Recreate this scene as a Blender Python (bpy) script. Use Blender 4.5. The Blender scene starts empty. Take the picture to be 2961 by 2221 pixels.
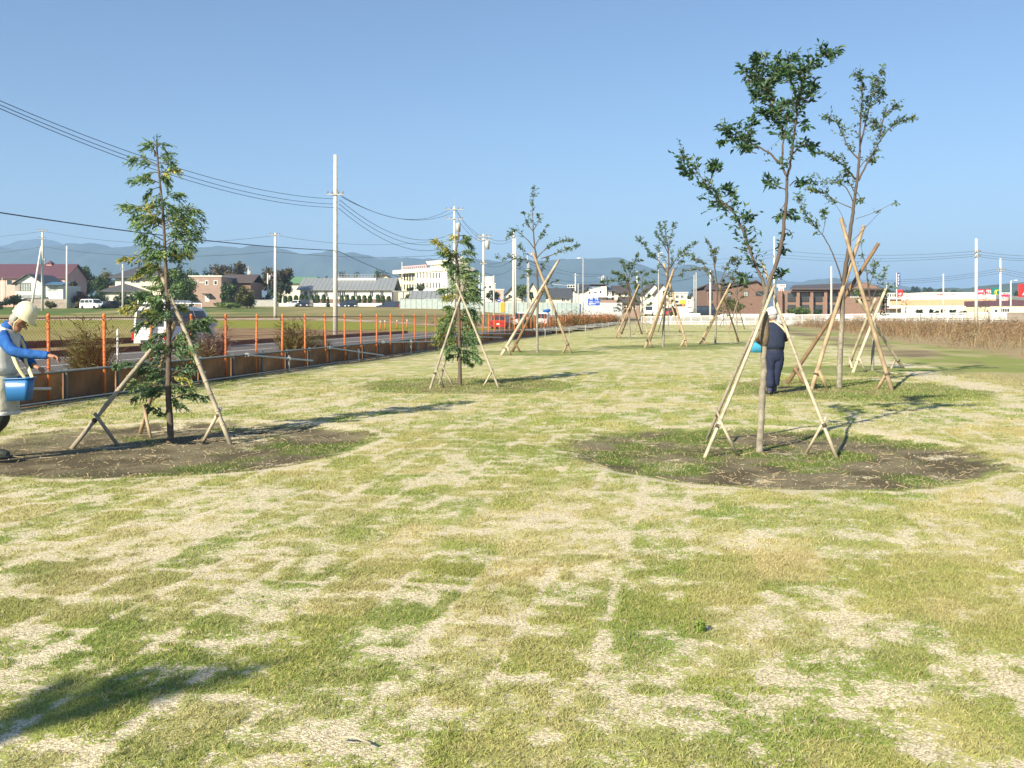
import bpy, bmesh, math, random
import numpy as np
from mathutils import Vector, Matrix

# ------------------------------------------------------------------ camera
SC = bpy.context.scene
COL = SC.collection
R = math.radians
F, CX, HY, EYE = 2687.0, 1480.5, 910.0, 1.55        # focal length, centre, horizon (photo pixels), eye height
cam_d = bpy.data.cameras.new("camera")
cam = bpy.data.objects.new("camera", cam_d); COL.objects.link(cam)
cam.location = (0, 0, EYE); cam.rotation_euler = (R(90), 0, 0)
cam_d.sensor_width = 36.0; cam_d.lens = F / 2961 * 36.0
cam_d.shift_y = -(1110.5 - HY) / 2961
cam_d.clip_start = 0.1; cam_d.clip_end = 40000
SC.camera = cam

# ------------------------------------------------------------------ light
SUN_EL, SUN_AZ = 31.0, 216.9                        # sun behind the left shoulder
world = bpy.data.worlds.new("World"); SC.world = world; world.use_nodes = True
wn = world.node_tree; bg = wn.nodes["Background"]
sky = wn.nodes.new("ShaderNodeTexSky"); sky.sky_type = 'NISHITA'; sky.sun_disc = False
sky.sun_elevation = R(SUN_EL); sky.sun_rotation = R(SUN_AZ)
sky.air_density = 1.0; sky.dust_density = 0.4; sky.ozone_density = 5.0; sky.altitude = 100
wn.links.new(sky.outputs[0], bg.inputs[0]); bg.inputs[1].default_value = 0.068
sl = bpy.data.lights.new("sun", 'SUN'); sun = bpy.data.objects.new("sun", sl); COL.objects.link(sun)
sl.energy = 5.0; sl.angle = R(0.53); sl.color = (1.0, 0.91, 0.71)
az, el = R(SUN_AZ), R(SUN_EL)
sdir = Vector((math.sin(az) * math.cos(el), math.cos(az) * math.cos(el), math.sin(el)))
sun.rotation_euler = sdir.to_track_quat('Z', 'Y').to_euler()
SC.view_settings.view_transform = 'Standard'; SC.view_settings.look = 'None'
SC.view_settings.exposure = 1.08; SC.view_settings.gamma = 1.0
SC.view_settings.use_curve_mapping = False
SC.render.engine = 'CYCLES'
SC.cycles.max_bounces = 6; SC.cycles.diffuse_bounces = 2; SC.cycles.glossy_bounces = 2
SC.cycles.transmission_bounces = 4; SC.cycles.transparent_max_bounces = 24; SC.cycles.volume_bounces = 1
SC.cycles.use_denoising = True
SC.cycles.caustics_reflective = False; SC.cycles.caustics_refractive = False

rng = np.random.default_rng(7); random.seed(7)

# ------------------------------------------------------------------ helpers
def W(px, py, d):                                    # photo pixel at depth d -> point in the place
    return Vector(((px - CX) / F * d, d, EYE + (HY - py) / F * d))
def G(px, py, z=0.0):                                # photo pixel on ground of height z
    d = F * (EYE - z) / (py - HY)
    return Vector(((px - CX) / F * d, d, z))

class MB:
    def __init__(s): s.v = []; s.f = []; s.m = []
    def add(s, vs, fs, mi=0):
        o = len(s.v); s.v.extend([tuple(p) for p in vs])
        s.f.extend([tuple(i + o for i in f) for f in fs]); s.m.extend([mi] * len(fs)); return s
    def box(s, x0, x1, y0, y1, z0, z1, M=None, mi=0):
        vs = [Vector(p) for p in ((x0,y0,z0),(x1,y0,z0),(x1,y1,z0),(x0,y1,z0),(x0,y0,z1),(x1,y0,z1),(x1,y1,z1),(x0,y1,z1))]
        if M: vs = [M @ p for p in vs]
        return s.add(vs, [(0,3,2,1),(4,5,6,7),(0,1,5,4),(1,2,6,5),(2,3,7,6),(3,0,4,7)], mi)
    def hexa(s, b, t, mi=0):                         # bottom and top rings of equal length
        n = len(b)
        return s.add(list(b) + list(t), [tuple(range(n - 1, -1, -1)), tuple(range(n, 2 * n))] +
                     [(i, (i + 1) % n, n + (i + 1) % n, n + i) for i in range(n)], mi)
    def tube(s, pts, rad, n=8, caps=True, mi=0):
        pts = [Vector(p) for p in pts]
        if not hasattr(rad, '__len__'): rad = [rad] * len(pts)
        vs = []; up = None
        for i, p in enumerate(pts):
            t = (pts[min(i + 1, len(pts) - 1)] - pts[max(i - 1, 0)]).normalized()
            if up is None: up = Vector((0, 0, 1)) if abs(t.z) < 0.9 else Vector((1, 0, 0))
            a = t.cross(up); a.normalize(); b = a.cross(t); up = b
            for k in range(n):
                an = 2 * math.pi * k / n
                vs.append(p + (a * math.cos(an) + b * math.sin(an)) * rad[i])
        fs = [(i*n+k, i*n+(k+1)%n, (i+1)*n+(k+1)%n, (i+1)*n+k) for i in range(len(pts)-1) for k in range(n)]
        if caps: fs += [tuple(range(n - 1, -1, -1)), tuple(range((len(pts)-1)*n, len(pts)*n))]
        return s.add(vs, fs, mi)
    def lathe(s, prof, n=16, M=None, mi=0):          # profile of (r, z), closed by its ends
        vs = []
        for r, z in prof:
            for k in range(n):
                a = 2 * math.pi * k / n; p = Vector((r * math.cos(a), r * math.sin(a), z)); vs.append(M @ p if M else p)
        m = len(prof)
        fs = [(i*n+k, i*n+(k+1)%n, (i+1)*n+(k+1)%n, (i+1)*n+k) for i in range(m-1) for k in range(n)]
        fs += [tuple(range(n - 1, -1, -1)), tuple(range((m-1)*n, m*n))]
        return s.add(vs, fs, mi)
    def ball(s, c, rx, ry, rz, n=12, m=8, M=None, mi=0):
        prof = []
        vs = []
        for i in range(m + 1):
            th = math.pi * i / m
            for k in range(n):
                a = 2 * math.pi * k / n
                p = Vector((rx * math.sin(th) * math.cos(a), ry * math.sin(th) * math.sin(a), -rz * math.cos(th)))
                p = (M @ p if M else p) + Vector(c); vs.append(p)
        fs = [(i*n+k, i*n+(k+1)%n, (i+1)*n+(k+1)%n, (i+1)*n+k) for i in range(m) for k in range(n)]
        return s.add(vs, fs, mi)
    def build(s, name, mats, parent=None, smooth=False):
        me = bpy.data.meshes.new(name); me.from_pydata(s.v, [], s.f)
        if not isinstance(mats, (list, tuple)): mats = [mats]
        for m in mats: me.materials.append(m)
        if len(mats) > 1: me.polygons.foreach_set("material_index", s.m)
        if smooth: me.polygons.foreach_set("use_smooth", [True] * len(me.polygons))
        me.validate(); me.update()
        o = bpy.data.objects.new(name, me); COL.objects.link(o)
        if parent: o.parent = parent
        return o

def mesh_np(name, V, Fc, mat, colors=None, parent=None, smooth=False):
    V = np.asarray(V, np.float32); Fc = np.asarray(Fc, np.int32); n, k = Fc.shape
    me = bpy.data.meshes.new(name)
    me.vertices.add(len(V)); me.vertices.foreach_set("co", V.ravel())
    me.loops.add(n * k); me.loops.foreach_set("vertex_index", Fc.ravel())
    me.polygons.add(n); me.polygons.foreach_set("loop_start", np.arange(0, n * k, k, dtype=np.int32))
    if smooth: me.polygons.foreach_set("use_smooth", np.ones(n, bool))
    if colors is not None:
        at = me.color_attributes.new("Col", 'FLOAT_COLOR', 'POINT')
        c = np.asarray(colors, np.float32)
        if c.shape[1] == 3: c = np.concatenate([c, np.ones((len(c), 1), np.float32)], 1)
        at.data.foreach_set("color", c.ravel())
    me.materials.append(mat); me.update(calc_edges=True)
    o = bpy.data.objects.new(name, me); COL.objects.link(o)
    if parent: o.parent = parent
    return o

def tag(o, label=None, cat=None, group=None, kind=None):
    if label: o["label"] = label
    if cat: o["category"] = cat
    if group: o["group"] = group
    if kind: o["kind"] = kind
    return o
def thing(name, label, cat, loc=(0, 0, 0), rz=0.0, group=None):
    o = bpy.data.objects.new(name, None); COL.objects.link(o)
    o.location = loc; o.rotation_euler = (0, 0, rz); o.empty_display_size = 0.3
    return tag(o, label, cat, group)
def copy_tree(o, parent=None):
    c = o.copy(); COL.objects.link(c)
    if parent: c.parent = parent
    for ch in list(o.children): copy_tree(ch, c)
    return c

# value noise on numpy arrays
def hsh(ix, iy, s):
    h = (ix.astype(np.int64) * 374761393 + iy.astype(np.int64) * 668265263 + s * 1274126177) & 0xffffffff
    h = ((h ^ (h >> 13)) * 1274126177) & 0xffffffff
    h = ((h ^ (h >> 16)) * 2246822519) & 0xffffffff
    return ((h ^ (h >> 15)) & 0xffffff) / float(0xffffff)
def vnoise(x, y, s=0):
    ix = np.floor(x); iy = np.floor(y); fx = x - ix; fy = y - iy
    fx = fx * fx * (3 - 2 * fx); fy = fy * fy * (3 - 2 * fy)
    a = hsh(ix, iy, s); b = hsh(ix + 1, iy, s); c = hsh(ix, iy + 1, s); d = hsh(ix + 1, iy + 1, s)
    return (a * (1 - fx) + b * fx) * (1 - fy) + (c * (1 - fx) + d * fx) * fy
def fbm(x, y, sc, s=0, o=4):
    t = 0; a = 0.5; n = 0
    for i in range(o):
        t = t + a * vnoise(x / sc + 17.3 * i, y / sc - 9.1 * i, s + i); n += a; a *= 0.5; sc /= 2.03
    return t / n
def sst(a, b, x):
    t = np.clip((x - a) / (b - a), 0, 1); return t * t * (3 - 2 * t)
def mixc(a, b, t):
    return np.asarray(a) * (1 - t[..., None]) + np.asarray(b) * t[..., None]

# ------------------------------------------------------------------ materials
def mat(name, col, rough=0.7, amt=0.15, scale=6.0, metal=0.0, spec=0.35, bump=0.0, col2=None, detail=5):
    m = bpy.data.materials.new(name); m.use_nodes = True; nt = m.node_tree; b = nt.nodes["Principled BSDF"]
    b.inputs["Roughness"].default_value = rough; b.inputs["Metallic"].default_value = metal
    b.inputs["Specular IOR Level"].default_value = spec
    tc = nt.nodes.new("ShaderNodeTexCoord"); nz = nt.nodes.new("ShaderNodeTexNoise")
    nz.inputs["Scale"].default_value = scale; nz.inputs["Detail"].default_value = detail
    nt.links.new(tc.outputs["Object"], nz.inputs["Vector"])
    cr = nt.nodes.new("ShaderNodeValToRGB"); e = cr.color_ramp.elements
    c2 = col2 or tuple(min(1, c * (1 + amt)) for c in col); c1 = col if col2 else tuple(c * (1 - amt) for c in col)
    e[0].position = 0.3; e[1].position = 0.7; e[0].color = (*c1, 1); e[1].color = (*c2, 1)
    nt.links.new(nz.outputs["Fac"], cr.inputs["Fac"]); nt.links.new(cr.outputs["Color"], b.inputs["Base Color"])
    if bump:
        bp = nt.nodes.new("ShaderNodeBump"); bp.inputs["Strength"].default_value = bump; bp.inputs["Distance"].default_value = 0.02
        nt.links.new(nz.outputs["Fac"], bp.inputs["Height"]); nt.links.new(bp.outputs["Normal"], b.inputs["Normal"])
    return m

def attr_mat(name, rough=0.6, transl=0.0, spec=0.2):
    m = bpy.data.materials.new(name); m.use_nodes = True; nt = m.node_tree; b = nt.nodes["Principled BSDF"]
    a = nt.nodes.new("ShaderNodeVertexColor"); a.layer_name = "Col"
    b.inputs["Roughness"].default_value = rough; b.inputs["Specular IOR Level"].default_value = spec
    nt.links.new(a.outputs["Color"], b.inputs["Base Color"])
    if transl:
        t = nt.nodes.new("ShaderNodeBsdfTranslucent"); mx = nt.nodes.new("ShaderNodeMixShader")
        mx.inputs[0].default_value = transl
        nt.links.new(a.outputs["Color"], t.inputs["Color"])
        nt.links.new(b.outputs[0], mx.inputs[1]); nt.links.new(t.outputs[0], mx.inputs[2])
        nt.links.new(mx.outputs[0], nt.nodes["Material Output"].inputs[0])
    return m

def stripes(name, c1, c2, axis, period, frac=0.5, rough=0.6, metal=0.0, noise=0.12):
    """lines of c2 across c1 along one object axis (roof seams, brick courses, panel joints)"""
    m = bpy.data.materials.new(name); m.use_nodes = True; nt = m.node_tree; b = nt.nodes["Principled BSDF"]
    b.inputs["Roughness"].default_value = rough; b.inputs["Metallic"].default_value = metal
    tc = nt.nodes.new("ShaderNodeTexCoord"); sp = nt.nodes.new("ShaderNodeSeparateXYZ")
    nt.links.new(tc.outputs["Object"], sp.inputs[0])
    md = nt.nodes.new("ShaderNodeMath"); md.operation = 'DIVIDE'; md.inputs[1].default_value = period
    nt.links.new(sp.outputs["XYZ".index(axis)], md.inputs[0])
    fr = nt.nodes.new("ShaderNodeMath"); fr.operation = 'FRACT'; nt.links.new(md.outputs[0], fr.inputs[0])
    lt = nt.nodes.new("ShaderNodeMath"); lt.operation = 'LESS_THAN'; lt.inputs[1].default_value = frac
    nt.links.new(fr.outputs[0], lt.inputs[0])
    nz = nt.nodes.new("ShaderNodeTexNoise"); nz.inputs["Scale"].default_value = 2.0; nz.inputs["Detail"].default_value = 6
    nt.links.new(tc.outputs["Object"], nz.inputs["Vector"])
    mx = nt.nodes.new("ShaderNodeMix"); mx.data_type = 'RGBA'
    mx.inputs["A"].default_value = (*c1, 1); mx.inputs["B"].default_value = (*c2, 1)
    nt.links.new(lt.outputs[0], mx.inputs["Factor"])
    hs = nt.nodes.new("ShaderNodeHueSaturation")
    mr = nt.nodes.new("ShaderNodeMapRange"); mr.inputs[3].default_value = 1 - noise; mr.inputs[4].default_value = 1 + noise
    mr.inputs[1].default_value = 0.3; mr.inputs[2].default_value = 0.7
    nt.links.new(nz.outputs["Fac"], mr.inputs[0]); nt.links.new(mr.outputs[0], hs.inputs["Value"])
    nt.links.new(mx.outputs["Result"], hs.inputs["Color"]); nt.links.new(hs.outputs[0], b.inputs["Base Color"])
    return m

def net_mat(name, col, cell, wire):
    """chain-link: a diamond wire pattern, open between the wires"""
    m = bpy.data.materials.new(name); m.use_nodes = True; nt = m.node_tree; b = nt.nodes["Principled BSDF"]
    b.inputs["Base Color"].default_value = (*col, 1); b.inputs["Roughness"].default_value = 0.6
    tc = nt.nodes.new("ShaderNodeTexCoord"); sp = nt.nodes.new("ShaderNodeSeparateXYZ"); nt.links.new(tc.outputs["Object"], sp.inputs[0])
    outs = []
    for op in ('ADD', 'SUBTRACT'):
        a = nt.nodes.new("ShaderNodeMath"); a.operation = op
        nt.links.new(sp.outputs[1], a.inputs[0]); nt.links.new(sp.outputs[2], a.inputs[1])
        d = nt.nodes.new("ShaderNodeMath"); d.operation = 'DIVIDE'; d.inputs[1].default_value = cell; nt.links.new(a.outputs[0], d.inputs[0])
        f = nt.nodes.new("ShaderNodeMath"); f.operation = 'FRACT'; nt.links.new(d.outputs[0], f.inputs[0])
        l = nt.nodes.new("ShaderNodeMath"); l.operation = 'LESS_THAN'; l.inputs[1].default_value = wire; nt.links.new(f.outputs[0], l.inputs[0])
        outs.append(l)
    mx = nt.nodes.new("ShaderNodeMath"); mx.operation = 'MAXIMUM'
    nt.links.new(outs[0].outputs[0], mx.inputs[0]); nt.links.new(outs[1].outputs[0], mx.inputs[1])
    nt.links.new(mx.outputs[0], b.inputs["Alpha"])
    return m

def vary(m, lo, hi):
    """each object with this material gets its own lightness (weathering differs from piece to piece)"""
    nt = m.node_tree; b = nt.nodes["Principled BSDF"]; l = b.inputs["Base Color"].links[0]; src = l.from_socket
    oi = nt.nodes.new("ShaderNodeObjectInfo"); mr = nt.nodes.new("ShaderNodeMapRange"); mr.inputs[3].default_value = lo; mr.inputs[4].default_value = hi
    hs = nt.nodes.new("ShaderNodeHueSaturation"); nt.links.new(oi.outputs["Random"], mr.inputs[0]); nt.links.new(mr.outputs[0], hs.inputs["Value"])
    nt.links.new(src, hs.inputs["Color"]); nt.links.new(hs.outputs[0], b.inputs["Base Color"]); return m
M = {}
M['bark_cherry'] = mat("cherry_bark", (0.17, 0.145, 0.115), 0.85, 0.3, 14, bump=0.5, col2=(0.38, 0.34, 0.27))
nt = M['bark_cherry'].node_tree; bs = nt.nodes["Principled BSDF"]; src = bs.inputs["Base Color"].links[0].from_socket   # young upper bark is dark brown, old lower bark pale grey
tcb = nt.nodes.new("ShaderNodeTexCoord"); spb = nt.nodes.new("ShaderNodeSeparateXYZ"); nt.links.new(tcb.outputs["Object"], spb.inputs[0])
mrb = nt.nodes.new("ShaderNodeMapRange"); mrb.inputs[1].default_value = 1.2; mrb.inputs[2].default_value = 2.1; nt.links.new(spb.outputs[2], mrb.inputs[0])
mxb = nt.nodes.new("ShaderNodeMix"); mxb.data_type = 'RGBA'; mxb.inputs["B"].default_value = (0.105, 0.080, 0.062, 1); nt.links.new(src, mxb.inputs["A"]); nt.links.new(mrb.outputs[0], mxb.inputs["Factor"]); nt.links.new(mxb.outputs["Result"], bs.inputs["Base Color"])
M['bark_cypress'] = mat("cypress_bark", (0.13, 0.10, 0.075), 0.9, 0.3, 30, bump=0.4)
M['bark_dark'] = mat("dark_bark", (0.09, 0.07, 0.05), 0.9, 0.3, 8)
M['bamboo'] = mat("weathered_bamboo", (0.47, 0.40, 0.29), 0.6, 0.36, 5, detail=9)
M['bamboo_grey'] = mat("grey_bamboo", (0.33, 0.28, 0.21), 0.7, 0.36, 5, detail=9)
M['log'] = mat("peeled_log", (0.38, 0.28, 0.175), 0.7, 0.34, 5, detail=9)
M['log_dark'] = mat("brown_log", (0.23, 0.145, 0.08), 0.7, 0.34, 5, detail=9)
for k_ in ('bamboo', 'bamboo_grey', 'log', 'log_dark'): vary(M[k_], 0.82, 1.12)
M['burlap'] = mat("burlap_wrap", (0.20, 0.15, 0.10), 0.95, 0.3, 40, bump=0.5)
M['leaf'] = attr_mat("leaf_surface", 0.45, 0.22, 0.35)
M['needle'] = attr_mat("needle_surface", 0.6, 0.32, 0.2)
M['blade'] = attr_mat("grass_blade", 0.55, 0.25, 0.25)
M['dry'] = attr_mat("dry_stem", 0.75, 0.15, 0.1)
M['orange'] = mat("orange_paint", (0.66, 0.185, 0.055), 0.5, 0.12, 12)
vary(M['orange'], 0.78, 1.1)
M['orange_net'] = net_mat("orange_chain_link", (0.42, 0.12, 0.035), 0.075, 0.105)
M['board'] = mat("brown_board", (0.30, 0.15, 0.065), 0.75, 0.3, 3.0, detail=8)
vary(M['board'], 0.6, 1.3)
M['steel'] = mat("galvanised_pipe", (0.50, 0.50, 0.48), 0.38, 0.15, 14, metal=0.55)
M['steel_dark'] = mat("dull_steel", (0.15, 0.17, 0.18), 0.5, 0.2, 14, metal=0.2)
M['concrete'] = mat("pole_concrete", (0.62, 0.60, 0.54), 0.8, 0.12, 5)
M['concrete_grey'] = mat("grey_concrete", (0.40, 0.39, 0.37), 0.85, 0.15, 3)
M['pole_grey'] = mat("grey_pole", (0.44, 0.44, 0.42), 0.7, 0.12, 4)
M['insul'] = mat("insulator", (0.20, 0.18, 0.17), 0.4, 0.1, 10)
M['wire'] = mat("cable_black", (0.035, 0.04, 0.05), 0.6, 0.1, 5)
M['white'] = mat("white_paint", (0.80, 0.79, 0.75), 0.45, 0.05, 4)
M['cream'] = mat("cream_render", (0.76, 0.70, 0.55), 0.85, 0.06, 1.2)
M['cream_w'] = mat("pale_render", (0.80, 0.77, 0.68), 0.85, 0.05, 1.2)
M['yellowish'] = mat("yellow_render", (0.78, 0.71, 0.50), 0.85, 0.06, 1.2)
M['tan_band'] = stripes("tan_cladding", (0.54, 0.345, 0.20), (0.46, 0.29, 0.165), 'Z', 0.35, 0.12)
M['pink'] = mat("pink_render", (0.70, 0.42, 0.36), 0.85, 0.08, 1.2)
M['brick'] = stripes("brown_brick", (0.31, 0.205, 0.16), (0.37, 0.265, 0.215), 'Z', 0.28, 0.16)
M['brick2'] = stripes("red_brown_brick", (0.205, 0.118, 0.082), (0.25, 0.155, 0.112), 'Z', 0.28, 0.16)
M['block'] = stripes("block_wall", (0.34, 0.28, 0.23), (0.24, 0.20, 0.17), 'Z', 0.4, 0.08)
M['roof_grey'] = stripes("grey_metal_roof", (0.30, 0.31, 0.31), (0.20, 0.21, 0.21), 'X', 0.9, 0.2, 0.45, 0.2)
M['roof_dark'] = stripes("dark_tile_roof", (0.085, 0.085, 0.09), (0.055, 0.055, 0.06), 'X', 0.4, 0.2, 0.5)
M['roof_purple'] = stripes("purple_metal_roof", (0.125, 0.06, 0.075), (0.085, 0.04, 0.05), 'X', 0.6, 0.15, 0.5)
M['roof_brown'] = stripes("brown_tile_roof", (0.10, 0.075, 0.065), (0.07, 0.05, 0.045), 'X', 0.5, 0.2, 0.55)
M['roof_green'] = mat("green_roof", (0.10, 0.22, 0.13), 0.6, 0.08, 0.5)
M['roof_blue'] = stripes("blue_canopy", (0.06, 0.14, 0.22), (0.10, 0.20, 0.30), 'X', 0.8, 0.3, 0.35)
M['glass'] = mat("window_glass", (0.035, 0.045, 0.055), 0.08, 0.2, 2, spec=0.6)
M['glass_lt'] = mat("curtained_glass", (0.34, 0.38, 0.36), 0.15, 0.3, 3, spec=0.5)
M['trim'] = mat("white_trim", (0.80, 0.78, 0.72), 0.6, 0.05, 4)
M['darktrim'] = mat("dark_trim", (0.06, 0.05, 0.05), 0.5, 0.1, 4)
M['soil'] = mat("soil", (0.16, 0.11, 0.075), 0.95, 0.25, 4)
M['asphalt'] = mat("asphalt", (0.13, 0.125, 0.12), 0.9, 0.14, 3, detail=8)
M['roadpaint'] = mat("road_paint", (0.75, 0.74, 0.70), 0.7, 0.15, 6, detail=8)
M['barrier'] = mat("rust_red_steel", (0.115, 0.04, 0.03), 0.65, 0.25, 3)
M['tyre'] = mat("tyre", (0.025, 0.025, 0.025), 0.85, 0.1, 10)
M['rim'] = mat("wheel_rim", (0.55, 0.55, 0.56), 0.35, 0.08, 10, metal=0.6)
M['carwhite'] = mat("white_car_paint", (0.80, 0.80, 0.78), 0.25, 0.03, 2, spec=0.5)
M['carred'] = mat("red_car_paint", (0.45, 0.025, 0.02), 0.22, 0.05, 2, spec=0.5)
M['cardark'] = mat("dark_car_paint", (0.02, 0.025, 0.04), 0.22, 0.05, 2, spec=0.5)
M['carnavy'] = mat("navy_car_paint", (0.03, 0.04, 0.075), 0.22, 0.05, 2, spec=0.5)
M['red_lens'] = mat("red_lens", (0.50, 0.02, 0.015), 0.2, 0.05, 4)
M['clear_lens'] = mat("clear_lens", (0.75, 0.75, 0.72), 0.15, 0.05, 4)
M['plastic_dk'] = mat("black_plastic", (0.03, 0.03, 0.03), 0.6, 0.1, 6)
M['hoard'] = stripes("pale_steel_panel", (0.58, 0.66, 0.62), (0.28, 0.34, 0.34), 'X', 0.9, 0.10, 0.45)
M['hoard_w'] = mat("white_steel_panel", (0.82, 0.82, 0.79), 0.5, 0.04, 1)
M['yellow'] = mat("yellow_panel", (0.80, 0.50, 0.05), 0.5, 0.05, 2)
M['skin'] = mat("skin", (0.42, 0.22, 0.14), 0.55, 0.12, 14)
M['hair'] = mat("grey_hair", (0.33, 0.32, 0.30), 0.8, 0.3, 60)
M['helmet'] = mat("helmet_shell", (0.72, 0.67, 0.47), 0.3, 0.05, 6, spec=0.5)
M['greenmark'] = mat("green_print", (0.02, 0.22, 0.10), 0.5, 0.05, 5)
M['strap'] = mat("pale_webbing", (0.74, 0.68, 0.40), 0.8, 0.1, 30)
M['strap_dk'] = mat("dark_webbing", (0.08, 0.08, 0.08), 0.8, 0.1, 30)
M['blue_cloth'] = mat("blue_cloth", (0.032, 0.115, 0.36), 0.95, 0.3, 12, spec=0.1, bump=0.8)
M['vest'] = mat("pale_vest", (0.62, 0.63, 0.62), 0.9, 0.12, 10, bump=0.6)
M['beige_cloth'] = mat("beige_cloth", (0.58, 0.54, 0.42), 0.9, 0.14, 9, bump=0.7)
M['boot'] = mat("dark_rubber", (0.035, 0.04, 0.032), 0.4, 0.15, 8)
M['navy'] = mat("navy_cloth", (0.018, 0.026, 0.055), 0.85, 0.22, 8, bump=0.6)
M['navy2'] = mat("navy_trousers", (0.016, 0.023, 0.055), 0.85, 0.22, 8, bump=0.6)
M['brown_cloth'] = mat("brown_cloth", (0.10, 0.055, 0.032), 0.9, 0.2, 9, bump=0.5)
M['bucket'] = mat("blue_plastic", (0.03, 0.165, 0.42), 0.35, 0.06, 5, spec=0.5)
M['cyan'] = mat("cyan_plastic", (0.07, 0.36, 0.56), 0.35, 0.06, 5, spec=0.5)
M['sign_blue'] = mat("sign_blue", (0.02, 0.09, 0.50), 0.4, 0.04, 3)
M['sign_red'] = mat("sign_red", (0.70, 0.03, 0.03), 0.45, 0.04, 3)
M['sign_pink'] = mat("sign_magenta", (0.62, 0.04, 0.12), 0.45, 0.04, 3)
M['sign_green'] = mat("sign_green", (0.02, 0.20, 0.17), 0.45, 0.04, 3)
M['sign_yellow'] = mat("sign_yellow", (0.85, 0.65, 0.03), 0.45, 0.04, 3)
M['sign_orange'] = mat("sign_orange", (0.85, 0.30, 0.05), 0.5, 0.04, 3)
M['sign_navy'] = mat("banner_blue", (0.03, 0.05, 0.28), 0.6, 0.1, 3)

# ================================================================== THE GROUND
def xf(y): return -8.2 + 0.19 * (y - 15.3)           # line of the orange fence
def xb(y): return 11.4 + 0.2126 * y                  # edge of the dry weed bank
def zg(x, y):
    x = np.asarray(x, float); y = np.asarray(y, float)
    lat = xf(y) - x
    zl = 0.0325 * np.clip(y - 70, 0, 80) + 0.02 * np.clip(y - 150, 0, 250)
    zr = sst(147, 152, y) * 0.7 + 0.012 * np.clip(y - 152, 0, 248)
    f = sst(4, 34, lat)
    return zl * f + zr * (1 - f)
def zgs(x, y): return float(zg(np.array([x]), np.array([y]))[0])

BEDS = [(-4.1, 11.2, 2.45, 1.0), (2.95, 10.55, 2.4, 0.9), (-0.95, 20.4, 2.5, 0.35), (7.0, 19.3, 2.9, 0.25),
        (9.7, 25.6, 2.7, 0.15), (1.1, 37.9, 3.0, 0.1), (7.2, 44.2, 3.2, 0.12), (10.5, 48.2, 3.0, 0.3), (7.9, 62, 3.0, 0.4),
        (14, 85, 3.5, 0.3), (20.5, 85, 3.5, 0.2)]
e1x, e1y = 0.1866, 0.9824

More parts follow.
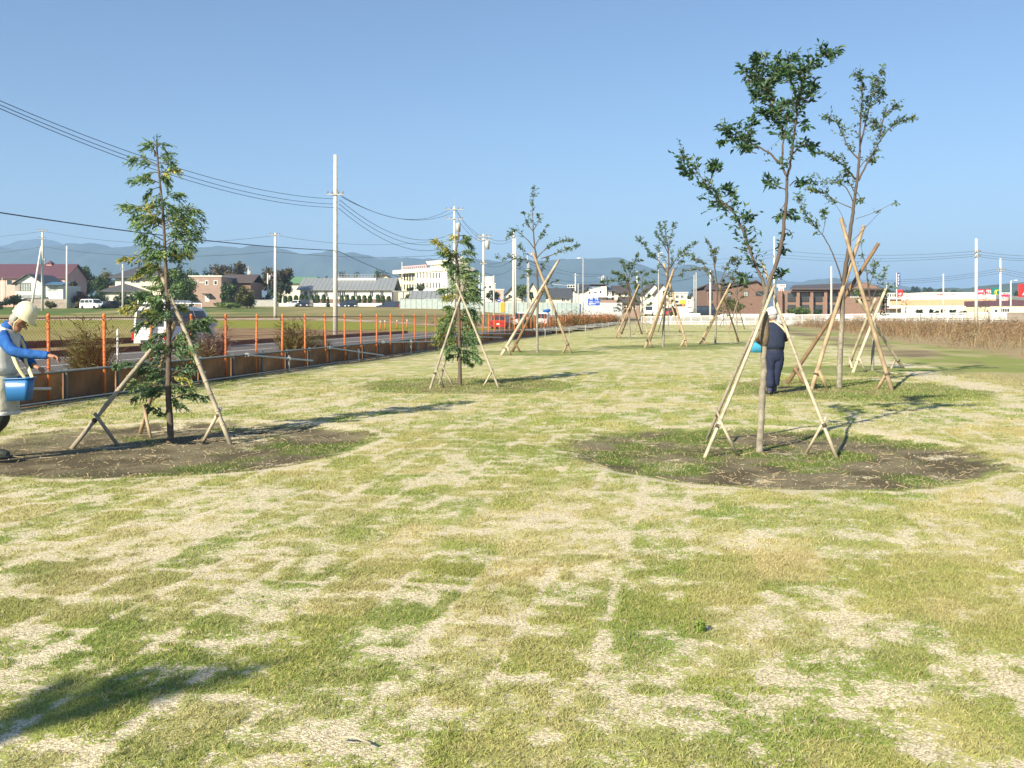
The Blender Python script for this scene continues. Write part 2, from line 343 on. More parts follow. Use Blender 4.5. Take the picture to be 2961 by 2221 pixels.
def lawn_fields(x, y):
    """cover 0..1 (how much grass hides the sand) and the colour of what grows there"""
    u = x * e1x + y * e1y; v = x * e1y - y * e1x
    iv = np.floor(v / 0.41); fv = v / 0.41 - iv
    uu = u / 1.05 + 0.5 * np.mod(iv, 2) + hsh(iv, iv * 0, 3) * 0.3
    iu = np.floor(uu); fu = uu - iu
    wob = (fbm(x, y, 0.16, 51, 3) - 0.5) * 0.10
    e = np.minimum(np.minimum(fv, 1 - fv) * 0.41, np.minimum(fu, 1 - fu) * 1.05) + wob
    gapn = fbm(x, y, 1.1, 60, 3)
    gap = (1 - sst(-0.01, 0.045, e)) * sst(0.40, 0.58, gapn)
    r1 = hsh(iu, iv, 1); r2 = hsh(iu, iv, 2); r3 = hsh(iu, iv, 4)
    n0 = fbm(x, y, 5.0, 5, 3); n1 = fbm(x, y, 1.3, 9, 4); n2 = fbm(x, y, 0.30, 21, 4); n3 = fbm(x, y, 0.11, 25, 2)
    far = sst(14, 50, y)
    g = 0.60 + 0.15 * (n1 - 0.5) + 1.05 * (n2 - 0.5) + 1.0 * (n3 - 0.5) + 0.24 * (r1 - 0.5) + 0.12 * (n0 - 0.5) - 0.62 * gap + 0.10 * far
    g = g - 0.26 * (r3 > 0.97) * sst(-0.03, 0.06, e)
    d1 = fbm(x, y, 2.2, 31, 3); d2 = fbm(x, y, 0.4, 41, 3)
    dry = np.clip(0.34 + 0.6 * (d1 - 0.5) + 0.6 * (r2 - 0.5) + 1.0 * (d2 - 0.5), 0, 1)
    lush = np.array([0.215, 0.285, 0.065]); yel = np.array([0.37, 0.375, 0.105]); tan = np.array([0.58, 0.475, 0.25])
    green = mixc(lush, yel, np.clip(0.42 + 1.2 * (fbm(x, y, 0.5, 71, 3) - 0.5) + 0.45 * (r1 - 0.5) + 0.25 * far, 0, 1))
    col = mixc(green, tan, np.clip(dry * 0.95 - 0.12, 0, 1))
    weed = np.zeros_like(x)
    # planting circles round the trees
    for i, (cx, cy, r, so) in enumerate(BEDS):
        dd = np.hypot(x - cx, y - cy) / r + (fbm(x, y, 0.9, 80 + i, 3) - 0.5) * 0.12
        ins = 1 - sst(0.88, 1.03, dd + (fbm(x, y, 0.15, 95 + i, 3) - 0.5) * 0.22)
        if i >= 2: ins = ins * 0.62
        ring = np.exp(-((dd - 1.02) / 0.035) ** 2) * sst(0.45, 0.62, fbm(x, y, 1.3, 90 + i, 2))
        wn_ = fbm(x, y, 0.8, 106 + i, 4)
        wd = 0.8 * sst((0.55 if i < 2 else 0.50) - 0.26 * (1 - so), 0.78 - 0.26 * (1 - so), wn_ * 0.8 + 0.2 * fbm(x, y, 0.22, 125 + i, 2) + 0.05 * sst(0.5, 0.7, dd))
        soil = mixc(np.array([0.110, 0.090, 0.053]), np.array([0.205, 0.172, 0.106]), sst(0.35, 0.65, fbm(x, y, 0.35, 120 + i, 4)))
        wc = mixc(np.array([0.085, 0.17, 0.022]), np.array([0.17, 0.25, 0.04]), fbm(x, y, 0.5, 130 + i, 3))
        inner = mixc(soil, np.array([0, 0, 0]), np.zeros_like(x)) * (1 - wd)[..., None] + wc * wd[..., None]
        col = col * (1 - ins)[..., None] + inner * ins[..., None]
        grav = sst(0.54, 0.74, 0.6 * fbm(x, y, 0.8, 140 + i, 3) + 0.4 * fbm(x, y, 0.12, 145 + i, 3)) * so * 0.8
        g = g * (1 - ins) + ins * (1.0 - grav)
        g = g - (0.42 * (0.3 + so) + (0.7 * sst(0.5, 2.0, x - cx) * sst(-0.5, 0.5, y - cy + 1.2) if i == 1 else 0)) * ring
        weed = np.maximum(weed, ins * wd); weed = np.where(ins > 0.5, weed, weed)
    # towards the dry weed bank on the right: worn soil track, then bright young grass
    w = xb(y) - x + (fbm(x, y, 3.0, 150, 3) - 0.5) * 2.2
    track = sst(6.0, 4.2, w)
    soil = mixc(np.array([0.20, 0.155, 0.095]), np.array([0.30, 0.24, 0.135]), sst(0.35, 0.65, fbm(x, y * 0.6, 1.6, 155, 4)))
    lime = mixc(np.array([0.24, 0.27, 0.075]), np.array([0.38, 0.33, 0.165]), sst(0.4, 0.6, fbm(x, y, 2.4, 160, 3)))
    tc = mixc(soil, lime, sst(0.42, 0.56, fbm(x, y, 2.6, 165, 3) + 0.22 * sst(3.2, 1.6, w) - 0.06))
    tc = mixc(tc, mixc(np.array([0.40, 0.30, 0.17]), np.array([0.27, 0.22, 0.11]), fbm(x, y, 0.8, 175, 3)), sst(1.2, -0.2, w))
    col = col * (1 - track)[..., None] + tc * track[..., None]
    g = g * (1 - track) + track; g = g - 0.7 * np.exp(-((w - 6.1) / 0.5) ** 2) * sst(0.4, 0.6, fbm(x, y, 2, 170, 2))
    return np.clip(g, 0, 1), np.clip(col, 0, 1), weed, track

def bed_mask(x, y):
    k = np.zeros_like(x)
    for cx, cy, r, so in BEDS[:2]: k = np.maximum(k, (np.hypot(x - cx, y - cy) < r * 0.96).astype(float))
    return k

def ground_mat():
    m = bpy.data.materials.new("turf_and_sand"); m.use_nodes = True; nt = m.node_tree; L = nt.links.new; b = nt.nodes["Principled BSDF"]
    b.inputs["Roughness"].default_value = 0.9; b.inputs["Specular IOR Level"].default_value = 0.12
    a = nt.nodes.new("ShaderNodeVertexColor"); a.layer_name = "Col"
    tc = nt.nodes.new("ShaderNodeTexCoord")
    def noise(sc, det):
        n = nt.nodes.new("ShaderNodeTexNoise"); n.inputs["Scale"].default_value = sc; n.inputs["Detail"].default_value = det
        L(tc.outputs["Object"], n.inputs["Vector"]); return n
    n1 = noise(22, 6); n2 = noise(75, 4)
    def rng_(src, a0, a1, b0, b1):
        r = nt.nodes.new("ShaderNodeMapRange"); r.inputs[1].default_value = a0; r.inputs[2].default_value = a1
        r.inputs[3].default_value = b0; r.inputs[4].default_value = b1; L(src, r.inputs[0]); return r.outputs[0]
    def math_(op, x, y):
        q = nt.nodes.new("ShaderNodeMath"); q.operation = op
        for i, s in enumerate((x, y)):
            if isinstance(s, (int, float)): q.inputs[i].default_value = s
            else: L(s, q.inputs[i])
        return q.outputs[0]
    k = math_('ADD', a.outputs["Alpha"], math_('ADD', rng_(n1.outputs["Fac"], 0.3, 0.7, -0.32, 0.32), rng_(n2.outputs["Fac"], 0.3, 0.7, -0.34, 0.34)))
    fac = rng_(k, 0.36, 0.60, 0.0, 1.0)
    vo = nt.nodes.new("ShaderNodeTexVoronoi"); vo.inputs["Scale"].default_value = 125; L(tc.outputs["Object"], vo.inputs["Vector"])
    cr = nt.nodes.new("ShaderNodeValToRGB"); e = cr.color_ramp.elements
    e[0].position = 0.05; e[0].color = (0.34, 0.27, 0.165, 1); e[1].position = 0.95; e[1].color = (0.80, 0.72, 0.52, 1)
    el_ = cr.color_ramp.elements.new(0.45); el_.color = (0.62, 0.53, 0.355, 1)
    sepc = nt.nodes.new("ShaderNodeSeparateColor"); L(vo.outputs["Color"], sepc.inputs[0]); L(sepc.outputs[0], cr.inputs["Fac"])
    hs = nt.nodes.new("ShaderNodeHueSaturation"); L(a.outputs["Color"], hs.inputs["Color"])
    L(math_('MULTIPLY', rng_(n2.outputs["Fac"], 0.3, 0.7, 0.72, 1.28), rng_(n1.outputs["Fac"], 0.3, 0.7, 0.86, 1.14)), hs.inputs["Value"])
    mx = nt.nodes.new("ShaderNodeMix"); mx.data_type = 'RGBA'; L(fac, mx.inputs["Factor"])
    L(cr.outputs[0], mx.inputs["A"]); L(hs.outputs[0], mx.inputs["B"]); L(mx.outputs["Result"], b.inputs["Base Color"])
    bp = nt.nodes.new("ShaderNodeBump"); bp.inputs["Strength"].default_value = 0.3; bp.inputs["Distance"].default_value = 0.03
    L(math_('ADD', math_('MULTIPLY', fac, 0.8), math_('ADD', n2.outputs["Fac"], math_('MULTIPLY', vo.outputs["Distance"], 0.5))), bp.inputs["Height"])
    L(bp.outputs["Normal"], b.inputs["Normal"])
    return m

def bump_h(x, y):                                   # small swells of the laid turf
    h = 0.05 * (fbm(x, y, 3.5, 200, 3) - 0.5) + 0.02 * (fbm(x, y, 0.5, 210, 2) - 0.5)
    for cx, cy, r, so in BEDS[:2]:
        h = h - 0.05 * (1 - sst(0.8, 1.05, np.hypot(x - cx, y - cy) / r))
    return h * (1 - sst(60, 100, y))

def grid_faces(nr, nc):
    i = np.arange(nr - 1)[:, None] * nc + np.arange(nc - 1)[None, :]
    return np.stack([i, i + 1, i + nc + 1, i + nc], -1).reshape(-1, 4)

# lawn: between the fence and the far railing
rows = np.concatenate([[-9, -6, -3, -1, 0.5, 1.3], np.geomspace(1.8, 147.5, 720)])
cols = np.linspace(0, 1, 520)
Y = np.repeat(rows[:, None], 520, 1)
x0 = np.maximum(xf(rows) + 0.05, -0.72 * np.maximum(rows, 0) - 6.0)[:, None]; x1 = (0.72 * np.maximum(rows, 0) + 7.0)[:, None]
x0 = np.where(rows[:, None] > 18, np.maximum(x0, xf(rows)[:, None] + 0.05), x0)
X = x0 + (x1 - x0) * cols[None, :]
xr, yr = X.ravel(), Y.ravel()
g_, c_, wd_, tr_ = lawn_fields(xr, yr)
lawn = mesh_np("lawn", np.stack([xr, yr, bump_h(xr, yr)], 1), grid_faces(len(rows), 520), ground_mat(),
               np.concatenate([c_, g_[:, None]], 1), smooth=True)
tag(lawn, kind="structure")

# surrounding ground, one sheet out to the mountains
rows = np.concatenate([[-60, -30, -15, -8, -4], np.geomspace(1.0, 260, 360), np.geomspace(275, 15000, 40)])
nc = 420
Y = np.repeat(rows[:, None], nc, 1); hw = 0.95 * np.maximum(rows, 0) + 40
X = np.linspace(-1, 1, nc)[None, :] * hw[:, None]
xr, yr = X.ravel(), Y.ravel(); Z = zg(xr, yr) - 0.07
lat = xf(yr) - xr
inl = (yr < 146.8) & (lat < 0)
Z = np.where(inl, -0.6, Z)
n = fbm(xr, yr, 7, 300, 4); n2 = fbm(xr, yr, 1.2, 310, 3)
brown = mixc(np.array([0.20, 0.125, 0.07]), np.array([0.30, 0.21, 0.12]), sst(0.35, 0.65, n2))
dryg = mixc(np.array([0.21, 0.19, 0.075]), np.array([0.30, 0.245, 0.115]), sst(0.35, 0.65, n * 0.6 + n2 * 0.4))
rice = mixc(np.array([0.21, 0.255, 0.035]), np.array([0.27, 0.28, 0.055]), n2)
ridge = np.array([0.52, 0.44, 0.34])
yy = yr + (n - 0.5) * 3
px = CX + xr / np.maximum(yr, 1) * F
c = brown * 1.0
leftk = sst(620, 420, px)
c = mixc(c, mixc(np.array([0.25, 0.23, 0.075]), np.array([0.34, 0.29, 0.12]), sst(0.4, 0.6, n)), leftk * sst(44, 48, yy))
c = mixc(c, rice, sst(82, 85, yy) * (1 - sst(100, 103, yy)) * (1 - 0.45 * leftk))
rk = sst(102, 103.2, yy) * (1 - sst(106.5, 108, yy)); c = mixc(c, mixc(ridge, brown, sst(0.5, 0.6, n2)[..., None][..., 0]), rk)
c = mixc(c, dryg, sst(107, 110, yy))
c = mixc(c, mixc(np.array([0.10, 0.15, 0.04]), dryg, sst(0.45, 0.65, n)), sst(116, 120, yy) * sst(900, 640, px))
c = mixc(c, np.array([0.34, 0.32, 0.29]), sst(146, 150, yr) * sst(0, -6, lat) * (1 - sst(162, 168, yr)))
c = mixc(c, mixc(np.array([0.13, 0.16, 0.06]), np.array([0.24, 0.23, 0.13]), n), sst(300, 600, yr))
gm = attr_mat("field_soil", 0.95, 0, 0.1)
tag(mesh_np("ground", np.stack([xr, yr, Z], 1), grid_faces(len(rows), nc), gm, c, smooth=True), kind="structure")

# the road beyond the fence, with its white lines
def strip(name, off0, off1, y0, y1, z, m, step=4.0):
    mb = MB(); ys = np.arange(y0, y1 + 0.1, step)
    vs = []
    for y in ys: vs += [(xf(y) - off1, y, z), (xf(y) - off0, y, z)]
    mb.add(vs, [(2*i, 2*i+1, 2*i+3, 2*i+2) for i in range(len(ys) - 1)])
    return tag(mb.build(name, m), kind="structure")
strip("road", 3.2, 12.3, -20, 146, -0.012, M['asphalt'])
strip("road_line", 8.22, 8.37, -20, 146, -0.006, M['roadpaint'])
strip("road_line", 11.35, 11.5, -20, 146, -0.006, M['roadpaint'])
mb = MB(); mb.add([(-12, 151.5, 0.755), (70, 151.5, 0.755), (70, 161, 0.83), (-12, 161, 0.83)], [(0, 1, 2, 3)])
tag(mb.build("crossing_road", M['asphalt']), kind="structure")

# ------------------------------------------------------------------ grass blades of the near lawn
def scatter_blades(d1, d2, n, hmin, hmax, wid, extra=1.2):
    d = np.sqrt(rng.uniform(d1 * d1, d2 * d2, n)); x = rng.uniform(-1, 1, n) * (0.60 * d + extra)
    ok = x > xf(d) + 0.1; d, x = d[ok], x[ok]
    g, c, wd, tr = lawn_fields(x, d)
    bed = bed_mask(x, d)
    p = 0.05 + 0.95 * sst(0.32, 0.86, g + (fbm(x, d, 0.05, 400, 2) - 0.5) * 0.7)
    p = np.where(bed > 0.5, 0.05 + 0.75 * wd, p); p = p * (1 - 0.5 * tr)
    ok = rng.random(len(x)) < p; x, d, c, bed, wd = x[ok], d[ok], c[ok], bed[ok], wd[ok]
    n = len(x)
    h = rng.uniform(hmin, hmax, n) * (0.6 + 0.8 * fbm(x, d, 0.25, 410, 2)) * (1 + 0.6 * wd)
    a = rng.uniform(0, 2 * np.pi, n); lean = rng.uniform(0.3, 2.3, n); az_ = rng.uniform(0, 2 * np.pi, n)
    base = np.stack([x, d, bump_h(x, d)], 1)
    side = np.stack([np.cos(a), np.sin(a), np.zeros(n)], 1) * (wid * rng.uniform(0.6, 1.3, n) / 2)[:, None]
    tip = base + np.stack([np.cos(az_) * lean * h, np.sin(az_) * lean * h, h], 1)
    mid = base + np.stack([np.cos(az_) * lean * h * 0.3, np.sin(az_) * lean * h * 0.3, h * 0.58], 1)
    V = np.stack([base - side, base + side, mid + side * 0.8, mid - side * 0.8, tip], 1).reshape(-1, 3)
    k = rng.uniform(0.72, 1.32, n)[:, None]; tn = np.array([0.58, 0.48, 0.25])
    isdry = (rng.random(n) < 0.2)[:, None]
    cc = np.where(isdry, tn * rng.uniform(0.7, 1.1, n)[:, None], c * k)
    C = np.repeat(cc, 5, 0)
    o = np.arange(n, dtype=np.int32)[:, None] * 5
    quads = np.concatenate([o, o + 1, o + 2, o + 3], 1); tris = np.concatenate([o + 3, o + 2, o + 4, o + 4], 1)
    return V, quads, tris[:, :3], C
def blades(name, sets):
    Vs, Fs, Cs = [], [], []; off = 0
    for V, q, t, C in sets:
        Vs.append(V); Cs.append(C)
        Fs.append(np.concatenate([q[:, [0, 1, 2]], q[:, [0, 2, 3]], t], 0) + off); off += len(V)
    return mesh_np(name, np.concatenate(Vs), np.concatenate(Fs), M['blade'], np.concatenate(Cs))
grass = blades("grass", [scatter_blades(2.2, 6.0, 430000, 0.008, 0.022, 0.0033), scatter_blades(6.0, 12.5, 430000, 0.008, 0.023, 0.0052),
                         scatter_blades(12.5, 24, 230000, 0.012, 0.032, 0.010)])
tag(grass, kind="stuff")

# straw and wood chips lying in the two near planting circles
mb = MB()
for cx, cy, r, so in BEDS[:2]:
    for i in range(620):
        a = random.uniform(0, 6.283); q = r * 0.96 * math.sqrt(random.random()); x = cx + q * math.cos(a); y = cy + q * math.sin(a)
        L_ = random.choice([0.03, 0.03, 0.05, 0.05, 0.08, 0.13]) * random.uniform(0.6, 1.3); t = random.uniform(0, 6.283)
        z = float(bump_h(np.array([x]), np.array([y]))[0]) + 0.006
        dx, dy = math.cos(t) * L_ / 2, math.sin(t) * L_ / 2
        mb.tube([(x - dx, y - dy, z), (x + dx, y + dy, z + random.uniform(0, 0.03))], random.uniform(0.0015, 0.003), 4)
tag(mb.build("straw", mat("straw", (0.46, 0.36, 0.21), 0.8, 0.3, 3)), kind="stuff")
mb = MB()
for cx, cy, r, so in BEDS[:2]:
    for i in range(260):
        a = random.uniform(0, 6.283); q = r * 0.97 * math.sqrt(random.random()); x = cx + q * math.cos(a); y = cy + q * math.sin(a)
        z = float(bump_h(np.array([x]), np.array([y]))[0]); s = random.uniform(0.005, 0.014)
        mb.ball((x, y, z + s * 0.3), s, s * random.uniform(0.6, 1), s * 0.7, 6, 4)
tag(mb.build("gravel", mat("pebble", (0.20, 0.165, 0.12), 0.85, 0.45, 0.7, col2=(0.42, 0.37, 0.29))), kind="stuff")

# ------------------------------------------------------------------ dry weed bank on the right
def stems_mesh(name, P, h, wid, cols_, lean=0.5, leaf=2, parent=None):
    """tall thin blades with side leaves, one mesh"""
    n = len(P); az_ = rng.uniform(0, 2 * np.pi, n); ln = rng.uniform(0.05, lean, n)
    dirv = np.stack([np.cos(az_) * ln, np.sin(az_) * ln, np.ones(n)], 1) * h[:, None]
    a = rng.uniform(0, 2 * np.pi, n); side = np.stack([np.cos(a), np.sin(a), np.zeros(n)], 1) * (wid / 2)
    V = [np.stack([P - side, P + side, P + dirv * 0.55 + side * 0.8, P + dirv * 0.55 - side * 0.8, P + dirv + np.stack([np.cos(az_), np.sin(az_), 0 * az_], 1) * (h * ln * 0.5)[:, None]], 1)]
    C = [np.repeat(cols_[:, None], 5, 1)]
    o = np.arange(n)[:, None] * 5
    Fs = [np.concatenate([o, o + 1, o + 2], 1), np.concatenate([o, o + 2, o + 3], 1), np.concatenate([o + 3, o + 2, o + 4], 1)]
    off = n * 5; V = V[0].reshape(-1, 3); C = C[0].reshape(-1, 3)
    for k in range(leaf):
        t = rng.uniform(0.25, 0.98, n); p = P + dirv * t[:, None]
        b = rng.uniform(0, 2 * np.pi, n); l = h * rng.uniform(0.10, 0.26, n)
        dl = np.stack([np.cos(b) * l, np.sin(b) * l, l * rng.uniform(-0.4, 0.9, n)], 1)
        s2 = np.stack([-np.sin(b), np.cos(b), 0.3 * np.ones(n)], 1) * (wid * 0.9)
        V2 = np.stack([p, p + dl * 0.5 + s2, p + dl, p + dl * 0.5 - s2], 1).reshape(-1, 3)
        o = np.arange(n)[:, None] * 4 + off
        Fs += [np.concatenate([o, o + 1, o + 2], 1), np.concatenate([o, o + 2, o + 3], 1)]
        V = np.concatenate([V, V2]); C = np.concatenate([C, np.repeat((cols_ * rng.uniform(0.7, 1.3, n)[:, None])[:, None], 4, 1).reshape(-1, 3)]); off += n * 4
    return mesh_np(name, V, np.concatenate(Fs), M['dry'], np.clip(C, 0, 1), parent=parent)
n = 52000
d = np.sqrt(rng.uniform(26 ** 2, 147 ** 2, n)); w = rng.uniform(-1.0, 34, n) ** 1.0; x = xb(d) + w
ok = (x < 0.62 * d + 5); d, x, w = d[ok], x[ok], w[ok]
cl = fbm(x, d, 2.6, 500, 3); ok = rng.random(len(x)) < np.clip(sst(0.34, 0.56, cl) + 0.12, 0, 1) * sst(-1.2, 1.6, w + (fbm(x, d, 2, 505, 2) - .5) * 2.0)
d, x, w, cl = d[ok], x[ok], w[ok], cl[ok]
hh = rng.uniform(0.2, 1.15, len(x)) * (0.30 + 1.35 * fbm(x, d, 2.4, 510, 3)) * sst(-1.4, 3.5, w + 0.4)
pal = np.array([[0.30, 0.20, 0.105], [0.38, 0.285, 0.165], [0.20, 0.12, 0.065], [0.29, 0.16, 0.09], [0.185, 0.16, 0.07], [0.40, 0.30, 0.18]])
ci = np.clip((fbm(x, d, 3.0, 520, 3) * 9 - 2.5 + rng.normal(0, 1.3, len(x))), 0, 5.99).astype(int)
tag(stems_mesh("dry_weeds", np.stack([x, d, -0.02 + 0 * x], 1), hh, 0.022, pal[ci] * rng.uniform(0.75, 1.2, len(x))[:, None], 0.8, 4), kind="stuff")

# ================================================================== MOUNTAINS AND HILL
def ridge_mesh(name, pts, d, depth, seed, colr, zmul=1.0):
    xs = np.array([p[0] for p in pts], float); ys = np.array([p[1] for p in pts], float)
    pxs = np.linspace(xs[0], xs[-1], 520); rid = (HY - np.interp(pxs, xs, ys)) / F * d + EYE
    Xr = (pxs - CX) / F * d
    rid = rid + (fbm(Xr, Xr * 0, d / 90.0, seed, 4) - 0.5) * d * 0.0035
    nr = 40; t = np.linspace(0, 1, nr)
    V = []
    for i in range(nr):
        tt = t[i]; prof = math.sin(math.pi * min(tt, 0.5)) ** 1.3 if tt <= 0.5 else math.cos(math.pi * (tt - 0.5))
        yv = d + (tt - 0.5) * depth
        fac = 1 - abs(tt - 0.5) * 2
        spur = (fbm(Xr, np.full_like(Xr, yv), d / 22.0, seed + 5, 5) - 0.5) * 0.40 * min(1, (1 - fac) * 2.2)
        z = rid * max(prof, 0) * (1 + spur) - 6.0
        V.append(np.stack([Xr, np.full_like(Xr, yv), z], 1))
    V = np.concatenate(V)
    return tag(mesh_np(name, V, grid_faces(nr, 520), colr, smooth=True), kind="structure")
forest = mat("far_forest", (0.035, 0.055, 0.035), 0.95, 0.35, 0.012, detail=8)
forest2 = mat("hill_forest", (0.045, 0.07, 0.035), 0.95, 0.5, 0.05, detail=9)
ridge_mesh("mountains", [(-700, 715), (-300, 690), (0, 712), (40, 716), (89, 694), (130, 690), (170, 712), (260, 720), (520, 716), (900, 735), (1500, 760), (2100, 790), (2400, 830)], 4700, 1900, 3, forest)
ridge_mesh("mountains", [(-700, 700), (-200, 690), (0, 708), (25, 710), (43, 718), (132, 719), (162, 708), (192, 702), (215, 708), (228, 703), (253, 705), (276, 702), (299, 706), (324, 721), (354, 712), (405, 704), (500, 712), (590, 712), (636, 709), (687, 710), (712, 715), (749, 711), (789, 711), (834, 721), (870, 733), (907, 730), (937, 727), (982, 726), (1007, 733), (1037, 731), (1074, 737), (1104, 746), (1149, 743), (1186, 741), (1223, 747), (1260, 749), (1364, 744), (1450, 752), (1531, 750), (1617, 747), (1678, 744), (1720, 746), (1750, 743), (1796, 744), (1813, 752), (1854, 765), (1888, 775), (1930, 768), (1990, 762), (2060, 778), (2134, 798), (2200, 806), (2288, 828), (2330, 812), (2361, 803), (2400, 801), (2440, 810), (2551, 822), (2700, 835), (3200, 850), (3600, 850)], 3500, 1500, 11, forest)
ridge_mesh("hill", [(2500, 868), (2560, 852), (2638, 830), (2686, 824), (2768, 826), (2836, 819), (2876, 812), (2930, 806), (2980, 804), (3100, 790), (3400, 780), (3700, 800)], 1300, 700, 23, forest2)

# ================================================================== THE ORANGE FENCE
fe = thing("construction_fence", "long orange chain-link fence on brown boards running along the left edge of the lawn", "fence", (xf(14.6), 14.6, 0))
FO = Vector(fe.location)
fdir = Vector((0.19, 1, 0)).normalized(); fnorm = Vector((fdir.y, -fdir.x, 0))       # fnorm points to the lawn
def fl(y, off=0.0, z=0.0):                            # point on the fence line in the fence's own frame
    p = Vector((xf(y), y, z)) + fnorm * off - FO; p.z = z; return p
pm = MB(); pm.tube([(0, 0, -0.1), (0, 0, 1.52)], 0.027, 10)
pm.lathe([(0.032, 1.50), (0.032, 1.53), (0.028, 1.56), (0.004, 1.575)], 10)
for zz in (0.62, 0.85, 1.08, 1.30, 1.47): pm.lathe([(0.034, zz), (0.034, zz + 0.022)], 10)
post = pm.build("post", M['orange'], fe, True)
ys = [14.6 + 1.54 * k for k in range(84)]
for i, y in enumerate(ys):
    o = post if i == 0 else post.copy()
    if i: COL.objects.link(o); o.parent = fe
    o.location = fl(y, 0.0); o.rotation_euler = (random.gauss(0, 0.010), random.gauss(0, 0.012), random.uniform(0, 6))
mb = MB(); n = 0
pts = [fl(y, 0.0) for y in (9.0, ys[-1])]
ang = math.atan2(-(pts[1].x - pts[0].x), pts[1].y - pts[0].y)
nl = (pts[1] - pts[0]).length
mb.add([(0, 0, 0.50), (0, nl, 0.50), (0, nl, 1.50), (0, 0, 1.50)], [(0, 1, 2, 3)])
net = mb.build("netting", M['orange_net'], fe); net.location = fl(9.0, -0.05); net.rotation_euler = (0, 0, ang)
mb = MB()
for z in (1.49, 1.02): mb.tube([fl(9.0, -0.04, z), fl(ys[-1], -0.04, z)], 0.011 if z > 1.2 else 0.005, 5)
mb.build("top_wire", M['barrier'], fe)
# brown boards, their pipes and stakes
bm_ = MB(); bm_.box(-0.016, 0.016, 0, 1.50, 0.03, 0.56)
board = None; y = 9.0; i = 0
uprt = None
while y < 141:
    if board is None:
        board = bm_.build("board", M['board'], fe); o = board
        um = MB(); um.tube([(0, 0, -0.1), (0, 0, 0.60)], 0.026, 8); um.box(-0.04, 0.04, -0.04, 0.04, 0.545, 0.585); uprt = um.build("upright_pipe", M['steel_dark'], fe, False); q = uprt
    else:
        o = board.copy(); COL.objects.link(o); o.parent = fe; q = uprt.copy(); COL.objects.link(q); q.parent = fe
    o.location = fl(y, -0.10); o.rotation_euler = (0, 0, ang)
    q.location = fl(y, -0.03)
    y += 1.527; i += 1
mb = MB()
mb.tube([fl(9.0, 0.02, 0.545), fl(141, 0.02, 0.545)], 0.027, 8); mb.tube([fl(9.0, 0.03, 0.035), fl(141, 0.03, 0.035)], 0.027, 8)
mb.build("rail_pipe", M['steel_dark'], fe, True)
# scaffold pipes that stick out over the lawn (photo: left end at the rail, free end above the grass)
def out_pipe(a, b, stake_t=None, stake_only=False):
    m_ = MB(); A = a - FO; B = b - FO
    m_.tube([A, A.lerp(B, 0.5), B], 0.0245, 8)
    c = A.lerp(B, 0.03); m_.box(c.x - 0.045, c.x + 0.045, c.y - 0.045, c.y + 0.045, c.z - 0.05, c.z + 0.05)
    if stake_t is not None:
        s_ = A.lerp(B, stake_t); m_.tube([(s_.x, s_.y, -0.05), (s_.x, s_.y, s_.z + 0.09)], 0.0245, 8)
        m_.box(s_.x - 0.045, s_.x + 0.045, s_.y - 0.045, s_.y + 0.045, s_.z - 0.045, s_.z + 0.045)
    m_.build("brace_pipe", M['steel'], fe, False)
def rail_pt(px):                                       # point of the rail seen at photo column px
    y = 11.1 * F / (1990 - px) if px < 1985 else 140
    return Vector((xf(y), y, 0.55)) + fnorm * 0.03
def lawn_end(px, py, z=0.5): d = F * (EYE - z) / (py - HY); return Vector(((px - CX) / F * d, d, z))
def along_end(px, py, off=0.30):                       # free end low beside the boards, further along the fence
    y = (11.1 - off) * F / (1990 - px); p = Vector((xf(y), y, 0)) + fnorm * off; p.z = EYE + (HY - py) / F * p.y; return p
out_pipe(Vector((xf(12.4), 12.4, 0.55)) + fnorm * 0.03, along_end(150, 1124, 0.22))
out_pipe(rail_pt(345), along_end(597, 1076))
out_pipe(rail_pt(705), along_end(905, 1043), 0.62)
out_pipe(rail_pt(942), along_end(1110, 1028), 0.52)
out_pipe(rail_pt(1099), along_end(1276, 987), 0.45)
out_pipe(rail_pt(1300), along_end(1452, 976), 0.3)
out_pipe(rail_pt(1380), along_end(1511, 965))
out_pipe(rail_pt(1500), along_end(1595, 960))
for k, yk in enumerate((62, 66, 70.5, 75, 80, 85, 90.5, 96, 102, 108, 114, 121, 128)):
    a = Vector((xf(yk), yk, 0.55)) + fnorm * 0.03; ln_ = 3.4 + 0.8 * math.sin(k * 2.1)
    out_pipe(a, a + Vector((math.cos(0.15), math.sin(0.15) * (0.5 + 0.5 * math.sin(k)), 0)) * ln_ + Vector((0, 0, -0.05)), 0.45 + 0.2 * math.sin(k * 1.7))

mk = thing("marker_stake", "white wooden stake standing upright in front of the orange fence", "stake", tuple(G(340, 1128)))
m_ = MB(); m_.tube([(0, 0, -0.1), (0, 0, 1.22)], 0.022, 6); m_.build("shaft", M['white'], mk, True)
m_ = MB(); m_.lathe([(0.024, 1.22), (0.004, 1.27)], 6); m_.build("tip", M['white'], mk)

# rusty red steel kerb plates along the road, and the short orange marker posts
def plate(off, y0, y1, h0, h1, label):
    m_ = MB(); n = 14
    for i in range(n):
        ya, yb = y0 + (y1 - y0) * i / n, y0 + (y1 - y0) * (i + 1) / n - 0.08; ha, hb = h0 + (h1 - h0) * i / n, h0 + (h1 - h0) * (i + 1) / n
        b = [(xf(ya) - off, ya, -0.1), (xf(yb) - off, yb, -0.1), (xf(yb) - off - 0.12, yb, -0.1), (xf(ya) - off - 0.12, ya, -0.1)]
        m_.hexa([Vector(p) for p in b], [Vector((p[0], p[1], h)) for p, h in zip(b, (ha, hb, hb, ha))])
    tag(m_.build("steel_barrier", M['barrier']), label, "barrier")
plate(12.45, 15, 78, 0.22, 0.20, "low rust-red steel barrier along the far edge of the road")
plate(20.5, 30, 60, 0.32, 0.24, "low rust-red steel barrier behind the white van")
mp = None
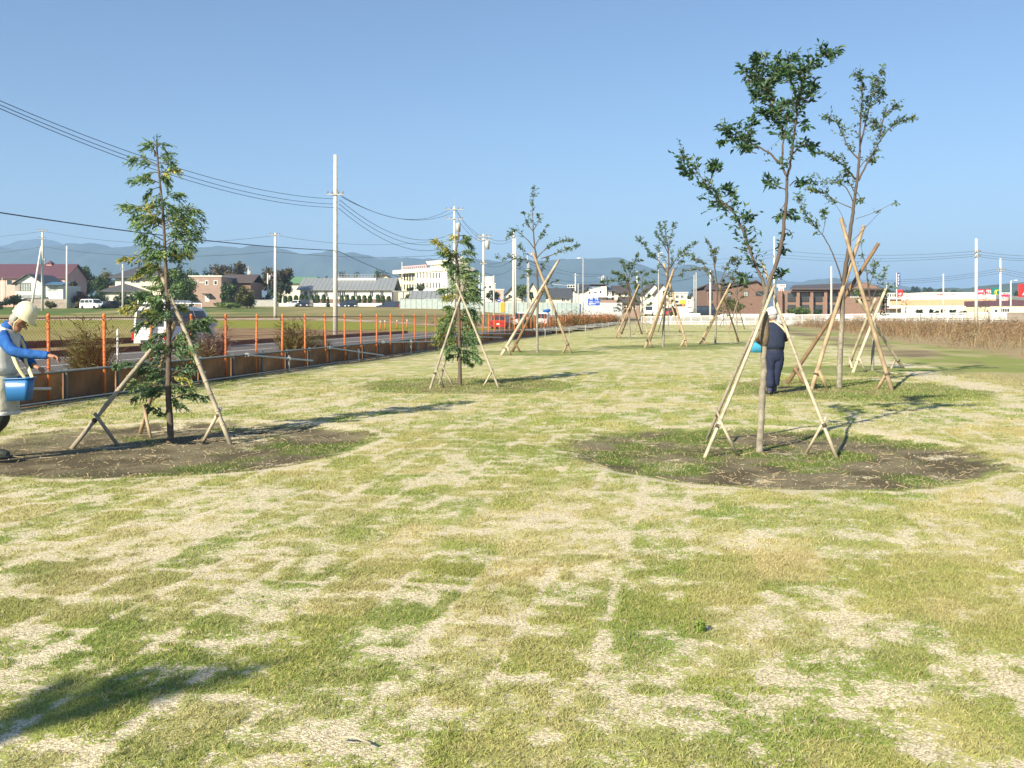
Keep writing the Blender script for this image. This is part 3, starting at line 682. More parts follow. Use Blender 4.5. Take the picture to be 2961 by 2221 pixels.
for px, py, d in ((1100, 960, 82), (1113.5, 959, 83.5), (1148, 957, 86), (1177, 955, 88.5)):
    p = W(px, py, d)
    if mp is None:
        mp = thing("marker_post", "short orange road marker post with pale cap beyond the road", "post", (p.x, p.y, zgs(p.x, p.y) - 0.05), 0, "short orange marker posts")
        m_ = MB(); m_.tube([(0, 0, 0), (0, 0, 0.74)], 0.05, 8); m_.build("body", M['orange'], mp, True)
        m_ = MB(); m_.lathe([(0.052, 0.74), (0.052, 0.9), (0.02, 0.93)], 8); m_.build("cap", M['white'], mp, True)
    else:
        q = copy_tree(mp); q.location = (p.x, p.y, zgs(p.x, p.y) - 0.05)

# ================================================================== UTILITY POLES AND WIRES
def pole(label, px, ytop, d, r0, r1, arms=(), spike=0, zb=None, rungs=False, trans=False, m='concrete', name="utility_pole", cat="utility pole", lamp=0, extra=None, group=None):
    top = W(px, ytop, d); zb = zgs(top.x, d) - 0.1 if zb is None else zb
    t = thing(name, label, cat, (top.x, d, zb), 0, group); h = top.z - zb
    m_ = MB(); m_.tube([(0, 0, -0.6), (0, 0, h * 0.5), (0, 0, h)], [r0, (r0 + r1) / 2, r1], 12); m_.build("shaft", M[m], t, True)
    if rungs:
        m_ = MB()
        for k in range(int(h / 0.45) - 4):
            z = 1.8 + k * 0.45; s = 1 if k % 2 else -1
            m_.tube([(0, 0, z), (s * (r0 + 0.1), -0.03, z)], 0.012, 5)
        m_.build("step_bolts", M['steel_dark'], t)
    for (za, hw_, rot) in arms:
        z = EYE + (HY - za) / F * d - zb
        m_ = MB(); c, s = math.cos(rot), math.sin(rot)
        Mx = Matrix.Rotation(rot, 4, 'Z') @ Matrix.Translation((0, -r1 - 0.05, z)); m_.box(-hw_, hw_, -0.045, 0.045, -0.045, 0.045, Mx)
        a = m_.build("crossarm", M['pole_grey'], t)
        for k in (-0.92, -0.4, 0.4, 0.92):
            m_ = MB(); P = Matrix.Rotation(rot, 4, 'Z') @ Matrix.Translation((hw_ * k, -r1 - 0.05, z + 0.05))
            m_.lathe([(0.03, 0), (0.07, 0.04), (0.035, 0.09), (0.065, 0.13), (0.02, 0.2)], 8, P); m_.build("insulator", M['insul'], a, True)
    if spike:
        m_ = MB(); m_.tube([(0, 0, h - 0.1), (0, 0, h + spike)], 0.02, 6); m_.build("spike", M['steel'], t)
    if trans:
        m_ = MB(); m_.lathe([(0.05, -0.62), (0.26, -0.60), (0.27, 0.35), (0.2, 0.42), (0.05, 0.44)], 12, Matrix.Translation((0.45, 0, trans - zb))); m_.build("transformer", M['pole_grey'], t, True)
    if lamp:
        m_ = MB(); m_.tube([(0, 0, h - 0.05), (lamp * 0.3, 0, h + 0.06), (lamp, 0, h + 0.08)], 0.035, 6); ar = m_.build("lamp_arm", M[m], t, True)
        m_ = MB(); s = 1 if lamp > 0 else -1
        m_.ball((lamp + 0.25 * s, 0, h + 0.06), 0.36, 0.14, 0.09, 10, 6); m_.build("lamp_head", M['white'], t, True)
    return t
P1 = pole("tall white concrete pole beside the road, biggest of the poles, with small crossarm", 970, 448, 72, 0.20, 0.135, [(563, 0.62, 0.1)], 0, zb=-0.05, rungs=True)
POFF = pole("concrete pole standing beside the road just outside the left edge of view", -58, 60, 36, 0.20, 0.14, [(255, 0.62, 0.1)], 0, zb=-0.05, rungs=True)
P2 = pole("grey utility pole leaning on a slanted stay pole by the white gabled house", 122.5, 668, 138, 0.19, 0.12, [(668, 0.75, 0.25), (690, 0.45, 0.25)], 0.8)
m_ = MB(); a = W(119, 713, 138) - Vector(P2.location); b = W(89, 886, 136) - Vector(P2.location); m_.tube([b - Vector((0, 0, 0.8)), a], [0.17, 0.12], 10); m_.build("stay_pole", M['concrete'], P2, True)
pole("bare grey pole between the white gabled house and the green trees", 193.5, 711, 152, 0.19, 0.12)
pole("thin pole rising from the hedge in front of the cream hip-roofed house", 355, 764, 152, 0.17, 0.11, [(778, 0.35, 0.2)], 0.3)
P5 = pole("slim white pole with lightning rod left of the tallest white pole", 796, 674, 108, 0.20, 0.13, [(680, 0.55, 0.15)], 0.9)
pole("small pole among dark trees behind the brown box-shaped building", 718, 771, 215, 0.2, 0.13, [(774, 0.6, 0.5)], trans=11.2)
pole("short pole with a transformer in front of the wide spreading tree", 774, 790, 190, 0.18, 0.12, trans=9.2)
P8 = pole("pole with two crossarms and transformer rising behind the middle cypress", 1314, 598, 108, 0.20, 0.13, [(606, 1.05, 0.15), (634, 1.0, 0.15)], 0.9, trans=11.8, zb=-0.05)
P9 = pole("pole with stacked crossarms just right of the yellow school", 1398, 678, 110, 0.19, 0.12, [(684, 0.9, 0.2), (694, 1.0, 0.2), (762, 0.4, 0.2)], 0.4, trans=9.9)
pole("thin grey pole left of the pole with stacked crossarms", 1386, 787, 118, 0.12, 0.09, m='pole_grey')
pole("thin pole with a small round sign in front of the pale panel wall", 1428, 796, 122, 0.12, 0.09, m='pole_grey')
P10 = pole("thick concrete pole, left one of a close pair before the panel wall", 1485, 668, 140, 0.24, 0.15, [(686, 0.7, 0.2), (735, 0.8, 0.2)], 0.5)
pole("thinner concrete pole, right one of a close pair before the panel wall", 1490.5, 690, 146, 0.2, 0.13, [(745, 0.6, 0.2)])
LA = pole("grey street lamp beside the yellow-panelled stretch of wall", 1525, 736, 128, 0.09, 0.055, m='pole_grey', name="street_lamp", cat="street lamp", lamp=0.5)
pole("plain grey post close behind the street lamp near the yellow panel", 1529, 760, 140, 0.10, 0.07, m='pole_grey')
pole("tall white street lamp standing left of the blue road sign", 1686, 748, 138, 0.09, 0.055, m='pole_grey', name="street_lamp", cat="street lamp", lamp=-0.35)
pole("street lamp with round head seen through the crown of the middle cherry tree", 1904, 732, 150, 0.09, 0.055, m='pole_grey', name="street_lamp", cat="street lamp", lamp=0.2)
pole("thin pole among houses behind the low dense cherry tree", 1842, 784, 190, 0.19, 0.12, [(790, 0.6, 0.2)])
pole("pole with slanted stay behind the black traffic light", 1664, 791, 215, 0.2, 0.13, [(796, 0.8, 0.1)])
pole("slim pole beside the white two-storey house roof", 1740, 800, 220, 0.16, 0.12, [(803, 0.9, 0.1)], trans=10.4)
pole("shorter of two thin posts by the orange road-works sign", 2007, 795, 160, 0.11, 0.08, m='pole_grey')
pole("taller of two thin posts by the orange road-works sign", 2013, 788, 158, 0.12, 0.08, m='pole_grey')
pole("white pole in front of the nearer gabled brown apartment block", 2054, 782, 156, 0.20, 0.13, [(790, 0.7, 0.9), (815, 0.5, 0.9)])
P11 = pole("tall slim white pole behind the worker in navy", 2239, 684, 156, 0.20, 0.12, [(742, 0.5, 0.2)])
pole("white pole in front of the long brown apartment block with balconies", 2404, 770, 150, 0.19, 0.12, m='concrete')
P12 = pole("big concrete pole at the right end of the white railing", 2823, 690, 112, 0.22, 0.14, [(729, 0.5, 0.3), (742, 0.5, 0.3)])
P13 = pole("pole with crossarms by the tall green shop sign", 2893, 747, 150, 0.2, 0.13, [(777, 0.9, 0.3), (783, 0.9, 0.3)])
pole("slender pole in front of the pink-lettered store roof sign", 2728, 792, 160, 0.15, 0.10, m='concrete')
pole("grey lamp post with square ring brackets near the red sign at the right edge", 2923, 812, 150, 0.13, 0.10, m='concrete', name="street_lamp", cat="street lamp", lamp=0.6)
pole("thin steel post at the left end of the cream store", 2564, 815, 175, 0.1, 0.08, m='pole_grey')

def wires(label, A, B, sag, r, group=None, n=22):
    A, B = Vector(A), Vector(B); m_ = MB()
    pts = []
    for i in range(n + 1):
        t = i / n; p = A.lerp(B, t) - A; p.z -= sag * 4 * t * (1 - t); pts.append(p)
    m_.tube(pts, r, 5); o = m_.build("power_line", M['wire'], None, True); o.location = A
    return tag(o, label, "power line", group)
G1 = "high wires running to the tallest white pole"
for py0, py1, pa, dx in ((255, 575, 966, -0.35), (278, 590, 966, 0), (300, 600, 967, 0.35)):
    wires("thin high cable crossing the sky to the tallest white pole", W(-58, py0, 36) + Vector((dx, 0, 0)), W(pa, py1, 71.9), 0.95, 0.016, G1)
wires("thick low cable running left from the tallest white pole", W(-58, 606, 36), W(968, 724, 71.9), 0.28, 0.026)
G2 = "sagging wires between the tallest white pole and the pole behind the cypress"
for i, (pa, ya, pb, yb) in enumerate(((985, 565, 1300, 606), (988, 570, 1326, 606), (982, 578, 1308, 675), (981, 590, 1308, 690), (979, 602, 1308, 708))):
    wires("sagging cable right of the tallest white pole", W(pa, ya, 72.2), W(pb, yb, 108), 1.5 if i < 2 else 1.75, 0.02, G2)
wires("black cable dropping from the tallest white pole towards the school roof", W(973, 724, 72.2), W(1392, 860, 112), 0.7, 0.022)
wires("faint cable passing behind the tallest white pole from the slim white pole", W(798, 680, 108), W(1314, 690, 108), 0.9, 0.016)
wires("faint cable left of the slim white pole above the hills", W(124, 668, 138), W(795, 681, 108), 1.3, 0.018)
wires("faint lower cable left of the slim white pole before the hills", W(124, 713, 138), W(796, 727, 108), 1.0, 0.02)
wires("cable leaving the stayed grey pole towards the left edge", W(-260, 690, 140), W(121, 669, 138), 0.5, 0.018)
wires("lower cable leaving the stayed grey pole towards the left edge", W(-260, 737, 140), W(120, 714, 138), 0.6, 0.02)
wires("faint lower cable from the slim white pole to the pole behind the cypress", W(797, 728, 108), W(1314, 735, 108), 0.5, 0.02)
G3 = "wires between the pole behind the cypress and the pole with stacked crossarms"
for i, (ya, yb) in enumerate(((606, 684), (612, 694), (634, 700), (690, 762))):
    wires("cable between the cypress pole and the stacked-crossarm pole", W(1318 + i * 3, ya, 108), W(1396, yb, 110), 0.5, 0.018, G3)
G4 = "wires between the stacked-crossarm pole and the close pair of poles"
for i, (ya, yb) in enumerate(((684, 686), (694, 694), (762, 735), (768, 750), (790, 775))):
    wires("cable between the stacked-crossarm pole and the close pair of poles", W(1402, ya, 110), W(1483, yb, 140), 0.55, 0.02, G4)
G5 = "wires from the close pair of poles over the houses"
for i, (ya, yb) in enumerate(((735, 792), (748, 797), (775, 812))):
    wires("cable from the close pair of poles over the dark-roofed houses", W(1492, ya, 142), W(1740, yb, 218), 1.1, 0.024, G5)
wires("cable over the houses behind the middle cherry tree", W(1740, 803, 218), W(2010, 800, 160), 1.6, 0.024)
wires("cable from the roof pole to the pole before the gabled apartments", W(1842, 790, 188), W(2054, 790, 156), 1.4, 0.022)
G6 = "long level wires high above the brown apartments"
for i, (ya, yb) in enumerate(((722, 727), (734, 735), (743, 741))):
    wires("long level cable high above the brown apartment blocks", W(2239, ya, 156), W(2821, yb, 112), 0.7, 0.018, G6)
    wires("long cable from the worker's pole towards the middle cherry trees", W(2237, ya, 156), W(1905, ya + 30, 230), 1.0, 0.02, "wires running left from the pole behind the worker")
    wires("cable leaving the big right-hand pole towards the right edge", W(2825, yb, 112), W(3150, yb + 8, 100), 0.4, 0.018, "wires leaving the big right-hand pole")
G7 = "wires from the pole by the green sign over the store"
for i, ya in enumerate((777, 783, 790)):
    wires("cable sloping over the cream store to the green-sign pole", W(2404, 806 + 4 * i, 152), W(2891, ya, 150), 0.9, 0.02, G7)
    wires("cable right of the green-sign pole", W(2895, ya, 150), W(3150, ya + 18, 150), 0.6, 0.02, "wires right of the green-sign pole")

# ================================================================== YOUNG TREES WITH THEIR PROPS
def nearest(paths, p):
    best = (1e9, 0.0)
    for P, D in paths:
        for a in range(len(P) - 1):
            (x0_, y0_), (x1_, y1_) = P[a], P[a + 1]; dx, dy = x1_ - x0_, y1_ - y0_
            t = max(0, min(1, ((p[0] - x0_) * dx + (p[1] - y0_) * dy) / (dx * dx + dy * dy + 1e-9)))
            q = math.hypot(p[0] - x0_ - dx * t, p[1] - y0_ - dy * t)
            if q < best[0]: best = (q, D[a] + (D[a + 1] - D[a]) * t)
    return best[1]
def smooth(pts, k=4):
    P = [Vector(p) for p in pts]; out = []
    for i in range(len(P) - 1):
        a, b, c, d = P[max(i - 1, 0)], P[i], P[i + 1], P[min(i + 2, len(P) - 1)]
        for j in range(k):
            t = j / k
            out.append(0.5 * ((2 * b) + (c - a) * t + (2 * a - 5 * b + 4 * c - d) * t * t + (3 * b - a - 3 * c + d) * t ** 3))
    out.append(P[-1]); return out
LEAFSETS = {'dark': [(0.038, 0.09, 0.036), (0.06, 0.125, 0.05), (0.10, 0.165, 0.066), (0.17, 0.22, 0.075)],
            'mid': [(0.075, 0.13, 0.05), (0.105, 0.16, 0.06), (0.14, 0.17, 0.08), (0.20, 0.21, 0.08), (0.19, 0.13, 0.065)],
            'warm': [(0.09, 0.12, 0.04), (0.13, 0.14, 0.05), (0.18, 0.13, 0.06), (0.20, 0.18, 0.06), (0.07, 0.10, 0.035)]}
def leaves_mesh(name, P, D, L_, wd, C, parent, mt):
    """folded, pointed leaves: two faces on a mid-rib"""
    n = len(P); P = np.asarray(P); D = np.asarray(D); D = D / np.linalg.norm(D, axis=1)[:, None]
    Rn = rng.normal(0, 1, (n, 3)); S = np.cross(D, Rn); S /= np.linalg.norm(S, axis=1)[:, None] + 1e-9; N = np.cross(S, D)
    Lc = L_[:, None]; Wc = wd[:, None] / 2
    m1 = P + D * Lc * 0.45
    V = np.stack([P, m1 + S * Wc + N * Wc * 0.35, P + D * Lc - N * Lc * 0.12, m1 - S * Wc + N * Wc * 0.35], 1).reshape(-1, 3)
    o = np.arange(n)[:, None] * 4
    Fc = np.concatenate([np.concatenate([o, o + 1, o + 2], 1), np.concatenate([o, o + 2, o + 3], 1)])
    return mesh_np(name, V, Fc, mt, np.repeat(C, 4, 0), parent=parent)

def cherry(label, base, trunk, branches, rad, leafset, lsize, dens, group=None, zshift=0.0, name="cherry_tree", wrap=None):
    """trunk, branches: photo polylines [(px,py)...]; branch tuples (pts, leaf_start, density)"""
    d0 = base.y; t = thing(name, label, "tree", tuple(base), 0, group)
    paths = []; wood = MB(); LP, LD, LL, LC = [], [], [], []; pal = np.array(LEAFSETS[leafset])
    allp = [(trunk, rad, rad * 0.36, None, 0)] + [(b[0], rad * (b[3] if len(b) > 3 else 0.42) * 0.85, rad * 0.06, b[1], b[2]) for b in branches]
    for i, (pp, ra, rb, lf, dn) in enumerate(allp):
        s0 = 0.0 if i == 0 else nearest(paths, pp[0])
        ln_ = sum(math.dist(pp[k], pp[k + 1]) for k in range(len(pp) - 1)) / F * d0
        dv = 0.0 if i == 0 else random.uniform(-0.55, 0.55) * ln_
        D = [s0 + dv * (k / (len(pp) - 1)) for k in range(len(pp))]; paths.append((pp, D))
        P3 = [W(p[0], p[1], d0 + D[k]) - base for k, p in enumerate(pp)]
        if i == 0: P3[0] = Vector((0, 0, -0.1)); P3 = [P3[0], Vector((0, 0, 0.02))] + P3[1:]
        S3 = smooth(P3, 5); m = len(S3)
        for k in range(1, m - 1): S3[k] = S3[k] + Vector((random.gauss(0, 1), random.gauss(0, 1), 0)) * 0.004
        rr = [ra + (rb - ra) * (k / (m - 1)) ** 0.8 for k in range(m)]
        if i == 0: rr[0] *= 1.35; rr[1] *= 1.3; rr[2] *= 1.12
        wood.tube(S3, rr, 8 if i == 0 else 6)
        if lf is None: continue
        tot = ln_; ns = max(2, int(tot / 0.035 * dn * dens * 1.75))
        for q in range(ns):
            u = lf + (1 - lf) * random.random() ** 0.85; f = u * (m - 1); k = min(int(f), m - 2); p = S3[k].lerp(S3[k + 1], f - k)
            tg = (S3[k + 1] - S3[k]).normalized()
            dr = Vector((random.gauss(0, 1), random.gauss(0, 1), random.gauss(0.25, 0.8))).normalized() * 0.9 + tg * 0.8
            sl_ = random.uniform(0.05, 0.20) * min(1.8, tot / 0.8 + 0.35) * (1.15 - 0.5 * u)
            dr.normalize(); e = p + dr * sl_
            wood.tube([p, p.lerp(e, 0.5) + Vector((0, 0, 0.01)), e], [0.0026, 0.002, 0.001], 3, False)
            nl_ = random.randint(5, 8)
            for a in range(nl_):
                f2 = (a + 0.6) / nl_; lp = p.lerp(e, f2)
                ld = Vector((random.gauss(0, 0.8), random.gauss(0, 0.8), random.gauss(-0.15, 0.55))) + dr * 0.6
                LP.append(tuple(lp)); LD.append(tuple(ld)); LL.append(random.uniform(0.5, 1.3) * lsize)
                c = pal[min(int(abs(random.gauss(0, 1.25))), len(pal) - 1)] * random.uniform(0.8, 1.25); LC.append(c)
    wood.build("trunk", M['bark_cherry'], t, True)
    if wrap:
        w_ = MB(); a, b = [W(p[0], p[1], d0) - base for p in wrap]; w_.tube([a, a.lerp(b, 0.3), a.lerp(b, 0.7), b], [rad * 0.95, rad * 1.25, rad * 1.3, rad], 10); w_.build("burlap_wrap", M['burlap'], t, True)
    LL = np.array(LL); leaves_mesh("crown", LP, LD, LL, LL * 0.46, np.array(LC), t, M['leaf'])
    return t

def props(label, legs, r, m, stakes=True, knots=True, mats=None, group="pole tripods propping the young trees", name="tree_support"):
    """legs: (base point, top point) in the place"""
    o = Vector(legs[0][0]); c = Vector((0, 0, 0))
    for a, b in legs: c += Vector(a)
    c /= len(legs); c.z = 0
    t = thing(name, label, "tree support", tuple(c), 0, group)
    for i, (a, b) in enumerate(legs):
        a, b = Vector(a) - c, Vector(b) - c; dirv = (b - a).normalized(); n = 14; m_ = MB()
        rr = []; pts = []
        bend = Vector((random.uniform(-1, 1), random.uniform(-1, 1), 0)) * 0.02
        for k in range(n + 1):
            f = k / n; pts.append(a.lerp(b, f) + bend * math.sin(math.pi * f)); rr.append(r * (1.0 - 0.16 * f) * random.uniform(0.97, 1.03))
        pts[0] = a - dirv * 0.08
        m_.tube(pts, rr, 9)
        if knots:
            for k in range(1, 12):
                p = a.lerp(b, k / 12 + random.uniform(-0.01, 0.01)) + bend * math.sin(math.pi * k / 12); R_ = dirv.to_track_quat('Z', 'Y').to_matrix().to_4x4()
                m_.lathe([(r * 0.95, -0.012), (r * 1.12, -0.004), (r * 1.12, 0.004), (r * 0.95, 0.012)], 9, Matrix.Translation(p) @ R_)
        m_.build("pole", M[(mats or [m] * 9)[i]], t, True)
        if stakes:
            s_ = MB(); out = Vector((a.x, a.y, 0)); sd = Vector((-dirv.x, -dirv.y, 0)).normalized() if (abs(dirv.x) + abs(dirv.y)) > 1e-3 else Vector((1, 0, 0))
            perp = Vector((-sd.y, sd.x, 0)); p = a + dirv * 0.33
            q = p + sd * -0.05 + perp * (r * 1.6)
            s_.tube([q + Vector((-sd.x * 0.22, -sd.y * 0.22, -p.z - 0.06)), q + sd * 0.05 + Vector((0, 0, 0.10))], r * 0.75, 7)
            s_.build("stake", M[(mats or [m] * 9)[i]], t, True)
            s_ = MB(); R_ = dirv.to_track_quat('Z', 'Y').to_matrix().to_4x4()
            s_.lathe([(r * 1.12, -0.022), (r * 1.2, 0), (r * 1.12, 0.022)], 9, Matrix.Translation(a + dirv * 0.34) @ R_); s_.build("rope_tie", M['bark_dark'], t, True)
    return t
def leg(px, py, tx, ty, dt): b = G(px, py); return (b, W(tx, ty, dt))
B_ = lambda px, py: G(px, py)

# -- the two near trees
k1 = lambda *a: [(1940 + x * .3858, 120 + y * .3858) for x, y in a]
trunkB = [(2197, 1296), (2203, 1190), (2208, 1092), (2210, 998), (2208, 896), (2214, 857), (2221, 826), (2232, 798), (2250, 745), (2266, 660), (2274, 564), (2276, 510)]
brB = [([(2214, 850), (2203, 806), (2185, 770), (2156, 687), (2125, 621), (2094, 591), (2067, 567), (2044, 537), (2017, 498), (1975, 450)], 0.10, 1.5, 0.55),
       (k1((870, 1010), (885, 960), (910, 800), (935, 600), (950, 480), (975, 330), (1010, 220), (1100, 130), (1200, 80)), 0.12, 1.75, 0.45),
       (k1((868, 1005), (840, 950), (835, 780), (850, 690), (800, 580), (760, 500), (730, 420), (700, 320), (690, 230), (720, 100)), 0.25, 1.6, 0.40),
       (k1((730, 420), (690, 350), (600, 300), (530, 190)), 0.05, 2.6), (k1((700, 320), (780, 240), (850, 180), (930, 120)), 0.05, 2.5),
       (k1((720, 380), (640, 260), (640, 120)), 0.1, 2.6), (k1((715, 350), (770, 300), (800, 220), (800, 110)), 0.1, 2.6), (k1((745, 440), (690, 400), (600, 390)), 0.1, 2.2),
       (k1((955, 470), (900, 300), (860, 220)), 0.2, 2.2), (k1((960, 420), (1030, 420), (1060, 330)), 0.2, 2.2), (k1((820, 920), (740, 840), (640, 780), (560, 740), (480, 700), (370, 650)), 0.35, 1.7),
       (k1((640, 840), (580, 820), (530, 800)), 0.2, 2.0, 0.15), (k1((560, 740), (590, 670), (610, 590)), 0.1, 2.0, 0.15), (k1((480, 700), (430, 720), (380, 760)), 0.1, 2.2, 0.15), (k1((860, 1110), (790, 1080), (720, 1040)), 0.35, 1.8, 0.2),
       (k1((890, 1080), (940, 1040), (1000, 1060)), 0.3, 1.8, 0.2), (k1((905, 850), (990, 780), (1070, 780)), 0.3, 1.6, 0.2), (k1((845, 690), (760, 560), (700, 530)), 0.2, 2.0, 0.2),
       (k1((935, 620), (980, 600), (1000, 640)), 0.2, 1.8, 0.2), (k1((845, 690), (870, 620), (890, 570)), 0.1, 2.0, 0.2), (k1((790, 560), (830, 480), (900, 460)), 0.2, 1.6, 0.2),
       (k1((480, 1300), (560, 1330), (590, 1310)), 0.2, 1.6, 0.2), (k1((400, 1220), (480, 1160), (420, 1090)), 0.2, 1.7, 0.2), (k1((270, 1080), (330, 960), (310, 930)), 0.2, 2.2, 0.2), (k1((200, 980), (120, 1000), (80, 930)), 0.1, 2.4, 0.2),
       (k1((845, 1400), (890, 1420), (860, 1440)), 0.3, 1.2, 0.15), (k1((855, 1290), (910, 1290), (930, 1330)), 0.3, 1.3, 0.15), (k1((800, 1620), (850, 1560), (840, 1530)), 0.2, 1.2, 0.15), (k1((870, 1180), (830, 1260), (820, 1310)), 0.3, 1.2, 0.15),
       ([(2210, 858), (2170, 830), (2150, 800)], 0.6, 0.9, 0.15), ([(2222, 850), (2247, 806), (2258, 792)], 0.6, 1.0, 0.15)]
cherry("dark-leaved young cherry tree with forked trunk in front of the worker in navy", B_(2197, 1296), trunkB, brB, 0.047, 'dark', 0.072, 0.58, "young cherry trees on the lawn", wrap=((2210, 1000), (2208, 900)))
props("bamboo tripod around the dark-leaved cherry in front of the worker in navy",
      [leg(2042, 1313, 2238, 828, 10.75), leg(2046, 1264, 2236, 838, 10.9), leg(2416, 1315, 2203, 757, 11.0)], 0.021, 'bamboo', mats=['bamboo', 'bamboo_grey', 'bamboo'])

k2 = lambda *a: [(2300 + x * .4338, 180 + y * .4338) for x, y in a]
trunkC = [(2427, 1122), (2430, 1013), (2436, 896), (2440, 809), (2452, 735), (2458, 679), (2467, 614), (2471, 570), (2482, 492), (2486, 440)]
brC = [(k2((430, 600), (430, 450), (440, 300), (445, 150), (420, 80)), 0.1, 1.3, 0.4), (k2((430, 560), (470, 400), (500, 270), (530, 150), (575, 65)), 0.15, 1.5, 0.35),
       (k2((420, 790), (470, 690), (530, 580), (620, 450), (700, 400), (790, 370)), 0.2, 1.4), (k2((560, 500), (600, 350), (680, 290)), 0.1, 1.5), (k2((430, 650), (360, 580), (310, 470), (270, 400), (200, 360)), 0.15, 1.4),
       (k2((400, 780), (320, 690), (250, 640), (170, 605)), 0.2, 1.5), (k2((370, 970), (280, 930), (200, 880), (90, 850)), 0.35, 1.2, 0.25), (k2((385, 930), (330, 830), (240, 800), (100, 795)), 0.35, 1.2, 0.25),
       (k2((390, 860), (350, 780), (330, 700)), 0.1, 1.6, 0.2), (k2((395, 850), (430, 900), (420, 930)), 0.2, 1.4, 0.2), (k2((470, 420), (530, 400), (520, 430)), 0.1, 1.9, 0.2), (k2((500, 300), (580, 230), (560, 160)), 0.2, 1.8, 0.2), (k2((430, 700), (480, 640), (510, 670)), 0.2, 1.4, 0.2),
       (k2((310, 1460), (260, 1300), (200, 1180), (130, 1090), (60, 1000), (10, 890)), 0.45, 0.8, 0.3), (k2((180, 1150), (200, 1050), (190, 1000)), 0.3, 1.0, 0.12), (k2((400, 1045), (530, 1000), (650, 940)), 0.9, 0.15, 0.12), (k2((380, 1190), (480, 1090), (560, 1000)), 0.95, 0.1, 0.12), (k2((340, 1100), (300, 1000), (260, 940)), 0.9, 0.2, 0.12)]
cherry("tall upright young cherry tree propped by thick crossing logs, right of the worker in navy", B_(2427, 1122), trunkC, brC, 0.066, 'mid', 0.082, 0.38, "young cherry trees on the lawn")
props("thick crossing log props of the tall cherry right of the worker in navy",
      [leg(2275, 1111, 2541, 703, 19.9), leg(2346, 1127, 2498, 653, 19.9), leg(2579, 1129, 2431, 631, 19.7)], 0.046, 'log', knots=False, mats=['log_dark', 'log', 'log'])

k4 = lambda *a: [(1200 + x * .3796, 520 + y * .3796) for x, y in a]
trunkE = k4((935, 1310), (930, 1100), (935, 850), (925, 600), (910, 500), (900, 350))
brE = [(k4((900, 360), (895, 200), (905, 60)), 0.0, 0.9, 0.4), (k4((905, 520), (860, 460), (800, 410), (760, 385), (720, 430)), 0.25, 1.0), (k4((920, 640), (850, 610), (750, 600), (630, 590)), 0.25, 1.1),
       (k4((925, 600), (980, 540), (1050, 500), (1130, 465), (1200, 460)), 0.25, 1.2), (k4((960, 600), (1080, 560), (1160, 525), (1235, 495)), 0.3, 1.0), (k4((920, 500), (960, 420), (1010, 350)), 0.2, 1.0), (k4((905, 400), (850, 320), (830, 240)), 0.2, 1.1), (k4((905, 380), (940, 320), (945, 270)), 0.2, 1.0),
       (k4((930, 720), (860, 700), (790, 640)), 0.3, 0.9, 0.25), (k4((930, 720), (970, 680), (1010, 600)), 0.2, 1.0, 0.25), (k4((935, 740), (870, 720), (800, 760)), 0.3, 0.8, 0.25), (k4((920, 600), (840, 560), (790, 500)), 0.3, 0.7, 0.25), (k4((935, 850), (1010, 800), (1080, 770)), 0.6, 0.4, 0.2), (k4((930, 870), (990, 830), (985, 900)), 0.2, 0.9, 0.2)]
cherry("tall slim young cherry tree standing just right of the middle cypress", B_(1554, 1018), trunkE, brE, 0.068, 'mid', 0.11, 0.30, "young cherry trees on the lawn")
props("log tripod of the tall slim cherry just right of the middle cypress",
      [leg(1449, 1029, 1616, 752, 37.6), leg(1481, 1017, 1604, 772, 38.3), leg(1650, 1021, 1540, 728, 38)], 0.062, 'log', knots=False, mats=['bamboo', 'log_dark', 'log'])

k8 = lambda *a: [(1700 + x * .2411, 620 + y * .2411) for x, y in a]
trunkF = k8((900, 1590), (910, 1300), (930, 1000), (950, 800), (970, 600), (965, 450))
brF = [(k8((965, 450), (930, 300), (880, 200), (850, 110)), 0.0, 1.1, 0.4), (k8((970, 430), (1000, 250), (1045, 110)), 0.05, 1.1, 0.4), (k8((930, 680), (850, 560), (750, 480), (690, 380), (600, 300)), 0.3, 1.3), (k8((980, 660), (1080, 500), (1180, 420), (1300, 345)), 0.3, 1.4), (k8((965, 470), (890, 330), (820, 220)), 0.15, 1.1),
       (k8((960, 760), (840, 700), (760, 700)), 0.5, 0.7, 0.25), (k8((980, 760), (1050, 740), (1120, 720)), 0.5, 0.8, 0.25), (k8((960, 600), (880, 480), (830, 380)), 0.2, 1.0, 0.3), (k8((1040, 560), (1150, 490), (1250, 480)), 0.3, 1.2, 0.25), (k8((850, 560), (800, 480), (720, 500)), 0.2, 1.2, 0.25), (k8((950, 700), (870, 620), (850, 650)), 0.2, 0.9, 0.25), (k8((975, 650), (1010, 560), (1000, 450)), 0.2, 1.0, 0.25), (k8((965, 420), (940, 250), (920, 90)), 0.1, 0.8, 0.3), (k8((1010, 720), (1090, 600), (1140, 560)), 0.3, 1.0, 0.25)]
cherry("fan-shaped cherry tree, tallest of the far group in the middle of the lawn", B_(1917, 1004), trunkF, brF, 0.075, 'mid', 0.115, 0.30, "young cherry trees on the lawn")
props("log tripod of the fan-shaped cherry in the middle of the lawn",
      [leg(1865, 1006, 1949, 776, 44.2), leg(1875, 997, 1946, 790, 44.8), leg(1987, 1004, 1919, 760, 44.4)], 0.058, 'log', knots=False)
trunkG = k8((500, 1480), (495, 1200), (490, 900), (490, 780), (510, 680))
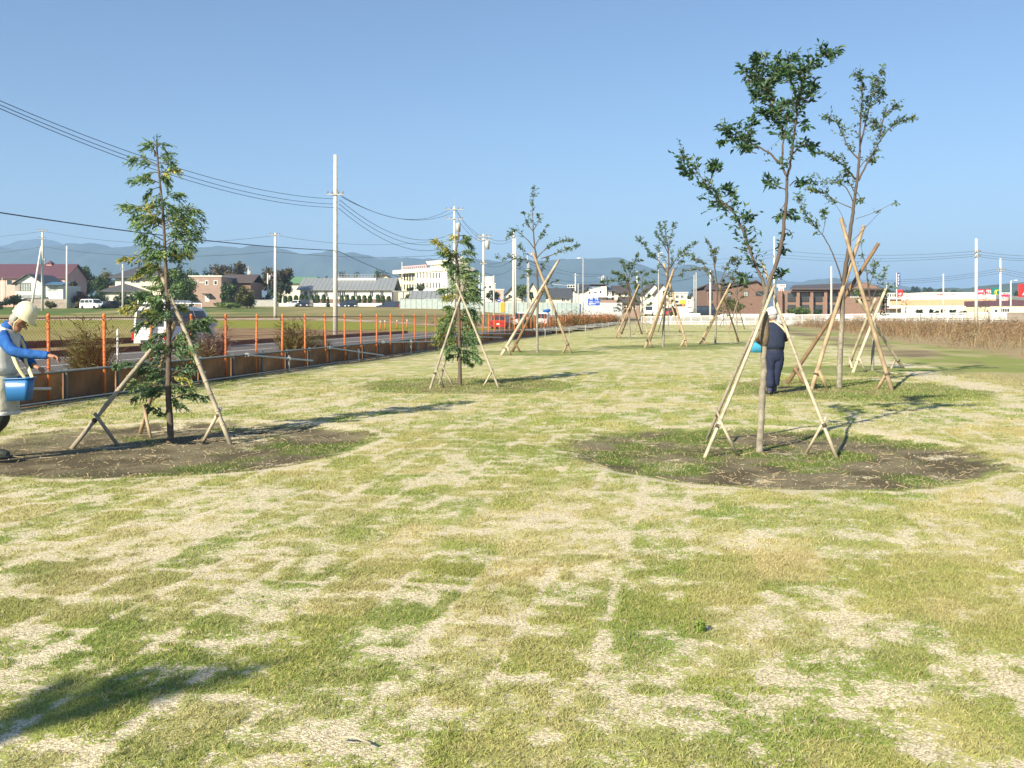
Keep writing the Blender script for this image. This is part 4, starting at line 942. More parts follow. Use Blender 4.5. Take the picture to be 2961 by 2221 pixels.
brG = [(k8((510, 690), (560, 560), (600, 480)), 0.1, 1.2, 0.4), (k8((480, 850), (410, 740), (290, 700)), 0.2, 1.4), (k8((490, 780), (430, 620), (400, 560)), 0.2, 1.2), (k8((500, 800), (560, 720), (660, 690)), 0.3, 0.9), (k8((470, 830), (330, 800), (170, 810)), 0.3, 1.1), (k8((500, 830), (650, 830), (790, 815)), 0.4, 0.8), (k8((510, 700), (480, 620), (520, 580)), 0.1, 1.4), (k8((490, 820), (430, 760), (380, 770)), 0.1, 1.5), (k8((560, 570), (600, 560), (650, 550)), 0.1, 1.2, 0.25), (k8((490, 860), (420, 870), (390, 840)), 0.1, 1.3, 0.25), (k8((500, 850), (560, 800), (570, 880)), 0.1, 1.0, 0.25)]
cherry("low dense cherry tree left of the fan-shaped one, before the white wall", B_(1821, 977), trunkG, brG, 0.085, 'mid', 0.15, 0.36, "young cherry trees on the lawn")
props("log tripod of the low dense cherry before the white wall",
      [leg(1780, 977, 1848, 822, 62), leg(1797, 967, 1845, 836, 63), leg(1856, 966, 1806, 795, 62.5)], 0.06, 'log_dark', knots=False, mats=['log', 'log_dark', 'log'])
k7 = lambda *a: [(1800 + x * .2712, 640 + y * .2712) for x, y in a]
trunkH = k7((990, 1300), (1000, 1000), (1010, 750), (990, 550), (970, 420))
brH = [(k7((970, 420), (960, 310), (890, 200)), 0.0, 1.4, 0.4), (k7((1000, 700), (900, 560), (860, 450), (750, 400)), 0.35, 1.2), (k7((880, 520), (800, 510), (660, 530)), 0.2, 1.0), (k7((1010, 720), (1080, 560), (1130, 450), (1200, 410)), 0.35, 1.3), (k7((1060, 620), (1180, 540), (1265, 560)), 0.3, 1.2), (k7((1130, 450), (1230, 460), (1250, 410)), 0.1, 1.3), (k7((985, 520), (990, 400), (1000, 300)), 0.2, 1.2), (k7((1010, 780), (960, 640), (940, 560)), 0.4, 0.7), (k7((1090, 580), (1160, 600), (1190, 640)), 0.2, 0.9), (k7((1010, 800), (1050, 700), (1080, 640)), 0.5, 0.7)]
cherry("sparse brownish cherry tree in front of the gabled brown apartments", B_(2068, 993), trunkH, brH, 0.075, 'warm', 0.13, 0.32, "young cherry trees on the lawn")
props("log tripod of the sparse brownish cherry before the gabled apartments",
      [leg(2024, 995, 2113, 819, 48.2), leg(2031, 990, 2104, 842, 48.8), leg(2136, 988, 2080, 826, 48.6)], 0.052, 'log', knots=False)
trunkI = [(2522, 1072), (2526, 985), (2529, 931), (2516, 863), (2508, 808)]
brI = [([(2508, 808), (2504, 770), (2494, 735), (2491, 700)], 0.2, 0.25, 0.35), ([(2507, 795), (2529, 770), (2551, 747)], 0.4, 0.2, 0.2), ([(2520, 870), (2545, 815), (2562, 776)], 0.3, 0.5, 0.25), ([(2512, 830), (2525, 790), (2530, 760)], 0.1, 0.9, 0.25), ([(2526, 910), (2500, 880), (2480, 870)], 0.3, 0.9, 0.25), ([(2524, 890), (2555, 850), (2575, 830)], 0.3, 0.9, 0.25), ([(2528, 930), (2548, 900), (2560, 860)], 0.2, 0.9, 0.25), ([(2516, 863), (2490, 840), (2478, 850)], 0.2, 1.0, 0.25)]
cherry("thin nearly bare sapling behind the thick crossing logs on the right", B_(2522, 1072), trunkI, brI, 0.055, 'mid', 0.09, 0.5, "young cherry trees on the lawn")
props("pale pole tripod of the thin bare sapling on the right",
      [leg(2452, 1063, 2533, 862, 25.4), leg(2467, 1077, 2561, 836, 25.6), leg(2612, 1066, 2483, 866, 25.6)], 0.045, 'bamboo', knots=False)
# -- far small trees near the railing
def far_tree(label, plabel, px, py, top, spread, ls='warm', dens=0.5, legs=((-45, 4), (-30, -3), (36, 3)), apex=None, bare=False):
    b = G(px, py); d = b.y
    tr = [(px, py), (px - 1, py - (py - top) * 0.35), (px + 1, py - (py - top) * 0.7), (px, top)]
    br = []
    for k in range(9):
        f = 0.42 + 0.07 * k; y0_ = py - (py - top) * f; s = (-1) ** k; l = spread * random.uniform(0.6, 1.1) * (1.15 - f * 0.6)
        br.append(([(px, y0_), (px + s * l * 0.55, y0_ - l * 0.45), (px + s * l, y0_ - l * random.uniform(0.4, 0.95))], 0.25, 0.1 if bare else 1.0, 0.35))
    cherry(label, b, tr, br, 0.07, ls, 0.17, dens, "small far trees by the railing")
    ay = apex if apex else py - (py - top) * 0.62
    L_ = []
    for dx, dy in legs: L_.append(leg(px + dx, py + dy, px - dx * 0.12, ay, d))
    if L_: props(plabel, L_, 0.05, 'log', knots=False, stakes=False)
far_tree("small leafy tree by the railing right of the sparse brownish cherry", "log tripod by the railing right of the sparse brownish cherry", 2131, 962, 800, 34, 'warm', 0.4, ((-28, 5), (-24, 0), (22, -10)), 866)
far_tree("small tree behind the low dense cherry, close to the railing", "log tripod behind the low dense cherry, close to the railing", 1857, 966, 800, 26, 'mid', 0.4, ((-26, 2), (15, 1)), 880)
far_tree("small tree at the far end of the orange fence", "pale log tripod at the far end of the orange fence", 1799, 952, 850, 20, 'warm', 0.35, ((-22, 3), (-16, 3), (4, 1)), 905)
far_tree("thin far sapling behind the fan-shaped cherry", "pale log props behind the fan-shaped cherry", 1933, 961, 845, 22, 'mid', 0.35, ((-30, -2), (34, 1)), 850)
far_tree("small yellowish sapling at the railing left of the worker in navy", "short props of the yellowish sapling at the railing", 2092, 946, 880, 18, 'warm', 0.35, ((-13, 2), (12, 2)), 915)
far_tree("slim bare tree in front of the cream store", "two dark props of the slim bare tree before the cream store", 2619, 942, 858, 18, 'warm', 0.3, ((-14, -2), (14, 2)), 890, True)
far_tree("bushy leafless tree beside the big concrete pole on the right", "short props of the leafless tree beside the big right pole", 2848, 945, 850, 20, 'warm', 0.3, ((-20, 0), (22, 0)), 905, True)

# -- the two cypresses
NP = np.array([[0.115, 0.19, 0.095], [0.16, 0.25, 0.10], [0.225, 0.30, 0.12], [0.33, 0.37, 0.15], [0.45, 0.40, 0.10], [0.10, 0.155, 0.105]])
def cypress(label, base, trunk, sprays, rad, scale, autofill, yellow=0.12, dens=1.0):
    """sprays: (start px, tip px, width factor); feathery drooping fronds"""
    d0 = base.y; t = thing("cypress_tree", label, "tree", tuple(base), 0, "young cypress trees on the lawn")
    wood = MB(); T3 = [W(p[0], p[1], d0) - base for p in trunk]; T3[0] = Vector((0, 0, -0.1)); T3.insert(1, Vector((0, 0, 0.03)))
    S = smooth(T3, 5); m = len(S); rr = [rad * (1.25 if k < 4 else 1.0) * (1 - 0.86 * k / (m - 1)) + 0.002 for k in range(m)]
    wood.tube(S, rr, 9)
    br = []
    for a, b, wf in sprays:
        A = W(a[0], a[1], d0) - base; Bp = W(b[0], b[1], d0) - base; ln_ = (Bp - A).length
        dv = random.uniform(-0.45, 0.45) * ln_; br.append((A, Bp + Vector((0, dv, 0)), wf))
    for k in range(autofill[0]):
        f = random.uniform(autofill[1], 0.985); i = int(f * (m - 1)); A = S[i]; az_ = random.uniform(0, 6.283); l = random.uniform(*autofill[2]) * (1.15 - 0.6 * f)
        br.append((A, A + Vector((math.cos(az_) * l, math.sin(az_) * l, random.uniform(-0.05, 0.7) * l)), random.uniform(0.7, 1.1)))
    P, D, L_, C = [], [], [], []
    for A, Bp, wf in br:
        dv = Bp - A; ln_ = dv.length; dr = dv.normalized()
        mid = A.lerp(Bp, 0.55) + Vector((0, 0, 0.10 * ln_)); tip = Bp + Vector((0, 0, -0.03 * ln_))
        cu = smooth([A, mid, tip], 8); nb = len(cu)
        wood.tube(cu, [0.006 * scale * (1 - k / nb) + 0.0014 for k in range(nb)], 4, False)
        lat = dr.cross(Vector((random.gauss(0, 0.5), random.gauss(0, 0.5), 1))).normalized()
        yl = random.random() < yellow; tone = random.random(); hue = random.randint(0, 2)
        ns = int(ln_ / 0.0135 * dens)
        for q in range(ns):
            u = 0.12 + 0.88 * random.random(); f = u * (nb - 1); k = min(int(f), nb - 2); p = cu[k].lerp(cu[k + 1], f - k); tg = (cu[k + 1] - cu[k]).normalized()
            s = 1 if random.random() < 0.5 else -1
            l2 = wf * scale * random.uniform(0.08, 0.20) * (1.25 - 0.6 * u)
            d2 = (tg * 0.75 + lat * s * random.uniform(0.35, 1.0) + Vector((random.gauss(0, .3), random.gauss(0, .3), random.uniform(-0.95, 0.10)))).normalized()
            e = p + d2 * l2
            nn = 9
            for a in range(nn):
                f2 = (a + 1) / nn; lp = p.lerp(e, f2) + Vector((0, 0, -0.12 * l2 * f2 * f2))
                sd = 1 if a % 2 else -1
                ld = d2 * 0.9 + lat.cross(d2) * random.gauss(0, 0.35) + lat * sd * random.uniform(0.2, 0.8) + Vector((0, 0, random.uniform(-0.6, 0.1)))
                P.append(tuple(lp)); D.append(tuple(ld)); L_.append(scale * random.uniform(0.04, 0.075) * (1.1 - 0.4 * f2))
                c = NP[4] if yl and random.random() < 0.65 else NP[min(5, int(abs(random.gauss(hue * 0.9, 0.8))))]
                C.append(c * (0.92 + 0.5 * tone) * random.uniform(0.8, 1.2))
    wood.build("trunk", M['bark_cypress'], t, True)
    L_ = np.array(L_); leaves_mesh("crown", P, D, L_, L_ * 0.36, np.array(C), t, M['needle'])
    return t
q2 = lambda x, y: (300 + x * .3738, 380 + y * .3738)
q1 = lambda x, y: (x * .3917, 750 + y * .3917)
trA = [(493, 1268), q1(1253, 1150), q1(1243, 1000), q1(1245, 740), q1(1245, 500), q1(1240, 250), q2(490, 1300), q2(483, 1100), q2(475, 950), q2(460, 650), q2(440, 450), q2(420, 250), q2(408, 75)]
spA = [(q2(415, 260), q2(215, 205), 0.9), (q2(412, 200), q2(360, 110), 1), (q2(415, 220), q2(495, 180), 1), (q2(410, 130), q2(455, 90), 0.9), (q2(408, 120), q2(375, 80), 0.8), (q2(425, 330), q2(545, 280), 1), (q2(430, 330), q2(520, 395), 1), (q2(425, 320), q2(320, 330), 1), (q2(435, 400), q2(262, 375), 1.1), (q2(438, 430), q2(340, 480), 1), (q2(440, 470), q2(390, 540), 0.9),
       (q2(450, 540), q2(585, 470), 1), (q2(450, 560), q2(530, 580), 1), (q2(455, 600), q2(540, 640), 0.9), (q2(460, 720), q2(160, 550), 1.3), (q2(460, 730), q2(200, 640), 1.2), (q2(460, 700), q2(340, 640), 1), (q2(465, 750), q2(280, 710), 1.1), (q2(470, 720), q2(755, 590), 1.3), (q2(470, 735), q2(740, 670), 1.2), (q2(468, 700), q2(640, 630), 1.1), (q2(470, 760), q2(620, 720), 1.1), (q2(472, 800), q2(560, 790), 1),
       (q2(472, 860), q2(695, 760), 1.2), (q2(475, 880), q2(690, 830), 1.2), (q2(475, 900), q2(640, 880), 1.1), (q2(475, 970), q2(630, 930), 1.0), (q2(472, 850), q2(310, 790), 1.2), (q2(474, 900), q2(330, 850), 1.2), (q2(475, 960), q2(300, 900), 1.1), (q2(478, 990), q2(330, 960), 1), (q2(430, 1060), q2(175, 970), 0.8), (q2(470, 1080), q2(220, 1090), 1.1), (q2(470, 1060), q2(290, 1050), 1.1), (q2(475, 1100), q2(380, 1130), 1), (q2(480, 1080), q2(540, 1080), 1), (q2(482, 1160), q2(420, 1180), 1),
       (q1(1245, 430), q1(985, 330), 1.1), (q1(1245, 400), q1(1060, 240), 1), (q1(1245, 460), q1(975, 480), 1.0), (q1(1245, 420), q1(1110, 380), 1.2), (q1(1245, 350), q1(1020, 270), 1), (q1(1245, 540), q1(1110, 590), 1.2), (q1(1245, 480), q1(1160, 300), 1), (q1(1250, 640), q1(1535, 410), 1.0), (q1(1250, 650), q1(1500, 480), 1), (q1(1250, 660), q1(1440, 620), 1.1), (q1(1250, 680), q1(1400, 700), 1), (q1(1250, 640), q1(1360, 560), 1), (q1(1245, 700), q1(1150, 620), 1.1), (q1(1245, 760), q1(1130, 700), 1),
       (q1(1245, 830), q1(880, 760), 0.7), (q1(1243, 830), q1(1010, 810), 1), (q1(1243, 880), q1(1090, 850), 1), (q1(1243, 960), q1(980, 920), 1), (q1(1243, 980), q1(1010, 1010), 0.9), (q1(1243, 930), q1(1130, 950), 1), (q1(1250, 860), q1(1440, 800), 1), (q1(1250, 870), q1(1390, 890), 1), (q1(1250, 920), q1(1340, 940), 1), (q1(1250, 1040), q1(1485, 1010), 0.8), (q1(1250, 1000), q1(1400, 940), 0.8), (q1(1250, 1060), q1(1380, 1080), 0.7), (q1(1240, 1180), q1(1100, 1080), 0.35)]
cypress("feathery young cypress beside the man in the white helmet and blue sleeves", G(493, 1268), trA, spA, 0.042, 1.0, (18, 0.30, (0.12, 0.30)), 0.13)
props("bamboo tripod around the feathery cypress near the man with blue sleeves",
      [leg(219, 1283, 524, 906, 11.75), leg(662, 1275, 451, 760, 11.7), leg(409, 1243, 507, 926, 11.6)], 0.029, 'bamboo', mats=['bamboo_grey', 'bamboo', 'log'])
trD = [(1330, 1114)] + list(k4((340, 1300), (335, 1000), (330, 700), (312, 560), (330, 450), (335, 360)))
K = lambda a, b, w=1.0: (k4(a)[0], k4(b)[0], w)
spD = [K((300, 590), (145, 448)), K((300, 600), (195, 540)), K((335, 470), (425, 490)), K((325, 500), (300, 430)), K((325, 560), (440, 545)), K((325, 620), (415, 600)), K((322, 560), (240, 620)), K((325, 650), (275, 700)), K((330, 720), (455, 700), 1.2), K((330, 740), (465, 760), 1.2), K((330, 720), (380, 650)), K((330, 780), (290, 740)),
       K((333, 880), (205, 820), 1.2), K((333, 900), (225, 880), 1.2), K((333, 870), (475, 830), 1.3), K((333, 900), (470, 900), 1.3), K((333, 900), (420, 780), 1.2), K((335, 1000), (235, 960), 1.3), K((335, 1020), (200, 1060), 1.4), K((335, 1050), (180, 1130), 1.4), K((335, 1120), (165, 1200), 1.4), K((335, 1150), (220, 1260), 1.3), K((335, 1000), (440, 980), 1.4), K((335, 1040), (465, 1040), 1.4), K((335, 1100), (450, 1130), 1.4), K((335, 1150), (480, 1190), 1.3), K((335, 1180), (440, 1260), 1.3),
       K((335, 1060), (270, 1010), 1.4), K((335, 1080), (400, 1040), 1.4), K((335, 1100), (260, 1120), 1.4), K((335, 1130), (390, 1180), 1.4), K((338, 1250), (240, 1300), 1.0), K((338, 1300), (470, 1330), 0.9), K((338, 1320), (505, 1370), 0.8), K((338, 1340), (420, 1400), 0.8), K((338, 1330), (250, 1350), 0.7)]
cypress("bushy young cypress in the middle distance with a dense green skirt", G(1330, 1114), trD, spD, 0.05, 1.2, (14, 0.25, (0.25, 0.45)), 0.18, 1.15)
props("slender pole tripod around the bushy cypress in the middle distance",
      [leg(1244, 1124, 1342, 826, 20.3), leg(1270, 1112, 1338, 838, 20.5), leg(1441, 1120, 1319, 819, 20.2)], 0.027, 'bamboo', mats=['bamboo_grey', 'bamboo_grey', 'bamboo'], knots=False)
# a tree just outside the view at lower left: only its shadow lies on the lawn
src = [o for o in COL.objects if o.get("label", "").startswith("dark-leaved young cherry")][0]
o = copy_tree(src); o.location = (-6.0, -2.25, 0); o.scale = (0.92, 0.92, 0.92); o["label"] = "young cherry tree outside the view at lower left, throwing the near shadow on the turf"

# sticks left lying on the grass
def stick(label, a, b_, r, m):
    A, Bp = Vector(a), Vector(b_); m_ = MB(); m_.tube([Vector((0, 0, 0)), (Bp - A) * 0.5 + Vector((0, 0, 0.012)), Bp - A], [r, r * 0.95, r * 0.8], 7)
    o = m_.build("fallen_stick", M[m], None, True); o.location = A; tag(o, label, "stick")
stick("pale stick lying on the grass by the thin bare sapling", G(2535, 1073, 0.03), G(2594, 1081, 0.03), 0.022, 'bamboo')
stick("thin bent straw stalk lying on the foreground turf", G(978, 2132, 0.026), G(1072, 2150, 0.03), 0.005, 'bamboo')

# weeds along the fence: each clump a thing of its own
def weed(label, px, py_top, d, wdt, pal_, n=420, off=0.0, name="weed_clump", lean=0.45):
    top = W(px, py_top, d); zb = max(zgs(top.x, d) - 0.07, -0.05) if top.x < xf(d) else 0.0
    t_loc = Vector((top.x, d, zb)); h = top.z - zb
    a = rng.uniform(0, 6.283, n); r_ = wdt * 0.5 * np.sqrt(rng.random(n))
    P = np.stack([r_ * np.cos(a) * 0.75, r_ * np.sin(a) * 0.75, np.zeros(n)], 1)
    hh = h * rng.uniform(0.35, 1.0, n) * (1 - 0.45 * (r_ / (wdt * 0.5)) ** 2)
    cs = np.array(pal_)[rng.integers(0, len(pal_), n)] * rng.uniform(0.75, 1.25, n)[:, None]
    o = stems_mesh(name, P, hh, 0.008 + 0.0003 * d, cs, lean, 6); o.location = t_loc
    return tag(o, label, "weed clump", None)
DRYP = [(0.26, 0.21, 0.09), (0.20, 0.19, 0.07), (0.33, 0.26, 0.13), (0.19, 0.14, 0.07)]
GRNP = [(0.09, 0.12, 0.03), (0.13, 0.15, 0.045), (0.07, 0.10, 0.03), (0.19, 0.16, 0.06)]
GRYP = [(0.24, 0.21, 0.20), (0.20, 0.14, 0.11), (0.13, 0.05, 0.04), (0.28, 0.24, 0.20)]
weed("tall olive-brown weeds behind the fence right of the man with blue sleeves", 255, 888, 18.2, 0.62, DRYP + GRNP, 520)
weed("low dry weeds behind the fence at the white stake", 330, 1010, 19.5, 0.8, DRYP, 200)
weed("greyish dry weeds behind the fence just right of the white van", 600, 905, 23.2, 0.85, GRYP, 460)
weed("brown weeds at the foot of the greyish clump right of the van", 560, 968, 22.6, 1.0, DRYP, 260)
weed("tall thin olive weeds behind the fence left of the tallest white pole", 850, 893, 28.5, 1.0, DRYP + GRNP, 480)
weed("green low weeds behind the fence at the foot of the tallest white pole", 912, 945, 29.6, 1.1, GRNP, 300)
weed("dark green bush behind the fence beside the red car", 1522, 905, 69, 2.3, [(0.05, 0.085, 0.025), (0.09, 0.12, 0.035), (0.13, 0.13, 0.04)], 700)
weed("brown weeds behind the fence in front of the red car", 1490, 932, 67, 2.0, DRYP, 260)
for i, (px, yt, w_) in enumerate(((1636, 893, 2.2), (1652, 886, 2.4), (1668, 899, 2.0), (1692, 893, 2.0), (1713, 898, 2.4), (1735, 897, 2.0), (1752, 900, 2.0), (1766, 899, 2.6), (1610, 912, 2.6), (1590, 915, 2.4), (1680, 905, 2.8), (1725, 908, 2.6), (1783, 905, 2.6), (1640, 910, 3.0))):
    y = 11.1 * F / (1990 - px) + 1.5; y = min(y, 138)
    o = weed("tall reddish-brown weeds along the far end of the orange fence", px, yt, y, w_ * 1.3, [(0.34, 0.16, 0.06), (0.24, 0.15, 0.055), (0.15, 0.15, 0.05), (0.42, 0.20, 0.08)], 260)
    o["group"] = "weed clumps along the far fence"
for i, (px, py, w_) in enumerate(((160, 1150, 0.5), (395, 1128, 0.4), (620, 1098, 0.5))):
    g0 = G(px, py); o = weed("small green weeds at the foot of the brown fence boards", px, py - 16, g0.y, w_, GRNP, 90); o["group"] = "small weeds along the fence boards"
weed("bristly green tuft standing up from the foreground turf", 2022, 1775, 4.55, 0.07, [(0.19, 0.28, 0.06), (0.26, 0.33, 0.08)], 22, name="grass_tuft", lean=0.35)

# ================================================================== THE TWO WORKERS
def skin(name, nodes, edges, m, parent, root, sub=2):
    keys = list(nodes); me = bpy.data.meshes.new(name)
    me.from_pydata([nodes[k][0] for k in keys], [(keys.index(a), keys.index(b)) for a, b in edges], [])
    o = bpy.data.objects.new(name, me); COL.objects.link(o)
    md = o.modifiers.new("s", 'SKIN'); md.use_smooth_shade = True
    sv = me.skin_vertices[0].data
    for i, k in enumerate(keys):
        r = nodes[k][1]; sv[i].radius = r if isinstance(r, tuple) else (r, r); sv[i].use_root = (k == root)
    ss = o.modifiers.new("u", 'SUBSURF'); ss.levels = sub; ss.render_levels = sub
    bpy.context.view_layer.update(); dg = bpy.context.evaluated_depsgraph_get()
    nm = bpy.data.meshes.new_from_object(o.evaluated_get(dg)); o.modifiers.clear(); o.data = nm; bpy.data.meshes.remove(me); nm.name = name
    nm.materials.clear(); nm.materials.append(m); o.parent = parent
    return o
def loft(name, rings, m, parent, n=24, wr=0.0, cap=True):
    """rings: (centre, half width along a, half width along b, a axis, b axis); folds of height wr"""
    vs = []; k = len(rings)
    for i, (c, ra, rb, A, Bx) in enumerate(rings):
        for j in range(n):
            t = 2 * math.pi * j / n; w = 1 + wr * math.sin(3 * t + i * 1.9) * math.sin(i * 2.3 + t) + wr * 0.6 * math.sin(7 * t + i * 0.8)
            vs.append(Vector(c) + Vector(A) * ra * math.cos(t) * w + Vector(Bx) * rb * math.sin(t) * w)
    fs = [(i*n+j, i*n+(j+1)%n, (i+1)*n+(j+1)%n, (i+1)*n+j) for i in range(k-1) for j in range(n)]
    if cap: fs += [tuple(range(n-1, -1, -1)), tuple(range((k-1)*n, k*n))]
    mb = MB(); mb.add(vs, fs); o = mb.build(name, m, parent, True)
    return o
def limb(name, pts, radii, m, parent, n=14, wr=0.06, sub=4):
    S = smooth(pts, sub); k = len(S); rr = np.interp(np.linspace(0, 1, k), np.linspace(0, 1, len(radii)), radii); rings = []
    up = None
    for i in range(k):
        t = (S[min(i + 1, k - 1)] - S[max(i - 1, 0)]).normalized()
        if up is None: up = Vector((0, 1, 0)) if abs(t.y) < 0.8 else Vector((1, 0, 0))
        a = t.cross(up).normalized(); b = a.cross(t); up = b
        rings.append((S[i], rr[i] * (1 + random.uniform(-wr, wr) * 0.5), rr[i] * (1 + random.uniform(-wr, wr) * 0.5), a, b))
    return loft(name, rings, m, parent, n, wr * 0.5)
X_, Y_, Z_ = Vector((1, 0, 0)), Vector((0, 1, 0)), Vector((0, 0, 1))
def fingers(nodes, edges, wrist, palm, d, up, tag_, curl, size=1.0):
    """palm from the wrist, four fingers of unequal length with bent knuckles, and a thumb off the side of the palm"""
    W_, Pm = Vector(nodes[wrist][0]), Vector(palm); d = Vector(d).normalized(); sd = d.cross(Vector(up)).normalized(); cu = Vector(up).normalized() * -1
    nodes[tag_ + 'p'] = (tuple(Pm), (0.030 * size, 0.018 * size)); edges.append((wrist, tag_ + 'p'))
    for i, (off, l) in enumerate(((-0.030, 0.066), (-0.010, 0.078), (0.011, 0.073), (0.030, 0.056))):
        b = Pm + sd * off * size + d * 0.035 * size; k1_ = b + (d * (1 - curl * 0.3) + cu * curl * 0.55).normalized() * l * 0.5 * size
        k2_ = k1_ + (d * (0.75 - curl) + cu * (0.35 + curl)).normalized() * l * 0.5 * size
        for q, (p, r) in enumerate(((b, 0.0105), (k1_, 0.0095), (k2_, 0.0075))):
            nodes[f'{tag_}f{i}{q}'] = (tuple(p), r * size)
        edges += [(tag_ + 'p', f'{tag_}f{i}0'), (f'{tag_}f{i}0', f'{tag_}f{i}1'), (f'{tag_}f{i}1', f'{tag_}f{i}2')]
    t0 = W_.lerp(Pm, 0.55) - sd * 0.030 * size; t1 = t0 - sd * 0.022 * size + d * 0.035 * size + cu * 0.01; t2 = t1 + d * 0.032 * size + sd * 0.008 + cu * 0.012
    for q, (p, r) in enumerate(((t0, 0.013), (t1, 0.0115), (t2, 0.009))): nodes[f'{tag_}t{q}'] = (tuple(p), r * size)
    edges += [(wrist, f'{tag_}t0'), (f'{tag_}t0', f'{tag_}t1'), (f'{tag_}t1', f'{tag_}t2')]
def head_nodes(nodes, edges, neck, c, f, u):
    """skull, brow, nose, jaw, ears around centre c; f = facing, u = up along the head"""
    c, f, u = Vector(c), Vector(f).normalized(), Vector(u).normalized(); s = f.cross(u)
    N = {'sk0': (c - f * 0.015 + u * -0.055, (0.062, 0.062)), 'sk1': (c - f * 0.012 + u * 0.01, (0.078, 0.086)), 'sk2': (c - f * 0.005 + u * 0.075, (0.066, 0.072)), 'sk3': (c + u * 0.115, (0.030, 0.032)),
         'jaw': (c + f * 0.045 - u * 0.075, (0.042, 0.036)), 'chin': (c + f * 0.066 - u * 0.098, (0.024, 0.02)),
         'chk': (c + f * 0.05 - u * 0.022, (0.052, 0.045)), 'ns0': (c + f * 0.094 - u * 0.005, 0.012), 'ns1': (c + f * 0.112 - u * 0.034, 0.014),
         'ea0': (c + s * 0.074 - u * 0.02 - f * 0.01, 0.012), 'ea1': (c + s * 0.088 - u * 0.012 - f * 0.024, 0.017), 'eb0': (c - s * 0.074 - u * 0.02 - f * 0.01, 0.012), 'eb1': (c - s * 0.088 - u * 0.012 - f * 0.024, 0.017)}
    for k, (p, r) in N.items(): nodes[k] = (tuple(p), r)
    edges += [(neck, 'sk0'), ('sk0', 'sk1'), ('sk1', 'sk2'), ('sk2', 'sk3'), ('sk0', 'jaw'), ('jaw', 'chin'), ('sk1', 'chk'), ('chk', 'ns0'), ('ns0', 'ns1'), ('sk1', 'ea0'), ('ea0', 'ea1'), ('sk1', 'eb0'), ('eb0', 'eb1')]
def helmet(parent, c, f, u, m, r=0.108):
    f, u = Vector(f).normalized(), Vector(u).normalized(); s = f.cross(u); Mx = Matrix((f, s, u)).transposed().to_4x4(); Mx.translation = Vector(c)
    mb = MB(); n = 28; vs = []; prof = [(0.99, -0.014), (1.025, -0.016), (1.0, 0.0), (0.985, 0.03), (0.93, 0.066), (0.80, 0.102), (0.58, 0.128), (0.30, 0.142), (0.02, 0.147)]
    for i, (q, z) in enumerate(prof):
        for k in range(n):
            a = 2 * math.pi * k / n; fr = max(0, math.cos(a)) ** 2
            x = q * r * 1.16 * math.cos(a); y = q * r * 0.98 * math.sin(a)
            if i == 1: x += 0.045 * fr + 0.01; zz = z - 0.014 * fr
            elif i == 0: zz = z - 0.02
            else: zz = z
            zz += 0.006 * (abs(math.sin(a)) < 0.24) * (i >= 4)
            vs.append(Mx @ Vector((x, y, zz)))
    fs = [(i*n+k, i*n+(k+1)%n, (i+1)*n+(k+1)%n, (i+1)*n+k) for i in range(len(prof)-1) for k in range(n)]
    fs.append(tuple(range((len(prof)-1)*n, len(prof)*n))); mb.add(vs, fs)
    return mb.build("helmet", m, parent, True), Mx
def basket(label, loc, rz, a, b, h, m, tilt=0.0):
    t = thing("bucket", label, "bucket", loc, rz); ms = MB()
    def ring(ra, rb, z, n=6):
        out = []
        for sx, sy, a0 in ((1, 1, 0), (-1, 1, 90), (-1, -1, 180), (1, -1, 270)):
            for k in range(n):
                an = R(a0 + 90 * k / (n - 1)); c = 0.03; out.append(Vector((sx * (ra - c) + c * math.cos(an), sy * (rb - c) + c * math.sin(an), z + tilt * sx * (ra - c))))
        return out
    o0, o1, i1, i0 = ring(a * 0.84, b * 0.84, 0), ring(a, b, h), ring(a - 0.008, b - 0.008, h), ring(a * 0.83, b * 0.83, 0.012)
    n = len(o0); ms.add(o0 + o1 + i1 + i0, [(q * n + k, q * n + (k + 1) % n, (q + 1) * n + (k + 1) % n, (q + 1) * n + k) for q in range(3) for k in range(n)] + [tuple(range(n - 1, -1, -1)), tuple(range(3 * n, 4 * n))])
    ms.build("shell", m, t, True)
    ms = MB(); pts = ring(a + 0.008, b + 0.008, h - 0.004); pts.append(pts[0]); ms.tube(pts, 0.009, 6, False); ms.build("rim", m, t, True)
    return t

# -- the man at the left edge, scattering from a basket, head bowed
D1 = 10.2; K1 = D1 / F; base1 = Vector(((0 - CX) * K1, D1, 0.0))
def L1(px, py, y=0.0): return Vector((px * K1, y, EYE + (HY - py) * K1))
man = thing("person", "man in pale vest and blue sleeves bowing over a blue basket, one arm stretched out", "person", tuple(base1))
N, E = {}, []
N['pel'] = ((-0.03, 0, 0.88), (0.14, 0.12)); N['sp1'] = ((-0.01, 0, 1.05), (0.13, 0.11)); N['sp2'] = ((0.02, 0, 1.25), (0.14, 0.11)); N['neck'] = ((0.085, 0, 1.40), 0.06); N['neck2'] = ((0.135, 0, 1.445), 0.055)
E += [('pel', 'sp1'), ('sp1', 'sp2'), ('sp2', 'neck'), ('neck', 'neck2')]
hc = Vector((0.215, 0, 1.475)); hf = Vector((0.80, 0, -0.60)); hu = Vector((0.60, 0, 0.80))
head_nodes(N, E, 'neck2', hc, hf, hu)
N['shR'] = (tuple(L1(27, 966, -0.17)), 0.06); N['elR'] = (tuple(L1(79, 1014, -0.27)), 0.045); N['wrR'] = (tuple(L1(166, 1025, -0.24)), 0.03)
N['shL'] = ((0.06, 0.17, 1.33), 0.06); N['elL'] = ((0.14, 0.26, 1.09), 0.045); N['wrL'] = ((0.30, 0.14, 0.98), 0.03)
E += [('sp2', 'shR'), ('shR', 'elR'), ('elR', 'wrR'), ('sp2', 'shL'), ('shL', 'elL'), ('elL', 'wrL')]
